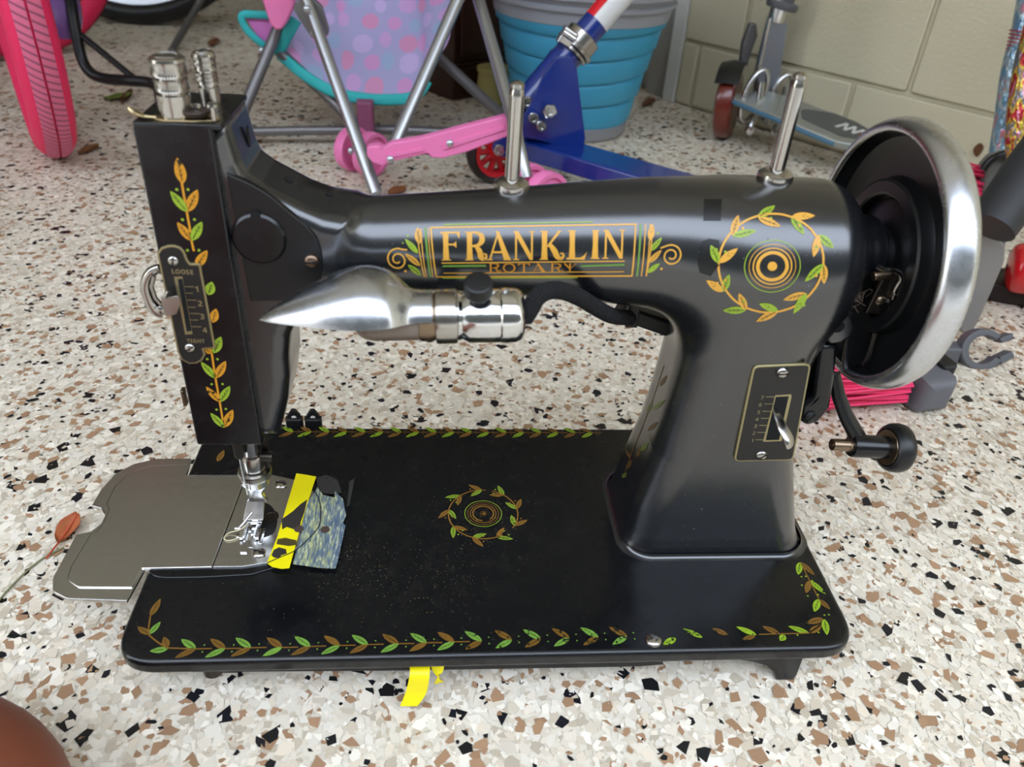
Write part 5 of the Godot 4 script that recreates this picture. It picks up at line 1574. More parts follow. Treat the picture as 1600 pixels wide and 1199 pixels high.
	for k in path.size():
		var n := path[k]
		var even := k % 2 == 0
		var worn: float = clamp((k - 7) * 0.12, 0.0, 1.0)
		a.leaf(n, n + Vector2(-0.0085, -0.006), 0.0034, gl if even else gd, INK, worn, k)
		a.leaf(n, n + Vector2(-0.0085, 0.0048), 0.0032, gd if even else gl, INK, worn, k + 40)
		if k < 10: a.line(PackedVector2Array([n, n + Vector2(0.0075, 0.0)]), 0.0007, gd)
		for s in [-0.0016, 0.0022]: a.dot(n + Vector2(0.0035, s - 0.0005), 0.0004, gl)
	var lf := func(p: PackedVector2Array, wd: float, col: Color, worn := 0.0, sd := 1): a.leaf(p[0], p[1], wd, col, INK, worn, sd)
	lf.call(PackedVector2Array([Vector2(.01106, -.0272), Vector2(.01269, -.03848)]), 0.0036, gd); lf.call(PackedVector2Array([Vector2(.01375, -.01635), Vector2(.01696, -.02394)]), 0.003, gl); lf.call(PackedVector2Array([Vector2(.01375, -.01635), Vector2(.00683, -.02107)]), 0.003, gd)
	lf.call(PackedVector2Array([Vector2(.02482, -.0083), Vector2(.02118, -.01467)]), 0.0034, gd); lf.call(PackedVector2Array([Vector2(.02503, -.00756), Vector2(.01699, -.00667)]), 0.0034, gl)
	a.line(PackedVector2Array([Vector2(.01106, -.0272), Vector2(.01251, -.01941), Vector2(.01428, -.01558), Vector2(.01904, -.01174), Vector2(.02422, -.00831), Vector2(.03821, -.00732)]), 0.0008, gd)
	lf.call(PackedVector2Array([Vector2(.35891, -.05819), Vector2(.3542, -.04875)]), 0.0036, gr); lf.call(PackedVector2Array([Vector2(.35928, -.05819), Vector2(.36361, -.04814)]), 0.0036, gd)
	lf.call(PackedVector2Array([Vector2(.35922, -.0445), Vector2(.35354, -.03556)]), 0.0034, gd); lf.call(PackedVector2Array([Vector2(.35958, -.04449), Vector2(.36452, -.03492)]), 0.0034, gr, 0.2, 3)
	lf.call(PackedVector2Array([Vector2(.35915, -.03149), Vector2(.35327, -.023)]), 0.0038, gr); lf.call(PackedVector2Array([Vector2(.35951, -.03148), Vector2(.36274, -.02451)]), 0.0032, gd)
	lf.call(PackedVector2Array([Vector2(.35648, -.01874), Vector2(.34618, -.01566)]), 0.0036, gd, 0.3, 4); lf.call(PackedVector2Array([Vector2(.35701, -.01831), Vector2(.35426, -.0082)]), 0.0038, gr)
	lf.call(PackedVector2Array([Vector2(.3452, -.00961), Vector2(.33561, -.01425)]), 0.0034, gr); lf.call(PackedVector2Array([Vector2(.34554, -.0096), Vector2(.35413, -.01467)]), 0.0034, gd)
	lf.call(PackedVector2Array([Vector2(.32945, -.00956), Vector2(.32195, -.01455)]), 0.0034, gd, 0.2, 6); lf.call(PackedVector2Array([Vector2(.33187, -.00871), Vector2(.32825, -.00525)]), 0.0034, gr)
	lf.call(PackedVector2Array([Vector2(.31704, -.00905), Vector2(.3079, -.01446)]), 0.0034, gr); lf.call(PackedVector2Array([Vector2(.31624, -.00867), Vector2(.30879, -.00649)]), 0.0026, gd, 0.7, 8)
	lf.call(PackedVector2Array([Vector2(.30228, -.00939), Vector2(.29449, -.01395)]), 0.003, gd, 0.9, 9); lf.call(PackedVector2Array([Vector2(.2885, -.00813), Vector2(.2796, -.01388)]), 0.003, gr, 0.8, 10); lf.call(PackedVector2Array([Vector2(.27449, -.00806), Vector2(.26702, -.00437)]), 0.0036, gr, 0.8, 12)
	a.line(PackedVector2Array([Vector2(.3591, -.0577), Vector2(.35922, -.0445), Vector2(.35933, -.03192)]), 0.0007, gd); a.line(PackedVector2Array([Vector2(.31852, -.00941), Vector2(.3452, -.00961), Vector2(.35429, -.01507)]), 0.0007, gd)
	for p in PackedVector2Array([Vector2(.35551, -.04734), Vector2(.35827, -.04776), Vector2(.35361, -.0414), Vector2(.36068, -.04448), Vector2(.35394, -.03378), Vector2(.36002, -.03456), Vector2(.35803, -.0208), Vector2(.36065, -.02116), Vector2(.35047, -.00989), Vector2(.33864, -.00856)]): a.dot(p, 0.0005, gr)
	# back border, its gold dimmed in the colour for the shade there
	var pb := Vector2(.05678, -.17703)
	for k in 22:
		var n := pb + Vector2(0.0118 * k, -0.0002)
		if n.x > 0.268: break
		var even := k % 2 == 0
		a.leaf(n, n + Vector2(-0.0078, -0.0052), 0.0034, gr if even else GOLD_DIM, INK, 0.15, k)
		a.leaf(n, n + Vector2(-0.0085, 0.0055), 0.0034, GOLD_DIM if even else gr, INK, 0.15, k + 50)
		a.line(PackedVector2Array([n, n + Vector2(0.0062, 0)]), 0.0006, GOLD_DIM)
		for s in [-0.002, 0.002]: a.dot(n + Vector2(0.003, s), 0.0004, GOLD_DIM)
	lf.call(PackedVector2Array([Vector2(.0154, -.14664), Vector2(.01668, -.15797)]), 0.004, GOLD_DIM)
	lay("leaf_border", a, fr, 1.0, t)
	# vine up the face plate
	a = Art.new()
	var fa := front(-0.068)
	var lv := func(p: PackedVector2Array, wd: float, col: Color, worn := 0.0, sd := 1): a.leaf(p[0], p[1], wd, col, INK, worn, sd)
	var go := Color(0.80, 0.55, 0.14)
	a.line(PackedVector2Array([Vector2(.05221, .2452), Vector2(.05205, .23291), Vector2(.05202, .22544), Vector2(.0518, .22034), Vector2(.05192, .21575)]), 0.0009, go); a.line(PackedVector2Array([Vector2(.05131, .16534), Vector2(.05091, .15169), Vector2(.05075, .1382), Vector2(.05041, .12296)]), 0.0009, go)
	lv.call(PackedVector2Array([Vector2(.05261, .24469), Vector2(.05229, .2552)]), 0.0044, go, 0.2, 3)
	lv.call(PackedVector2Array([Vector2(.05217, .23291), Vector2(.04714, .24162)]), 0.0038, GREEN); lv.call(PackedVector2Array([Vector2(.0523, .23291), Vector2(.0579, .24248)]), 0.004, go)
	lv.call(PackedVector2Array([Vector2(.0518, .22034), Vector2(.04747, .22838)]), 0.0038, go); lv.call(PackedVector2Array([Vector2(.05192, .22035), Vector2(.05743, .22893)]), 0.0038, GREEN)
	lv.call(PackedVector2Array([Vector2(.05142, .2081), Vector2(.05743, .21617)]), 0.0038, go); lv.call(PackedVector2Array([Vector2(.05461, .19509), Vector2(.05711, .2016)]), 0.0042, GREEN); lv.call(PackedVector2Array([Vector2(.05423, .1814), Vector2(.05683, .18853)]), 0.0038, go); lv.call(PackedVector2Array([Vector2(.05216, .16535), Vector2(.05673, .1742)]), 0.0042, GREEN)
	lv.call(PackedVector2Array([Vector2(.05131, .16534), Vector2(.04865, .16803)]), 0.003, go)
	lv.call(PackedVector2Array([Vector2(.05091, .15169), Vector2(.04579, .16078)]), 0.0036, GREEN); lv.call(PackedVector2Array([Vector2(.05106, .1517), Vector2(.05693, .16127)]), 0.0038, go)
	lv.call(PackedVector2Array([Vector2(.05075, .1382), Vector2(.04584, .14697)]), 0.0034, go, 0.35, 5); lv.call(PackedVector2Array([Vector2(.0509, .1382), Vector2(.05679, .14744)]), 0.0038, GREEN)
	lv.call(PackedVector2Array([Vector2(.05041, .12296), Vector2(.04548, .13177)]), 0.0036, GREEN, 0.2, 6); lv.call(PackedVector2Array([Vector2(.05056, .12296), Vector2(.05616, .13374)]), 0.0042, go, 0.2, 7)
	for p in PackedVector2Array([Vector2(.04984, .24223), Vector2(.05418, .24237), Vector2(.04982, .22955), Vector2(.05452, .22968), Vector2(.04937, .21597), Vector2(.05405, .21609), Vector2(.04884, .16221), Vector2(.05338, .16227), Vector2(.04868, .14844), Vector2(.0536, .14849), Vector2(.04859, .13368), Vector2(.05295, .13409)]): a.dot(p, 0.0006, GREEN)
	lay("face_vine", a, fa, 1.0, t)
	# faint vine on the inner side of the pillar
	a = Art.new()
	var vq := func(x: float, y: float) -> Vector2: return Vector2(x - 1000, 660 - y)
	var dg := Color(0.34, 0.38, 0.13); var db := Color(0.34, 0.24, 0.11)
	a.line(PackedVector2Array([vq.call(1036, 575), vq.call(1020, 625), vq.call(1002, 672), vq.call(988, 706), vq.call(975, 745)]), 1.2, db)
	for z in [[1020, 641, 1037, 627, dg], [1012, 645, 1019, 628, dg], [1012, 674, 1027, 659, db], [1001, 706, 1013, 692, dg], [995, 716, 1000, 700, db], [977, 738, 987, 721, db], [970, 753, 978, 744, dg], [1030, 606, 1040, 590, db], [985, 720, 976, 706, db]]:
		a.leaf(vq.call(z[0], z[1]), vq.call(z[2], z[3]), 6, z[4], INK)
	lay("pillar_vine", a, Transform3D(Vector3(.96962, .15122, .19228), Vector3(-.00418, .79615, -.60508), Vector3(-.24459, .58589, .7726), Vector3(.26452, .10287, -.1)), .00035, t, sd_body)

# a wheel standing on the floor: axis direction ax, centre c
func wheel_parts(t: Node, c: Vector3, ax: Vector3, r: float, w: float, tyre: Material, rim: Material, spokes := 0, spoke_m: Material = null, tread := false):
	var xf := along(c, ax, Vector3.UP)
	var g := Geo.new()
	var rc := r - w / 2
	var rows := []
	var K := 16
	var segs := 160 if tread else 72
	for j in K + 1:
		var a := TAU * j / K
		var row := PackedVector3Array()
		for i in segs:
			var th := TAU * i / segs
			var rr := rc + cos(a) * w / 2
			if tread and cos(a) > 0.35: rr -= 0.0016 * (0.5 + 0.5 * cos(segs / 2.0 * th * 0.999 + 3.0 * abs(sin(a)))) + (0.0015 if abs(sin(a)) < 0.12 else 0.0)
			row.append(xf * Vector3(cos(th) * rr, sin(a) * w / 2, sin(th) * rr))
		rows.append(row)
	var nn := []
	for j in K:
		for i in segs:
			var i1 := (i + 1) % segs
			var f := func(jj: int, ii: int) -> Vector3:
				var th := TAU * ii / segs
				return (rows[jj][ii] - xf * Vector3(cos(th) * rc, 0, sin(th) * rc)).normalized()
			g.tri(rows[j][i], rows[j][i1], rows[j + 1][i1], f.call(j, i), f.call(j, i1), f.call(j + 1, i1))
			g.tri(rows[j][i], rows[j + 1][i1], rows[j + 1][i], f.call(j, i), f.call(j + 1, i1), f.call(j + 1, i))
	obj("tyre", g, tyre, t)
	if tread:   # the dusty running surface, with its centre groove
		for s in [-1.0, 1.0]:
			g = Geo.new()
			var pr := PackedVector2Array()
			for k in 7:
				var a: float = lerp(0.05, 0.62, k / 6.0) * s
				pr.append(Vector2(rc + cos(a) * (w / 2 + 0.0006), sin(a) * (w / 2 + 0.0006)))
			if s < 0: pr.reverse()
			g.lathe(pr, xf, 96, 0, TAU, 2.0)
			obj("tread_band", g, tread_mat(), t)
	g = Geo.new()
	var ri := r - w * 0.9
	g.lathe(PackedVector2Array([Vector2(ri * 0.93, -w * 0.25), Vector2(ri, -w * 0.32), Vector2(ri * 1.02, -w * 0.2), Vector2(ri * 1.02, w * 0.2), Vector2(ri, w * 0.32), Vector2(ri * 0.93, w * 0.25), Vector2(ri * 0.93, -w * 0.25)]), xf, 60)
	obj("rim", g, rim, t)
	if spokes > 0:
		g = Geo.new()
		g.lathe(PackedVector2Array([Vector2(0, -w * 0.6), Vector2(r * 0.12, -w * 0.55), Vector2(r * 0.12, w * 0.55), Vector2(0, w * 0.6)]), xf, 24)
		obj("hub", g, rim, t)
		for k in spokes:
			var th := TAU * k / spokes
			g = Geo.new()
			g.tube(PackedVector3Array([xf * Vector3(cos(th) * r * 0.1, w * 0.4 * (1 if k % 2 else -1), sin(th) * r * 0.1), xf * Vector3(cos(th + 0.12) * ri * 0.95, 0, sin(th + 0.12) * ri * 0.95)]), max(r * 0.008, 0.001), 6)
			obj("spoke", g, spoke_m, t)

func tread_mat() -> Material:
	if M.has("tread"): return M.tread
	var W := 64; var H := 64
	var im := Image.create(W, H, false, Image.FORMAT_RGB8)
	for y in H:
		for x in W:
			var u := float(x) / W; var v := float(y) / H
			var gr := fmod(u * 2.0 + v * 0.9, 1.0)
			im.set_pixel(x, y, Color(0.60, 0.30, 0.40) if gr < 0.28 else Color(0.86, 0.42, 0.55))
	var m := StandardMaterial3D.new()
	m.albedo_texture = ImageTexture.create_from_image(im); m.roughness = 0.8; m.uv1_scale = Vector3(70, 1, 1)
	M.tread = m
	return m

func backdrop():
	M.alum = mat(Color(0.70, 0.71, 0.72), 0.32, 0.9)
	M.alum_dark = mat(Color(0.5, 0.49, 0.49), 0.45, 0.7)
	M.pink = mat(Color(0.95, 0.50, 0.72), 0.4)
	M.hot_pink = mat(Color(0.90, 0.16, 0.38), 0.6)
	M.blue = mat(Color(0.02, 0.16, 0.48), 0.25, 0.0, {"coat": 0.6})
	M.black = mat(Color(0.06, 0.06, 0.065), 0.4)
	M.red = mat(Color(0.85, 0.10, 0.16), 0.4)
	M.grey_plastic = mat(Color(0.36, 0.36, 0.37), 0.5)
	pink_bike()
	far_bike()
	stroller()
	chest()
	bucket()
	blue_scooter()
	silver_scooter()
	cleaning_things()
	leaves()
	person()

func pink_bike():
	var t := thing("bicycle", "child's bicycle with fat hot pink tyres at the left edge", "bicycle")
	var tread := mat(Color(0.92, 0.14, 0.36), 0.65)
	# near wheel, seen almost edge on
	var c1 := Vector3(-0.343, 0.0, -0.795)
	var d1 := Vector3(0.475, 0, 0.88).normalized()
	var ax1 := Vector3(d1.z, 0, -d1.x)
	var R1 := 0.2
	var cc := Vector3(-0.343, R1, -0.795) - d1 * 0.03
	wheel_parts(t, cc, ax1, R1, 0.048, tread, M.black, 18, M.black, true)
	# rear wheel, seen more from the side
	var c2 := Vector3(-0.60, R1, -1.33)
	var ax2 := Vector3(0.75, 0, 0.66).normalized()
	wheel_parts(t, c2, ax2, R1, 0.05, tread, M.black, 18, M.black, true)
	var g := Geo.new()
	g.tube(PackedVector3Array([cc + ax1 * 0.045, cc + ax1 * 0.045 + Vector3(0, 0.24, -0.03)]), 0.011, 12)
	g.tube(PackedVector3Array([cc - ax1 * 0.045, cc - ax1 * 0.045 + Vector3(0, 0.24, -0.03)]), 0.011, 12)
	g.tube(PackedVector3Array([cc - ax1 * 0.045 + Vector3(0, 0.24, -0.03), cc + ax1 * 0.045 + Vector3(0, 0.24, -0.03)]), 0.013, 12)
	obj("fork", g, M.black, t)
	g = Geo.new()
	g.tube(PackedVector3Array([cc + Vector3(0, 0.23, -0.03), cc + Vector3(-0.02, 0.42, -0.08)]), 0.016, 12)
	g.tube(PackedVector3Array([cc + Vector3(-0.01, 0.33, -0.06), c2 + Vector3(0.1, 0.06, 0.2)]), 0.016, 12)
	g.tube(PackedVector3Array([cc + Vector3(-0.01, 0.38, -0.07), c2 + Vector3(0.08, 0.36, 0.12)]), 0.014, 12)
	g.tube(PackedVector3Array([c2 + Vector3(0.1, 0.06, 0.2), c2 + Vector3(0.08, 0.42, 0.12)]), 0.014, 12)
	for s in [-1.0, 1.0]:
		g.tube(PackedVector3Array([c2 + ax2 * 0.05 * s, c2 + Vector3(0.1, 0.06, 0.2)]), 0.008, 10)
		g.tube(PackedVector3Array([c2 + ax2 * 0.05 * s, c2 + Vector3(0.08, 0.36, 0.12)]), 0.008, 10)
	obj("frame", g, M.hot_pink, t)
	g = Geo.new()
	g.lathe(PackedVector2Array([Vector2(0, -0.035), Vector2(0.02, -0.032), Vector2(0.026, -0.01), Vector2(0.026, 0.01), Vector2(0.02, 0.032), Vector2(0, 0.035)]), along(Vector3(-.38401, .13857, -1.0), Vector3(0.15, 1, 0)), 24)
	obj("purple_bottle", g, mat(Color(0.50, 0.35, 0.60), 0.25, 0.0, {"coat": 0.5}), t)
	# bent black stay of the training wheel and its brace
	g = Geo.new()
	g.tube(smooth3(PackedVector3Array([Vector3(-.358, .17712, -.98), Vector3(-.35997, .1493, -.98), Vector3(-.35833, .11682, -.97), Vector3(-.35458, .08547, -.96), Vector3(-.34273, .06939, -.95), Vector3(-.32041, .06487, -.94), Vector3(-.28293, .06852, -.92), Vector3(-.25238, .06957, -.91), Vector3(-.23826, .06581, -.9), Vector3(-.23731, .05312, -.9), Vector3(-.28158, .004, -1.02518)]), 5), 0.0075, 12)
	g.tube(PackedVector3Array([Vector3(-.35139, .11381, -.97), Vector3(-.27517, .07306, -.92)]), 0.0045, 10)
	obj("training_wheel_stay", g, M.black, t)
	settle(t, Vector3(-0.4, 0, -1.0))

func far_bike():
	var t := thing("bicycle", "bicycle with thin black tyre and bare derailleur standing behind the pink one", "bicycle")
	var R1 := 0.3
	var ax := Vector3(-0.1, 0.25, 1).normalized()
	var foot := Vector3(-.52048, 0.0, -1.66791)
	var up := (Vector3.UP - ax * ax.y).normalized()
	var c := foot + up * R1
	wheel_parts(t, c, ax, R1, 0.042, M.black, M.alum, 24, M.alum)
	var g := Geo.new()
	for q in [Vector3(-.47613, .02246, -1.75), Vector3(-.46522, -.01011, -1.74)]:
		g.lathe(PackedVector2Array([Vector2(0, -0.004), Vector2(0.024, -0.004), Vector2(0.026, 0), Vector2(0.024, 0.004), Vector2(0, 0.004)]), along(q, ax), 16)
	g.box(Vector3(0.03, 0.09, 0.012), Vector3(-.46745, .00853, -1.74), 0.003, Basis(Vector3.BACK, -0.3))
	g.box(Vector3(0.05, 0.02, 0.02), Vector3(-.43428, .0222, -1.73), 0.003)
	g.tube(smooth3(PackedVector3Array([Vector3(-.4939, .03, -1.73), Vector3(-.508, .00042, -1.73), Vector3(-.50091, -.02067, -1.73), Vector3(-.47925, -.02513, -1.73)]), 5), 0.003, 8)
	obj("derailleur", g, M.alum, t)
	g = Geo.new()
	g.tube(PackedVector3Array([Vector3(-.37106, .006, -1.39715), Vector3(-.38143, .03407, -1.6), Vector3(-.33662, .1002, -1.62)]), 0.007, 10)
	obj("kickstand", g, M.alum_dark, t)
	g = Geo.new()
	g.tube(PackedVector3Array([c, c + Vector3(0.45, 0.03, 0.04)]), 0.012, 10)
	g.tube(PackedVector3Array([c, c + Vector3(0.3, 0.3, -0.06)]), 0.01, 10)
	g.tube(PackedVector3Array([c + Vector3(0.45, 0.03, 0.04), c + Vector3(0.3, 0.36, -0.06)]), 0.014, 10)
	obj("frame", g, M.black, t)
	settle(t, Vector3(foot.x, 0, foot.z))

func dot_cloth() -> Material:
	var S := 320
	var im := Image.create(S, S, false, Image.FORMAT_RGB8)
	im.fill(Color(0.70, 0.68, 0.84))
	var r := RandomNumberGenerator.new(); r.seed = 6
	var cols := [Color(0.85, 0.62, 0.82), Color(0.82, 0.66, 0.86), Color(0.64, 0.72, 0.85), Color(0.86, 0.60, 0.76), Color(0.80, 0.72, 0.90)]
	var k := 0
	for j in 7:
		for i in 9:
			var c := Vector2((i + 0.5 + 0.5 * (j % 2)) * 36 + r.randf_range(-8, 8), (j + 0.4) * 48 + r.randf_range(-8, 8))
			var R := r.randf_range(16, 22)
			var col: Color = cols[(k * 7 + j) % 5]; k += 1
			for y in range(max(0, int(c.y - R)), min(S, int(c.y + R) + 1)):
				for x in range(max(0, int(c.x - R)), min(S, int(c.x + R) + 1)):
					if Vector2((x - c.x) * 1.6, y - c.y).length() < R: im.set_pixel(x, y, col)
	var m := StandardMaterial3D.new()
	m.albedo_texture = ImageTexture.create_from_image(im); m.roughness = 0.8
	m.backlight_enabled = true; m.backlight = Color(0.25, 0.24, 0.3)
	return m

func stroller():
	var t := thing("doll_stroller", "toy stroller with silver tubes, pink joints and lavender dotted seat", "stroller")
	var teal := mat(Color(0.20, 0.72, 0.72), 0.7)
	var tube := func(called: String, pts: PackedVector3Array, r: float, m: Material):
		var g := Geo.new(); g.tube(pts, r, 14); return obj(called, g, m, t)
	tube.call("leg", PackedVector3Array([Vector3(-.08057, .33378, -.93), Vector3(-.013, .17779, -.84), Vector3(.07085, .00411, -.69)]), 0.0078, M.alum)
	tube.call("leg", PackedVector3Array([Vector3(.25163, .35182, -.93), Vector3(.16807, .20345, -.83), Vector3(.08506, .04346, -.695)]), 0.0078, M.alum)
	tube.call("leg", PackedVector3Array([Vector3(.15506, .30371, -.98), Vector3(.19523, .20026, -.86), Vector3(.22989, .11157, -.665), Vector3(.24762, .04957, -.635)]), 0.0075, M.alum)
	tube.call("leg", PackedVector3Array([Vector3(-.05714, .19117, -.95), Vector3(-.07228, .14393, -.92), Vector3(-.11356, .05884, -.87), Vector3(-.12702, .03127, -.86)]), 0.0078, M.alum_dark)
	tube.call("cross_bar", PackedVector3Array([Vector3(-.07726, .11494, -.93), Vector3(-.00169, .05954, -.89), Vector3(.06237, .01491, -.83)]), 0.0075, M.alum_dark)
	tube.call("cross_bar", PackedVector3Array([Vector3(.14264, .11781, -.92), Vector3(.193, .08004, -.9), Vector3(.23268, .06913, -.8)]), 0.0075, M.alum_dark)
	tube.call("axle", PackedVector3Array([Vector3(-.12401, .01886, -.87), Vector3(-.03856, .02068, -.88), Vector3(.08584, .026, -.88), Vector3(.17729, .03077, -.86)]), 0.0065, M.alum_dark)
	# pink folding brace
	var g := Geo.new()
	var br := round_corners(PackedVector2Array([Vector2(.06344, .06594), Vector2(.07688, .06791), Vector2(.08273, .06509), Vector2(.09187, .07143), Vector2(.12773, .07868), Vector2(.1337, .08038), Vector2(.16198, .08882), Vector2(.16643, .09046), Vector2(.22398, .10725), Vector2(.22951, .10159), Vector2(.23114, .08532), Vector2(.18045, .06387), Vector2(.15174, .05522), Vector2(.1381, .05553), Vector2(.13358, .05998), Vector2(.09573, .05027), Vector2(.08043, .04358), Vector2(.06856, .04782), Vector2(.06292, .0553)]), 0.003, 3)
	g.extrude(br, front(-0.69), 0.014, 0.002)
	var brace := obj("folding_brace", g, M.pink, t)
	g = Geo.new()
	g.extrude(PackedVector2Array([Vector2(.087, .05917), Vector2(.12763, .06815), Vector2(.1306, .06446), Vector2(.08832, .05386)]), front(-0.676), 0.002, 0.0005)
	g.extrude(PackedVector2Array([Vector2(.15015, .07195), Vector2(.22154, .09614), Vector2(.22326, .09176), Vector2(.15319, .06599)]), front(-0.676), 0.002, 0.0005)
	obj("brace_rib", g, M.pink, brace)
	for q in [Vector3(.15989, .07422, -.674), Vector3(.09061, .05367, -.672), Vector3(.03655, .03642, -.75), Vector3(-.01714, .18502, -.83), Vector3(-.01171, .15727, -.835), Vector3(-.09467, .11744, -.91)]:
		g = Geo.new()
		g.lathe(PackedVector2Array([Vector2(0.0045, -0.004), Vector2(0.004, 0.002), Vector2(0.002, 0.0035), Vector2(0, 0.0037)]), along(q, Vector3(0, 0.2, 1)), 14)
		obj("rivet", g, M.alum, t)
	# pink and grey corner joints at the top left
	g = Geo.new()
	g.extrude(round_corners(PackedVector2Array([Vector2(-.08389, .19666), Vector2(-.04002, .19869), Vector2(-.04195, .17901), Vector2(-.05209, .1601), Vector2(-.05973, .1504), Vector2(-.06824, .14846), Vector2(-.0742, .15446), Vector2(-.07882, .17125)]), 0.004, 3), front(-0.905), 0.02, 0.003)
	obj("corner_joint", g, M.pink, t)
	g = Geo.new()
	g.extrude(round_corners(PackedVector2Array([Vector2(-.03296, .18992), Vector2(-.01067, .19383), Vector2(-.00114, .18552), Vector2(.00555, .15906), Vector2(.00336, .15138), Vector2(-.00657, .14791), Vector2(-.01626, .14749), Vector2(-.02336, .1578), Vector2(-.03698, .18098)]), 0.004, 3), front(-0.858), 0.01, 0.002)
	obj("hinge_plate", g, M.alum_dark, t)
	# wheels
	for w in [[Vector3(.04724, .02535, -.775), 0.028, Vector3(0.75, 0, 0.6)], [Vector3(.26047, .0362, -.635), 0.031, Vector3(0.6, 0, 0.8)], [Vector3(-.16647, .00635, -.86), 0.028, Vector3(0.75, 0, 0.6)]]:
		var c: Vector3 = w[0]
		c.y = w[1]
		for s in [-1, 1]:
			g = Geo.new()
			var ax: Vector3 = w[2].normalized()
			g.lathe(PackedVector2Array([Vector2(0, -0.004), Vector2(0.012, -0.005), Vector2(w[1] * 0.8, -0.003), Vector2(w[1] * 0.82, -0.007), Vector2(w[1] * 0.98, -0.007), Vector2(w[1], -0.004), Vector2(w[1], 0.004), Vector2(w[1] * 0.98, 0.007), Vector2(w[1] * 0.82, 0.007), Vector2(w[1] * 0.8, 0.003), Vector2(0.012, 0.005), Vector2(0, 0.004)]), along(c + ax * 0.016 * s, ax), 40)
			obj("wheel", g, M.pink, t)
	g = Geo.new()
	g.box(Vector3(0.022, 0.06, 0.02), Vector3(.04652, .04302, -.85), 0.004)
	obj("wheel_fork", g, mat(Color(0.55, 0.3, 0.42), 0.5), t)
	# seat cloth hanging between the tubes
	var bot := smooth3(PackedVector3Array([Vector3(-.0752, .11004, -.93), Vector3(-.03698, .08973, -.9), Vector3(.0007, .07583, -.88), Vector3(.03586, .07128, -.87), Vector3(.0793, .07169, -.865), Vector3(.11589, .0811, -.86), Vector3(.13643, .11343, -.87), Vector3(.15826, .15559, -.88)]), 5)
	var top := smooth3(PackedVector3Array([Vector3(-.06889, .20792, -1.0), Vector3(-.03789, .20365, -1.05), Vector3(-.00497, .20177, -1.08), Vector3(.03167, .20236, -1.09), Vector3(.0792, .20463, -1.09), Vector3(.11828, .20993, -1.06), Vector3(.15579, .21861, -1.0), Vector3(.18336, .22566, -.95)]), 5)
	var rows := []
	for k in 13:
		var f := k / 12.0
		var row := PackedVector3Array()
		for i in bot.size():
			var q := bot[i].lerp(top[i], f)
			var sag := sin(PI * f) * sin(PI * i / (bot.size() - 1))
			q += Vector3(0.004 * sin(i * 0.8 + 3 * f), 0, -0.05 * sag)
			row.append(q)
		rows.append(row)
	g = Geo.new()
	g.grid(rows)
	var seat := obj("seat_cloth", g, dot_cloth(), t)
	g = Geo.new()
	var hem := PackedVector3Array([])
	for i in 29: hem.append(bot[i] + Vector3(0, 0, 0.003))
	g.tube(hem, 0.0075, 8, true, 0.4, Vector3(0, 0, 1))
	obj("teal_hem", g, teal, seat)
	g = Geo.new()
	g.extrude(PackedVector2Array([Vector2(-.11429, .15714), Vector2(-.08257, .15697), Vector2(-.0712, .13837), Vector2(-.0831, .12327), Vector2(-.0964, .12597)]), front(-0.924), 0.004, 0.001)
	obj("side_flap", g, mat(Color(0.85, 0.50, 0.78), 0.8), seat)
	g = Geo.new()
	g.tube(smooth3(PackedVector3Array([Vector3(-.06794, .16002, -.915), Vector3(-.09445, .16119, -.915), Vector3(-.11625, .15944, -.915), Vector3(-.11335, .14384, -.915), Vector3(-.09701, .12691, -.915), Vector3(-.08367, .11834, -.92), Vector3(-.07238, .1089, -.928)]), 4), 0.005, 8, true, 0.5, Vector3(0, 0, 1))
	g.tube(PackedVector3Array([Vector3(-.04642, .15783, -.915), Vector3(-.06037, .13654, -.915), Vector3(-.07663, .11267, -.925)]), 0.008, 8, true, 0.4, Vector3(0, 0, 1))
	obj("flap_trim", g, teal, seat)
	settle(t, Vector3(0.1, 0, -0.85))

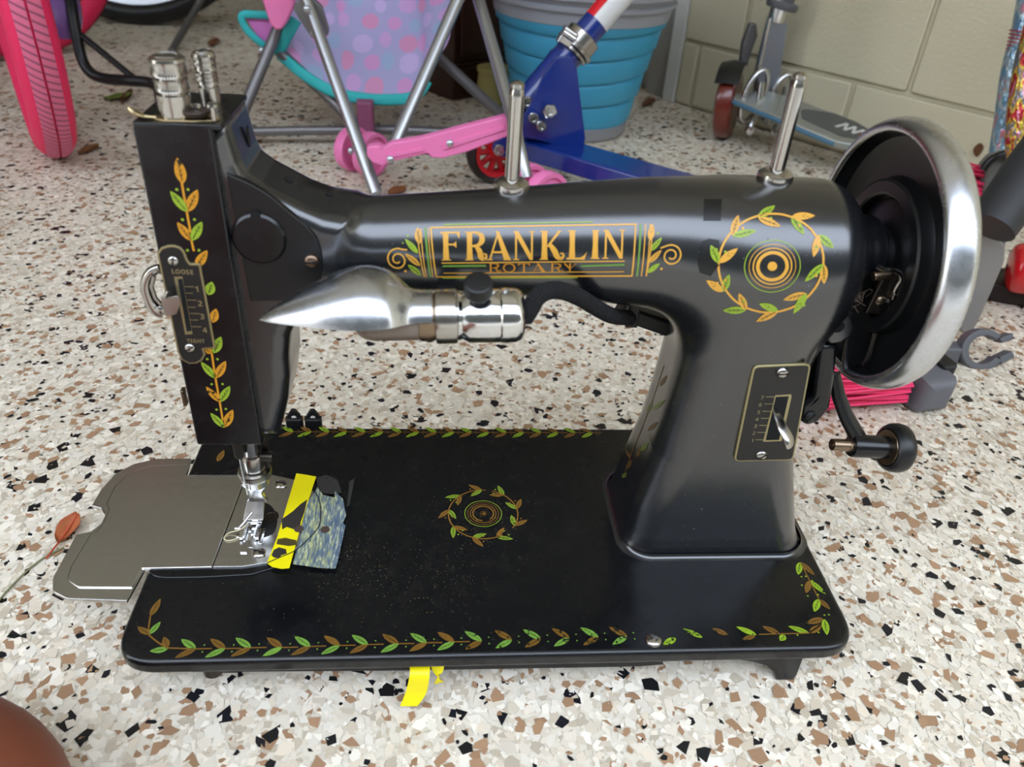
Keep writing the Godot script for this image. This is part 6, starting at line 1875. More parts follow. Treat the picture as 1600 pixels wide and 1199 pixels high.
func chest():
	var t := thing("wooden_chest", "dark reddish brown wooden cabinet standing behind the stroller", "cabinet")
	var wood := mat(Color(0.26, 0.13, 0.08), 0.4, 0.0, {"grain": [Color(0.55, 0.5, 0.45), Color(1.0, 0.95, 0.9)], "scale": 4.0, "gfreq": 0.03})
	var K := Vector3(.16514, 0.0, -1.14197)
	var b := Basis(-WN, Vector3.UP, (-WN).cross(Vector3.UP))
	var mk := func(called: String, a0: float, a1: float, y0: float, y1: float, d0: float, d1: float, bev: float):
		var g := Geo.new()
		g.box(Vector3(a1 - a0, y1 - y0, d1 - d0), K - WN * ((a0 + a1) / 2) - WA * ((d0 + d1) / 2) + Vector3(0, (y0 + y1) / 2, 0), bev, b)
		return obj(called, g, wood, t)
	mk.call("plinth", 0.0, 0.2, 0.0, 0.05, 0.0, 0.3, 0.003)
	mk.call("moulding", 0.004, 0.196, 0.05, 0.058, 0.004, 0.296, 0.002)
	mk.call("body", 0.01, 0.19, 0.058, 0.6, 0.01, 0.29, 0.002)
	mk.call("door", 0.02, 0.18, 0.07, 0.58, 0.003, 0.011, 0.002)
	mk.call("top", -0.006, 0.206, 0.6, 0.62, -0.006, 0.306, 0.004)
	settle(t, Vector3(K.x, 0, K.z))
	var j := thing("jar", "cream coloured pot on the floor between the cabinet and the blue bucket", "pot")
	var jc := Vector3(.23653, 0.0, -1.14414)
	var g := Geo.new()
	g.lathe(PackedVector2Array([Vector2(0, 0), Vector2(0.026, 0), Vector2(0.029, 0.004), Vector2(0.03, 0.03), Vector2(0.028, 0.05)]), Transform3D(Basis(), jc), 28)
	obj("body", g, mat(Color(0.72, 0.68, 0.42), 0.5), j)
	g = Geo.new()
	g.lathe(PackedVector2Array([Vector2(0.029, 0.05), Vector2(0.031, 0.051), Vector2(0.031, 0.058), Vector2(0.02, 0.06), Vector2(0, 0.06)]), Transform3D(Basis(), jc), 28)
	obj("lid", g, mat(Color(0.72, 0.68, 0.42), 0.5), j)
	settle(j, jc)

func bucket():
	var t := thing("bucket", "collapsible bucket with turquoise folding wall and grey rim beside the wall", "bucket")
	var c := Vector3(0.352, 0, -1.015)
	var xf := Transform3D(Basis(), c)
	var grey := mat(Color(0.56, 0.56, 0.57), 0.5)
	var g := Geo.new()
	g.lathe(PackedVector2Array([Vector2(0, 0.002), Vector2(0.078, 0.0020), Vector2(0.082, 0.0000), Vector2(0.086, 0.0040), Vector2(0.088, 0.0200), Vector2(0.085, 0.0220)]), xf, 64)
	obj("base", g, grey, t)
	# folded wall: four pleats, sagging a little
	var prof := [[0.086, 0.0200], [0.091, 0.0268], [0.0955, 0.0520], [0.094, 0.0543], [0.0925, 0.0565], [0.1, 0.0601], [0.1045, 0.0863], [0.103, 0.0886], [0.1015, 0.0908], [0.108, 0.0943], [0.113, 0.1195], [0.1115, 0.1217], [0.11, 0.1240], [0.117, 0.1275], [0.121, 0.1503], [0.1195, 0.1526], [0.119, 0.1549], [0.126, 0.1583], [0.128, 0.1708]]
	g = Geo.new()
	var rows := []
	for q in prof:
		var row := PackedVector3Array()
		for k in 96:
			var th := TAU * k / 96
			var sag: float = 0.0045 * sin(2 * th + 0.8) * sin(PI * (q[1] - 0.02) / 0.17)
			row.append(xf * Vector3(cos(th) * q[0], q[1] + sag, sin(th) * q[0]))
		rows.append(row)
	g.grid(rows, true, xf * Vector3(0, 0.08, 0))
	obj("folding_wall", g, mat(Color(0.26, 0.64, 0.78), 0.45), t)
	g = Geo.new()
	g.lathe(PackedVector2Array([Vector2(0.124, 0.1674), Vector2(0.129, 0.1686), Vector2(0.132, 0.1846), Vector2(0.137, 0.1869), Vector2(0.138, 0.1915), Vector2(0.134, 0.1937), Vector2(0.138, 0.2006), Vector2(0.143, 0.2017), Vector2(0.144, 0.2075), Vector2(0.141, 0.2109), Vector2(0.143, 0.2166), Vector2(0.146, 0.2189), Vector2(0.146, 0.2246), Vector2(0.14, 0.2292), Vector2(0.132, 0.2257), Vector2(0.122, 0.1708)]), xf, 96)
	obj("rim", g, mat(Color(0.62, 0.63, 0.65), 0.45), t)
	settle(t, c)

func blue_scooter():
	var t := thing("kick_scooter", "blue kick scooter with red, white and blue steering tube and red wheel", "scooter")
	var g := Geo.new()
	# front wheel
	var wc := Vector3(.21993, .04101, -.755)
	var ax := Vector3(0.35, 0, 1).normalized()
	var r := wc.y
	var xf := along(wc, ax)
	g.lathe(PackedVector2Array([Vector2(r * 0.74, -0.009), Vector2(r * 0.86, -0.012), Vector2(r * 0.96, -0.008), Vector2(r, 0), Vector2(r * 0.96, 0.008), Vector2(r * 0.86, 0.012), Vector2(r * 0.74, 0.009)]), xf, 48, 0, TAU, 1.0)
	obj("tyre", g, mat(Color(0.13, 0.07, 0.07), 0.5), t)
	g = Geo.new()
	g.lathe(PackedVector2Array([Vector2(r * 0.64, -0.009), Vector2(r * 0.77, -0.01), Vector2(r * 0.77, 0.01), Vector2(r * 0.64, 0.009), Vector2(r * 0.62, 0), Vector2(r * 0.64, -0.009)]), xf, 40)
	g.lathe(PackedVector2Array([Vector2(0, -0.012), Vector2(r * 0.25, -0.012), Vector2(r * 0.25, 0.012), Vector2(0, 0.012)]), xf, 24)
	for k in 10:
		var th := TAU * k / 10
		g.tube(PackedVector3Array([xf * Vector3(cos(th) * r * 0.2, 0, sin(th) * r * 0.2), xf * Vector3(cos(th) * r * 0.68, 0, sin(th) * r * 0.68)]), 0.0042, 8)
	obj("wheel_core", g, M.red, t)
	# fork leg and axle
	g = Geo.new()
	g.extrude(round_corners(PackedVector2Array([Vector2(.21293, .05846), Vector2(.22672, .06843), Vector2(.24352, .10447), Vector2(.26324, .11124), Vector2(.27347, .09952), Vector2(.25991, .06959), Vector2(.24212, .04826), Vector2(.23122, .04223), Vector2(.21831, .04423), Vector2(.21246, .05047)]), 0.005, 3), front(-0.733), 0.006, 0.001)
	g.extrude(round_corners(PackedVector2Array([Vector2(.21526, .04593), Vector2(.22962, .0563), Vector2(.24712, .09384), Vector2(.26765, .10088), Vector2(.27831, .08868), Vector2(.26419, .05751), Vector2(.24566, .0353), Vector2(.23431, .02902), Vector2(.22086, .0311), Vector2(.21477, .0376)]), 0.005, 3), front(-0.777), 0.006, 0.001)
	obj("fork", g, M.blue, t)
	for q in [[Vector3(.22114, .05237, -.725), 0.0075], [Vector3(.27717, .10803, -.7), 0.0085], [Vector3(.25932, .09777, -.705), 0.0065], [Vector3(.26861, .09049, -.7), 0.0065], [Vector3(.25192, .11212, -.72), 0.0075]]:
		g = Geo.new()
		var rr: float = q[1]
		g.lathe(PackedVector2Array([Vector2(rr, -0.012), Vector2(rr, 0.003), Vector2(rr * 0.8, 0.005), Vector2(rr * 0.45, 0.005), Vector2(rr * 0.4, 0.003), Vector2(0, 0.003)]), along(q[0], Vector3(0, 0.1, 1)), 6 if rr > 0.007 else 18)
		obj("bolt", g, M.chrome, t)
	# twin gusset plates
	for z in [-0.72, -0.765]:
		g = Geo.new()
		g.extrude(round_corners(PackedVector2Array([Vector2(.26706, .14233), Vector2(.28043, .1643), Vector2(.2967, .16779), Vector2(.30717, .15402), Vector2(.31153, .13389), Vector2(.32596, .07191), Vector2(.32297, .06225), Vector2(.31365, .05873), Vector2(.26954, .06835), Vector2(.24548, .07223), Vector2(.24719, .0955), Vector2(.25808, .11851)]), 0.006, 3), front(z), 0.006, 0.0012)
		obj("gusset_plate", g, M.blue, t)
	g = Geo.new()
	g.extrude(PackedVector2Array([Vector2(.28982, .08652), Vector2(.32051, .07582), Vector2(.32759, .06249), Vector2(.30192, .05918)]), front(-0.760), 0.045, 0.001)
	obj("gusset_block", g, M.blue, t)
	# head tube and steering tube
	var h0 := Vector3(.25072, .1038, -.737); var h1 := Vector3(.30808, .1693, -.755)
	g = Geo.new()
	g.tube(PackedVector3Array([h0, h0.lerp(h1, 0.9)]), 0.0185, 24)
	obj("head_tube", g, M.blue, t)
	var dir := (h1 - h0).normalized()
	for q in [[0.90, 0.0225, 0.005], [0.96, 0.025, 0.006], [1.02, 0.022, 0.016]]:
		g = Geo.new()
		var f := along(h0 + (h1 - h0) * q[0], dir)
		var rr: float = q[1]
		g.lathe(PackedVector2Array([Vector2(0, 0), Vector2(rr - 0.001, 0), Vector2(rr, 0.001), Vector2(rr, q[2] - 0.001), Vector2(rr - 0.001, q[2]), Vector2(0, q[2])]), f, 32)
		obj("headset_ring", g, M.nickel, t)
	g = Geo.new()
	g.box(Vector3(0.018, 0.02, 0.014), Vector3(.29561, .18301, -.74), 0.003, Basis(Vector3.BACK, -0.5))
	g.tube(PackedVector3Array([Vector3(.28989, .18925, -.735), Vector3(.30389, .1819, -.733)]), 0.004, 10)
	obj("clamp_bolt", g, M.chrome, t)
	var s0 := h0 + (h1 - h0) * 1.08
	var s1 := s0 + dir * 0.03
	var s2 := s0 + dir * 0.62
	g = Geo.new()
	g.tube(PackedVector3Array([s0, s1]), 0.0165, 24)
	obj("stem_band", g, M.blue, t)
	# upper stem: red on one side, white on the other
	var fx := along(s1, dir, Vector3(0.6, 0.2, 0.75))
	for k in 2:
		g = Geo.new()
		g.lathe(PackedVector2Array([Vector2(0.0165, 0), Vector2(0.0165, (s2 - s1).length())]), fx, 16, 1.0 + PI * (k + 1), PI + 1.0 + PI * (k + 1))
		obj(["stem_white", "stem_red"][k], g, [mat(Color(0.85, 0.85, 0.84), 0.3), M.red][k], t)
	g = Geo.new()
	g.tube(PackedVector3Array([s2 + Vector3(0, 0, 0.22), s2 + Vector3(0, 0, -0.22)]), 0.013, 14)
	obj("handlebar", g, M.black, t)
	# deck beam, running to the right behind the machine
	var d0 := Vector3(.26177, .065, -.74285); d0.y = 0.054
	var d1 := Vector3(.40148, .065, -.61809); d1.y = 0.054
	var dd := (d1 - d0); dd.y = 0
	dd = dd.normalized()
	var bs := Basis(dd, Vector3.UP, dd.cross(Vector3.UP))
	var L := 0.46
	g = Geo.new()
	g.box(Vector3(L, 0.022, 0.055), d0 + dd * (L / 2 - 0.02) + Vector3(0, 0.0, 0), 0.003, bs)
	obj("deck", g, M.blue, t)
	var rc := d0 + dd * (L - 0.01); rc.y = r
	g = Geo.new()
	g.lathe(PackedVector2Array([Vector2(0, -0.012), Vector2(r * 0.9, -0.012), Vector2(r, -0.006), Vector2(r, 0.006), Vector2(r * 0.9, 0.012), Vector2(0, 0.012)]), along(rc + dd * 0.03, dd.cross(Vector3.UP)), 36)
	obj("rear_wheel", g, M.red, t)
	settle(t, Vector3(wc.x, 0, wc.z))

func silver_scooter():
	var t := thing("kick_scooter", "folded silver kick scooter with amber wheel leaning along the block wall", "scooter")
	var amber := mat(Color(0.42, 0.12, 0.05), 0.3, 0.0, {"coat": 0.5})
	var wc := Vector3(.59208, .04815, -.99)
	var ax := Vector3(0.9, 0.05, 0.45).normalized()
	var r := 0.054
	var g := Geo.new()
	wc.y = r * 0.99
	g.lathe(PackedVector2Array([Vector2(0, -0.012), Vector2(r * 0.55, -0.012), Vector2(r * 0.8, -0.014), Vector2(r * 0.96, -0.01), Vector2(r, 0), Vector2(r * 0.96, 0.01), Vector2(r * 0.8, 0.014), Vector2(r * 0.55, 0.012), Vector2(0, 0.012)]), along(wc, ax), 44, 0, TAU, 0.8)
	obj("wheel", g, amber, t)
	g = Geo.new()
	g.lathe(PackedVector2Array([Vector2(r + 0.004, -0.018), Vector2(r + 0.008, 0), Vector2(r + 0.004, 0.018)]), along(wc, ax, Vector3.UP), 16, -0.9, 0.5)
	obj("mudguard", g, M.black, t)
	# hinge cheeks beside the wheel
	for q in [[1178, -0.955], [1214, -0.985]]:
		var cx: float = q[0]
		g = Geo.new()
		var at := Vector3(.61788, .0736, -.955) if cx < 1200 else Vector3(.66946, .06212, -.985)
		var loop := PackedVector3Array()
		for k in 25:
			var a := TAU * k / 24
			loop.append(at + Vector3(cos(a) * 0.017 + sin(a) * 0.006, sin(a) * 0.038, -cos(a) * 0.004))
		g.tube(loop, 0.0045, 8, false, 0.8)
		g.tube(smooth3(PackedVector3Array([at + Vector3(0.008, 0.02, 0), at + Vector3(0.006, -0.02, 0.01), at + Vector3(-0.004, -0.045, 0.02)]), 4), 0.005, 8)
		obj("hinge_cheek", g, M.chrome, t)
		g = Geo.new()
		g.lathe(PackedVector2Array([Vector2(0.006, -0.004), Vector2(0.006, 0.003), Vector2(0, 0.004)]), along(at + Vector3(-0.004, -0.045, 0.024), Vector3.BACK), 16)
		obj("bolt", g, M.chrome, t)
	g = Geo.new()
	g.extrude(PackedVector2Array([Vector2(.63357, .06782), Vector2(.6583, .06685), Vector2(.66793, .04489), Vector2(.64802, .03332), Vector2(.6334, .04263)]), front(-1.0), 0.03, 0.002)
	obj("hinge_core", g, M.black, t)
	# flat steering column plate with a bright edge
	g = Geo.new()
	var col := PackedVector2Array([Vector2(.62995, .17851), Vector2(.65728, .17101), Vector2(.66736, .05294), Vector2(.63523, .05758), Vector2(.62784, .09736)])
	g.extrude(round_corners(col, 0.002, 2), front(-1.005), 0.02, 0.002)
	var pl := obj("column_plate", g, mat(Color(0.58, 0.60, 0.64), 0.35, 0.8), t)
	g = Geo.new()
	g.tube(PackedVector3Array([Vector3(.62365, .179, -.975), Vector3(.62363, .10248, -.975)]), 0.003, 8)
	obj("edge_bead", g, M.chrome, pl)
	g = Geo.new()
	g.extrude(round_corners(PackedVector2Array([Vector2(.61144, .16375), Vector2(.62119, .16417), Vector2(.62741, .14662), Vector2(.6238, .12834), Vector2(.62142, .1042), Vector2(.60896, .10556), Vector2(.60627, .13489)]), 0.003, 3), front(-1.03), 0.014, 0.003)
	obj("release_lever", g, M.alum_dark, t)
	g = Geo.new()
	g.tube(PackedVector3Array([Vector3(.6394, .17197, -.99), Vector3(.64044, .20972, -.99), Vector3(.6443, .30542, -1.0)]), 0.013, 18)
	obj("steering_tube", g, M.chrome, t)
	g = Geo.new()
	var cf := along(Vector3(.64337, .1946, -.99), Vector3(0.18, 1, 0))
	g.lathe(PackedVector2Array([Vector2(0.012, -0.006), Vector2(0.022, -0.005), Vector2(0.0235, -0.002), Vector2(0.0235, 0.003), Vector2(0.022, 0.005), Vector2(0.015, 0.006), Vector2(0.015, 0.02), Vector2(0, 0.02)]), cf, 28)
	obj("collar", g, M.grey_plastic, t)
	# tilted deck with dark grip and white print
	var a := Vector3(.57392, .04401, -.96); a.y = 0.062
	var b := Vector3(.72304, -.01529, -.8)
	b.y = 0.035
	var d := (b - a).normalized()
	var side := Vector3(0.75, 0.1, -0.66).normalized()
	side = (side - d * side.dot(d)).normalized()
	var fr := Transform3D(Basis(d, side, d.cross(side)), a)
	var L := (b - a).length()
	var pts := PackedVector2Array([Vector2(0, 0.0), Vector2(L * 0.85, -0.004), Vector2(L, 0.012), Vector2(L * 1.06, 0.045), Vector2(L, 0.07), Vector2(L * 0.8, 0.08), Vector2(0.09, 0.08), Vector2(0.03, 0.07)])
	g = Geo.new()
	g.extrude(round_corners(pts, 0.012, 4), fr, 0.012, 0.003)
	var dk := obj("deck", g, mat(Color(0.62, 0.63, 0.60), 0.4, 0.6), t)
	g = Geo.new()
	var pad := PackedVector2Array([Vector2(0.12, 0.02), Vector2(L * 0.84, 0.014), Vector2(L * 0.95, 0.03), Vector2(L * 0.95, 0.065), Vector2(L * 0.8, 0.078), Vector2(0.14, 0.078), Vector2(0.1, 0.05)])
	var zz := 0.0121 if fr.basis.z.y > 0 else -0.0006
	g.extrude(round_corners(pad, 0.012, 4), fr * Transform3D(Basis(), Vector3(0, 0, zz)), 0.0006)
	obj("grip_pad", g, mat(Color(0.33, 0.33, 0.31), 0.8), dk)
	var art := Art.new()
	var rr := RandomNumberGenerator.new(); rr.seed = 2
	for k in 7:
		var x := 0.165 + k * 0.013
		art.line(PackedVector2Array([Vector2(x, 0.036), Vector2(x + 0.006, 0.06)]), 0.005, Color(0.8, 0.8, 0.78))
		art.line(PackedVector2Array([Vector2(x + 0.006, 0.06), Vector2(x + 0.012, 0.04)]), 0.004, Color(0.8, 0.8, 0.78))
	var up := fr * Transform3D(Basis(), Vector3(0, 0, zz + (0.0008 if zz > 0 else -0.0002)))
	lay("white_print", art, up, 1.0, dk)
	g = Geo.new()
	g.tube(PackedVector3Array([fr * Vector3(0.002, -0.001, 0.006), fr * Vector3(L * 0.84, -0.004, 0.006)]), 0.003, 8)
	obj("blue_edge", g, mat(Color(0.25, 0.42, 0.52), 0.4), dk)
	var rc := a + d * (L * 0.98) + side * 0.045; 
	g = Geo.new()
	rc.y = 0.03
	g.lathe(PackedVector2Array([Vector2(0, -0.01), Vector2(0.026, -0.01), Vector2(0.03, -0.004), Vector2(0.03, 0.004), Vector2(0.026, 0.01), Vector2(0, 0.01)]), along(rc, side), 28)
	obj("wheel", g, amber, t)
	settle(t, Vector3(wc.x, 0, wc.z))

func cleaning_things():
	# broom lying behind the handwheel
	var t := thing("broom", "broom head with long pink bristles lying on the floor behind the handwheel", "broom")
	var g := Geo.new()
	var r := RandomNumberGenerator.new(); r.seed = 12
	var h0 := Vector3(0.53, 0.016, -0.252); var h1 := Vector3(0.52, 0.016, -0.335)
	for k in 300:
		var f := r.randf()
		var a := h0.lerp(h1, f) + Vector3(0, r.randf_range(-0.010, 0.012), 0)
		var b := a + Vector3(-0.135 + r.randf_range(-0.015, 0.012), -0.004 + r.randf_range(-0.002, 0.010), lerp(0.03, -0.05, f) + r.randf_range(-0.012, 0.012))
		b.y = max(b.y, 0.002)
		g.tube(PackedVector3Array([a, a.lerp(b, 0.5) + Vector3(0, 0.004, 0), b]), PackedFloat32Array([0.0013, 0.0012, 0.0008]), 5, false)
	var bri := obj("bristles", g, mat(Color(0.93, 0.22, 0.42), 0.45), t)
	bri.set_meta("kind", "stuff")
	g = Geo.new()
	g.box(Vector3(0.03, 0.03, 0.095), Vector3(0.543, 0.0165, -0.293), 0.008, Basis(Vector3.UP, 0.19))
	obj("head", g, mat(Color(0.40, 0.40, 0.42), 0.45), t)
	g = Geo.new()
	g.box(Vector3(0.014, 0.034, 0.045), Vector3(0.562, 0.018, -0.288), 0.004, Basis(Vector3.UP, 0.19))
	obj("collar", g, M.black, t)
	settle(t, Vector3(0.55, 0, -0.30))
	# grey open clip
	t = thing("handle_clip", "dark grey open ring clip of plastic on the floor right of the handwheel", "clip")
	var cc := Vector3(.63607, .01005, -.335)
	g = Geo.new()
	var ring := PackedVector2Array()
	var ro := .02092; var ri := .01395
	for k in 25: ring.append(Vector2(cos(0.75 + (TAU - 1.25) * k / 24), sin(0.75 + (TAU - 1.25) * k / 24) * 0.9) * ro)
	for k in 25: ring.append(Vector2(cos(0.75 + (TAU - 1.25) * (24 - k) / 24), sin(0.75 + (TAU - 1.25) * (24 - k) / 24) * 0.9) * ri)
	var cx := Transform3D(Basis(Vector3.RIGHT, -0.45), cc)
	g.extrude(ring, cx, 0.012, 0.0015)
	obj("ring", g, M.grey_plastic, t)
	g = Geo.new()
	g.extrude(round_corners(PackedVector2Array([Vector2(ro * 0.62, ro * 0.5), Vector2(ro * 1.25, ro * 0.75), Vector2(ro * 1.25, ro * 0.45), Vector2(ro * 0.8, ro * 0.3)]), 0.001, 2), cx, 0.012, 0.001)
	g.extrude(round_corners(PackedVector2Array([Vector2(ro * 0.85, -ro * 0.62), Vector2(ro * 1.45, -ro * 0.3), Vector2(ro * 1.3, -ro * 0.02), Vector2(ro * 0.75, -ro * 0.3)]), 0.001, 2), cx, 0.012, 0.001)
	obj("lip", g, M.grey_plastic, t)
	g = Geo.new()
	g.box(Vector3(0.03, 0.02, 0.016), cc + Vector3(-ro - 0.012, -0.004, 0.003), 0.003)
	g.box(Vector3(0.012, cc.y, 0.016), Vector3(cc.x - ro * 0.6, cc.y / 2 - 0.004, cc.z - 0.004), 0.003)
	obj("clip_stem", g, M.grey_plastic, t)
	settle(t, Vector3(cc.x, 0, cc.z))
	# grey dustpan standing on edge, with black handle
	t = thing("dustpan", "pale grey plastic dustpan standing on edge right of the handwheel", "dustpan")
	g = Geo.new()
	var dp := round_corners(PackedVector2Array([Vector2(.63867, .00913), Vector2(.63529, .03643), Vector2(.62569, .07516), Vector2(.61831, .11039), Vector2(.63441, .10844), Vector2(.64947, .09555), Vector2(.65468, .08085), Vector2(.65525, .05401), Vector2(.65547, .01774), Vector2(.65288, .00232)]), 0.006, 3)
	g.extrude(dp, front(-0.38), 0.012, 0.003)
	obj("pan", g, mat(Color(0.50, 0.48, 0.46), 0.6), t)
	g = Geo.new()
	g.tube(PackedVector3Array([Vector3(.61335, .12024, -.35), Vector3(.64038, .15491, -.37), Vector3(.67802, .1912, -.4)]), PackedFloat32Array([0.020, 0.0215, 0.0215]), 22)
	obj("handle", g, mat(Color(0.16, 0.16, 0.165), 0.55), t)
	settle(t, Vector3(0.64, 0, -0.37))
	# grey squeegee head with black rim, pink bristles beside it
	t = thing("scrub_brush", "grey brush head with black rubber rim and pink bristles propped by the wall", "brush")
	g = Geo.new()
	g.extrude(round_corners(PackedVector2Array([Vector2(.77567, .08738), Vector2(.78148, .09957), Vector2(.79647, .10452), Vector2(.80802, .09597), Vector2(.82694, .06754), Vector2(.82911, .00289), Vector2(.79777, .01869)]), 0.006, 3), front(-0.625), 0.02, 0.003)
	obj("head", g, mat(Color(0.40, 0.40, 0.38), 0.6), t)
	g = Geo.new()
	g.tube(smooth3(PackedVector3Array([Vector3(.7681, .0876, -.6), Vector3(.77233, .09964, -.6), Vector3(.78743, .10749, -.6), Vector3(.79756, .10195, -.6), Vector3(.80929, .08592, -.6)]), 4), 0.0045, 8)
	obj("rubber_rim", g, M.black, t)
	for k in 40:
		pass
	g = Geo.new()
	for k in 90:
		var a := Vector3(.78451, .08422, -.62) + Vector3(0, -0.03 * r.randf(), r.randf_range(-0.012, 0.012))
		g.tube(PackedVector3Array([a, a + Vector3(-0.045 + r.randf_range(-0.006, 0.006), 0.006 + r.randf_range(-0.005, 0.005), 0)]), 0.0012, 5, false)
	var bb := obj("bristles", g, M.hot_pink, t)
	bb.set_meta("kind", "stuff")
	g = Geo.new()
	var q0 := Vector3(.8172, .00878, -.615)
	g.tube(PackedVector3Array([q0, Vector3(q0.x - 0.01, 0.0, q0.z)]), 0.012, 12)
	obj("stem", g, mat(Color(0.40, 0.40, 0.38), 0.6), t)
	settle(t, Vector3(q0.x, 0, q0.z))
	# shiny foil tubes leaning on the wall
	var foil := func(seed: int, base: Array) -> Material:
		var S := 192
		var im := Image.create(S, S, false, Image.FORMAT_RGB8)
		var n1 := FastNoiseLite.new(); n1.seed = seed; n1.frequency = 0.03
		var n2 := FastNoiseLite.new(); n2.seed = seed + 3; n2.frequency = 0.05
		for y in S:
			for x in S:
				var u := clamp(n1.get_noise_2d(x, y) * 1.4 + 0.5, 0.0, 0.999) as float
				var c: Color = base[int(u * base.size())]
				if n2.get_noise_2d(x, y) > 0.38: c = Color(0.85, 0.55, 0.62)
				im.set_pixel(x, y, c)
		var m := StandardMaterial3D.new(); m.albedo_texture = ImageTexture.create_from_image(im); m.metallic = 0.6; m.roughness = 0.28
		var f := FastNoiseLite.new(); f.seed = seed; f.frequency = 0.06
		var nt := NoiseTexture2D.new(); nt.width = 256; nt.height = 256; nt.as_normal_map = true; nt.bump_strength = 4.0; nt.noise = f; nt.seamless = true
		m.normal_enabled = true; m.normal_texture = nt
		return m
	t = thing("wrapping_tube", "crinkled pale blue foil tube standing against the wall at the right edge", "foil tube")
	g = Geo.new()
	g.tube(smooth3(PackedVector3Array([Vector3(.84503, .06545, -.68), Vector3(.83436, .12062, -.685), Vector3(.82198, .17836, -.69), Vector3(.82314, .21864, -.7), Vector3(.82262, .27599, -.72)]), 5), 0.0135, 18)
	obj("foil_sleeve", g, foil.call(4, [Color(0.45, 0.6, 0.72), Color(0.60, 0.72, 0.78), Color(0.74, 0.78, 0.78), Color(0.50, 0.64, 0.74)]), t)
	g = Geo.new()
	g.tube(PackedVector3Array([Vector3(.84503, .06545, -.68), Vector3(Vector3(.85144, .04244, -.68).x, 0, -0.68)]), 0.0125, 16)
	obj("foot", g, M.grey_plastic, t)
	g = Geo.new()
	for k in 7:
		var q := Vector3(.82251, .19514, -.695).lerp(Vector3(.82082, .21854, -.7), k / 6.0)
		g.lathe(PackedVector2Array([Vector2(0.0136, -0.0007), Vector2(0.014, 0), Vector2(0.0136, 0.0007)]), along(q, Vector3(0.1, 1, -0.1)), 20)
	obj("red_band", g, mat(Color(0.62, 0.15, 0.2), 0.5), t)
	settle(t, Vector3(Vector3(.85144, .04244, -.68).x, 0, -0.68))
	t = thing("wrapping_tube", "crinkled red and gold foil tube at the right edge beside the pale blue one", "foil tube")
	g = Geo.new()
	g.tube(smooth3(PackedVector3Array([Vector3(.78255, .10315, -.565), Vector3(.77051, .13073, -.57), Vector3(.76454, .16502, -.58), Vector3(.76617, .20927, -.6), Vector3(.77368, .262, -.62)]), 5), 0.011, 16)
	obj("foil_sleeve", g, foil.call(9, [Color(0.70, 0.18, 0.2), Color(0.8, 0.72, 0.25), Color(0.75, 0.6, 0.3), Color(0.5, 0.5, 0.52)]), t)
	g = Geo.new()
	g.tube(PackedVector3Array([Vector3(.78255, .10315, -.565), Vector3(Vector3(.79473, .07577, -.565).x, 0, -0.565)]), 0.01, 14)
	obj("foot", g, M.grey_plastic, t)
	settle(t, Vector3(Vector3(.79473, .07577, -.565).x, 0, -0.565))
	# red plastic toy beyond
	t = thing("red_toy", "glossy red plastic toy lying at the right edge beyond the dustpan", "toy")
	g = Geo.new()
	var rb := Vector3(.75486, 0.0, -.44903)
	g.lathe(smooth2(PackedVector2Array([Vector2(0.004, 0), Vector2(0.022, 0.004), Vector2(0.026, 0.02), Vector2(0.022, 0.05), Vector2(0.026, 0.08), Vector2(0.02, 0.1), Vector2(0.004, 0.104)]), 4), along(Vector3(rb.x - 0.03, 0.038, rb.z), Vector3(0.85, 0.12, 0.4)), 26)
	obj("body", g, mat(Color(0.80, 0.06, 0.10), 0.25, 0.0, {"coat": 0.6}), t)
	g = Geo.new()
	g.ball(Vector3(rb.x + 0.02, 0.026, rb.z + 0.035), Vector3(0.026, 0.024, 0.024))
	obj("knob", g, mat(Color(0.80, 0.06, 0.10), 0.25, 0.0, {"coat": 0.6}), t)
	g = Geo.new()
	g.box(Vector3(0.12, 0.02, 0.05), Vector3(rb.x + 0.01, 0.0102, rb.z - 0.005), 0.003, Basis(Vector3.UP, -0.4))
	obj("base", g, mat(Color(0.12, 0.07, 0.05), 0.6), t)
	settle(t, Vector3(rb.x, 0, rb.z))

func leaf_thing(label: String, base: Vector3, tip: Vector3, w: float, col: Color, col2: Color, curl: float, stem := 0.0, called := "dry_leaf"):
	var t := thing(called, label, "leaf")
	var d := tip - base; d.y = 0
	var s := Vector3(-d.z, 0, d.x).normalized()
	var rows := []; var back := []
	for i in 9:
		var f := i / 8.0
		var row := PackedVector3Array(); var b := PackedVector3Array()
		for j in 7:
			var k := (j - 3) / 3.0
			var hw := w / 2 * pow(sin(PI * clamp(f * 0.96 + 0.02, 0, 1)), 0.8)
			var q := base + d * f + s * hw * k + Vector3(0, 0.0012 + curl * (k * k * 0.5 + 0.6 * f * f) * w + 0.0006 * sin(9 * f + 4 * k), 0)
			row.append(q); b.append(q + Vector3(0, -0.0004, 0))
		rows.append(row); back.append(b)
	var g := Geo.new()
	g.grid(rows); g.grid(back)
	var m := mat(col, 0.7, 0.0, {"grain": [col2, col], "scale": 40.0, "gfreq": 0.02})
	m.albedo_color = Color(1, 1, 1)
	obj("blade", g, m, t)
	g = Geo.new()
	var st := base - d.normalized() * stem
	g.tube(PackedVector3Array([st + Vector3(0, 0.001, 0), base + Vector3(0, 0.0018, 0), base + d * 0.5 + Vector3(0, 0.0018 + curl * 0.15 * w, 0), base + d * 0.95 + Vector3(0, 0.0016 + curl * 0.55 * w, 0)]), PackedFloat32Array([0.0006, 0.0006, 0.0005, 0.0003]), 6)
	obj("midrib", g, mat(col2, 0.7), t)
	settle(t, Vector3(base.x, 0, base.z))

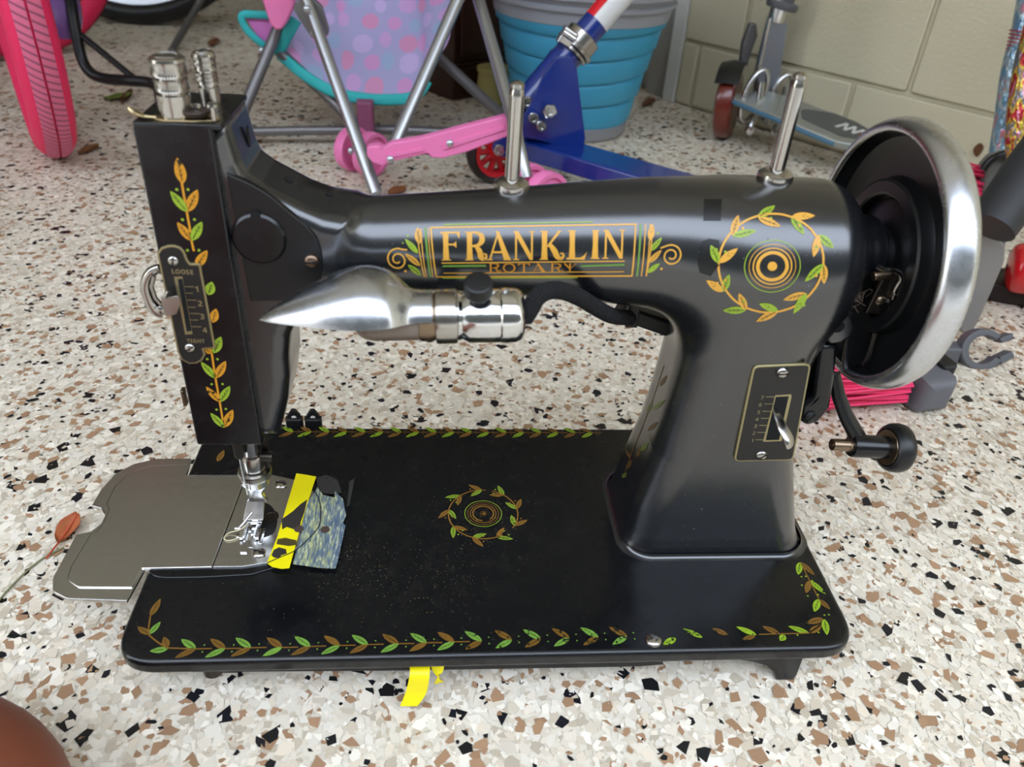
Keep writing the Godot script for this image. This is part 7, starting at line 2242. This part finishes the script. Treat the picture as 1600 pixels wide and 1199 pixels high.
func leaves():
	leaf_thing("curled orange and brown leaf on the floor at the slide plate's thumb notch", Vector3(-.07447, 0.0, -.11074), Vector3(-.07035, 0.0, -.13251), 0.013, Color(0.62, 0.42, 0.22), Color(0.72, 0.30, 0.18), 0.45, 0.012)
	leaf_thing("green leaf with brown edge on the floor in front of the pink tyre", Vector3(-.37974, 0.0, -1.06284), Vector3(-.34607, 0.0, -1.09061), 0.03, Color(0.33, 0.40, 0.14), Color(0.40, 0.42, 0.16), 0.2, 0.0, "green_leaf")
	leaf_thing("small brown leaf beside the green leaf", Vector3(-.34897, 0.0, -1.04876), Vector3(-.35233, 0.0, -1.11325), 0.014, Color(0.36, 0.24, 0.14), Color(0.42, 0.27, 0.15), 0.5)
	leaf_thing("narrow tan leaf on the floor below the pink tyre's right side", Vector3(-.32189, 0.0, -.80676), Vector3(-.30957, 0.0, -.84236), 0.018, Color(0.52, 0.35, 0.2), Color(0.48, 0.32, 0.18), 0.25)
	leaf_thing("small rusty leaf on the floor just above the arm under the stroller", Vector3(.0851, 0.0, -.69546), Vector3(.10518, 0.0, -.71894), 0.02, Color(0.45, 0.27, 0.14), Color(0.5, 0.3, 0.15), 0.2)
	leaf_thing("small rusty leaf on the floor behind the knurled posts", Vector3(-.3265, 0.0, -1.36852), Vector3(-.3169, 0.0, -1.41476), 0.02, Color(0.5, 0.32, 0.18), Color(0.46, 0.3, 0.16), 0.3)
	leaf_thing("small tan leaf on the floor farthest from the machine", Vector3(-.31903, 0.0, -1.47295), Vector3(-.31885, 0.0, -1.53543), 0.02, Color(0.5, 0.33, 0.2), Color(0.46, 0.3, 0.16), 0.3)
	leaf_thing("tiny brown leaf on the floor at the foot of the block wall's end", Vector3(.49875, 0.0, -1.14864), Vector3(.52635, 0.0, -1.18587), 0.018, Color(0.36, 0.22, 0.14), Color(0.42, 0.27, 0.15), 0.4)
	leaf_thing("small orange leaf on the floor right of the bucket base", Vector3(.39495, 0.0, -.85985), Vector3(.41341, 0.0, -.87865), 0.014, Color(0.55, 0.33, 0.16), Color(0.5, 0.3, 0.15), 0.3)
	# a leaf scrap stuck to the wall
	var t := thing("leaf_scrap", "brown leaf scrap clinging to the block wall above the pink bristles", "leaf")
	var g := Geo.new()
	var at := wall_point(0.0, 0.0); at = Vector3(.87486, .05961, -.77152)
	g.extrude(smooth2(PackedVector2Array([Vector2(-0.002, -0.009), Vector2(0.005, -0.005), Vector2(0.006, 0.002), Vector2(0.001, 0.009), Vector2(-0.005, 0.004)]), 3, true), Transform3D(Basis(-WA, Vector3.UP, WN), at), 0.001, 0.0003)
	obj("blade", g, mat(Color(0.38, 0.22, 0.10), 0.7), t)
	settle(t, at)
	# dry grass blade at the left edge
	t = thing("grass_blade", "thin dry grass blade on the floor at the left edge", "grass")
	g = Geo.new()
	g.tube(smooth3(PackedVector3Array([Vector3(-.09092, .0008, -.05796), Vector3(-.08823, .0008, -.07437), Vector3(-.08316, .0008, -.09087), Vector3(-.07689, .0008, -.10174), Vector3(-.07018, .0008, -.10783)]), 4), 0.0006, 6)
	obj("blade", g, mat(Color(0.50, 0.50, 0.36), 0.7), t)
	settle(t, Vector3(-.08877, 0.0, -.07507))

var leg := []
func sd_leg(p: Vector3) -> float:
	var d := 1e9
	for b in leg:
		var a: Vector3 = b[0]; var c: Vector3 = b[1]
		var e := c - a
		var h: float = clamp((p - a).dot(e) / e.length_squared(), 0.0, 1.0)
		d = smin(d, (p - a - e * h).length() - lerp(b[2], b[3], h), 0.03)
	return d

func person():
	# the photographer's bare knee at the lower left corner
	var t := thing("person", "bare brown knee of a crouching person at the lower left corner", "person")
	var k := Vector3(-.05182, .0287, .08161)
	leg = [[k, k + Vector3(-0.02, 0.06, 0.40), 0.056, 0.085], [k, Vector3(k.x - 0.01, 0.06, k.z + 0.33), 0.054, 0.04],
		[Vector3(k.x - 0.01, 0.06, k.z + 0.33), Vector3(k.x - 0.01, 0.035, k.z + 0.38), 0.04, 0.034], [Vector3(k.x - 0.01, 0.035, k.z + 0.38), Vector3(k.x - 0.02, 0.024, k.z + 0.26), 0.028, 0.022]]
	var g := Geo.new()
	nets(sd_leg, Vector3(k.x - 0.16, -0.01, k.z - 0.1), Vector3(k.x + 0.16, k.y + 0.2, k.z + 0.55), 0.012, g, 0.002)
	obj("leg", g, mat(Color(0.50, 0.27, 0.18), 0.55), t)
	settle(t, Vector3(k.x, 0, k.z + 0.2))
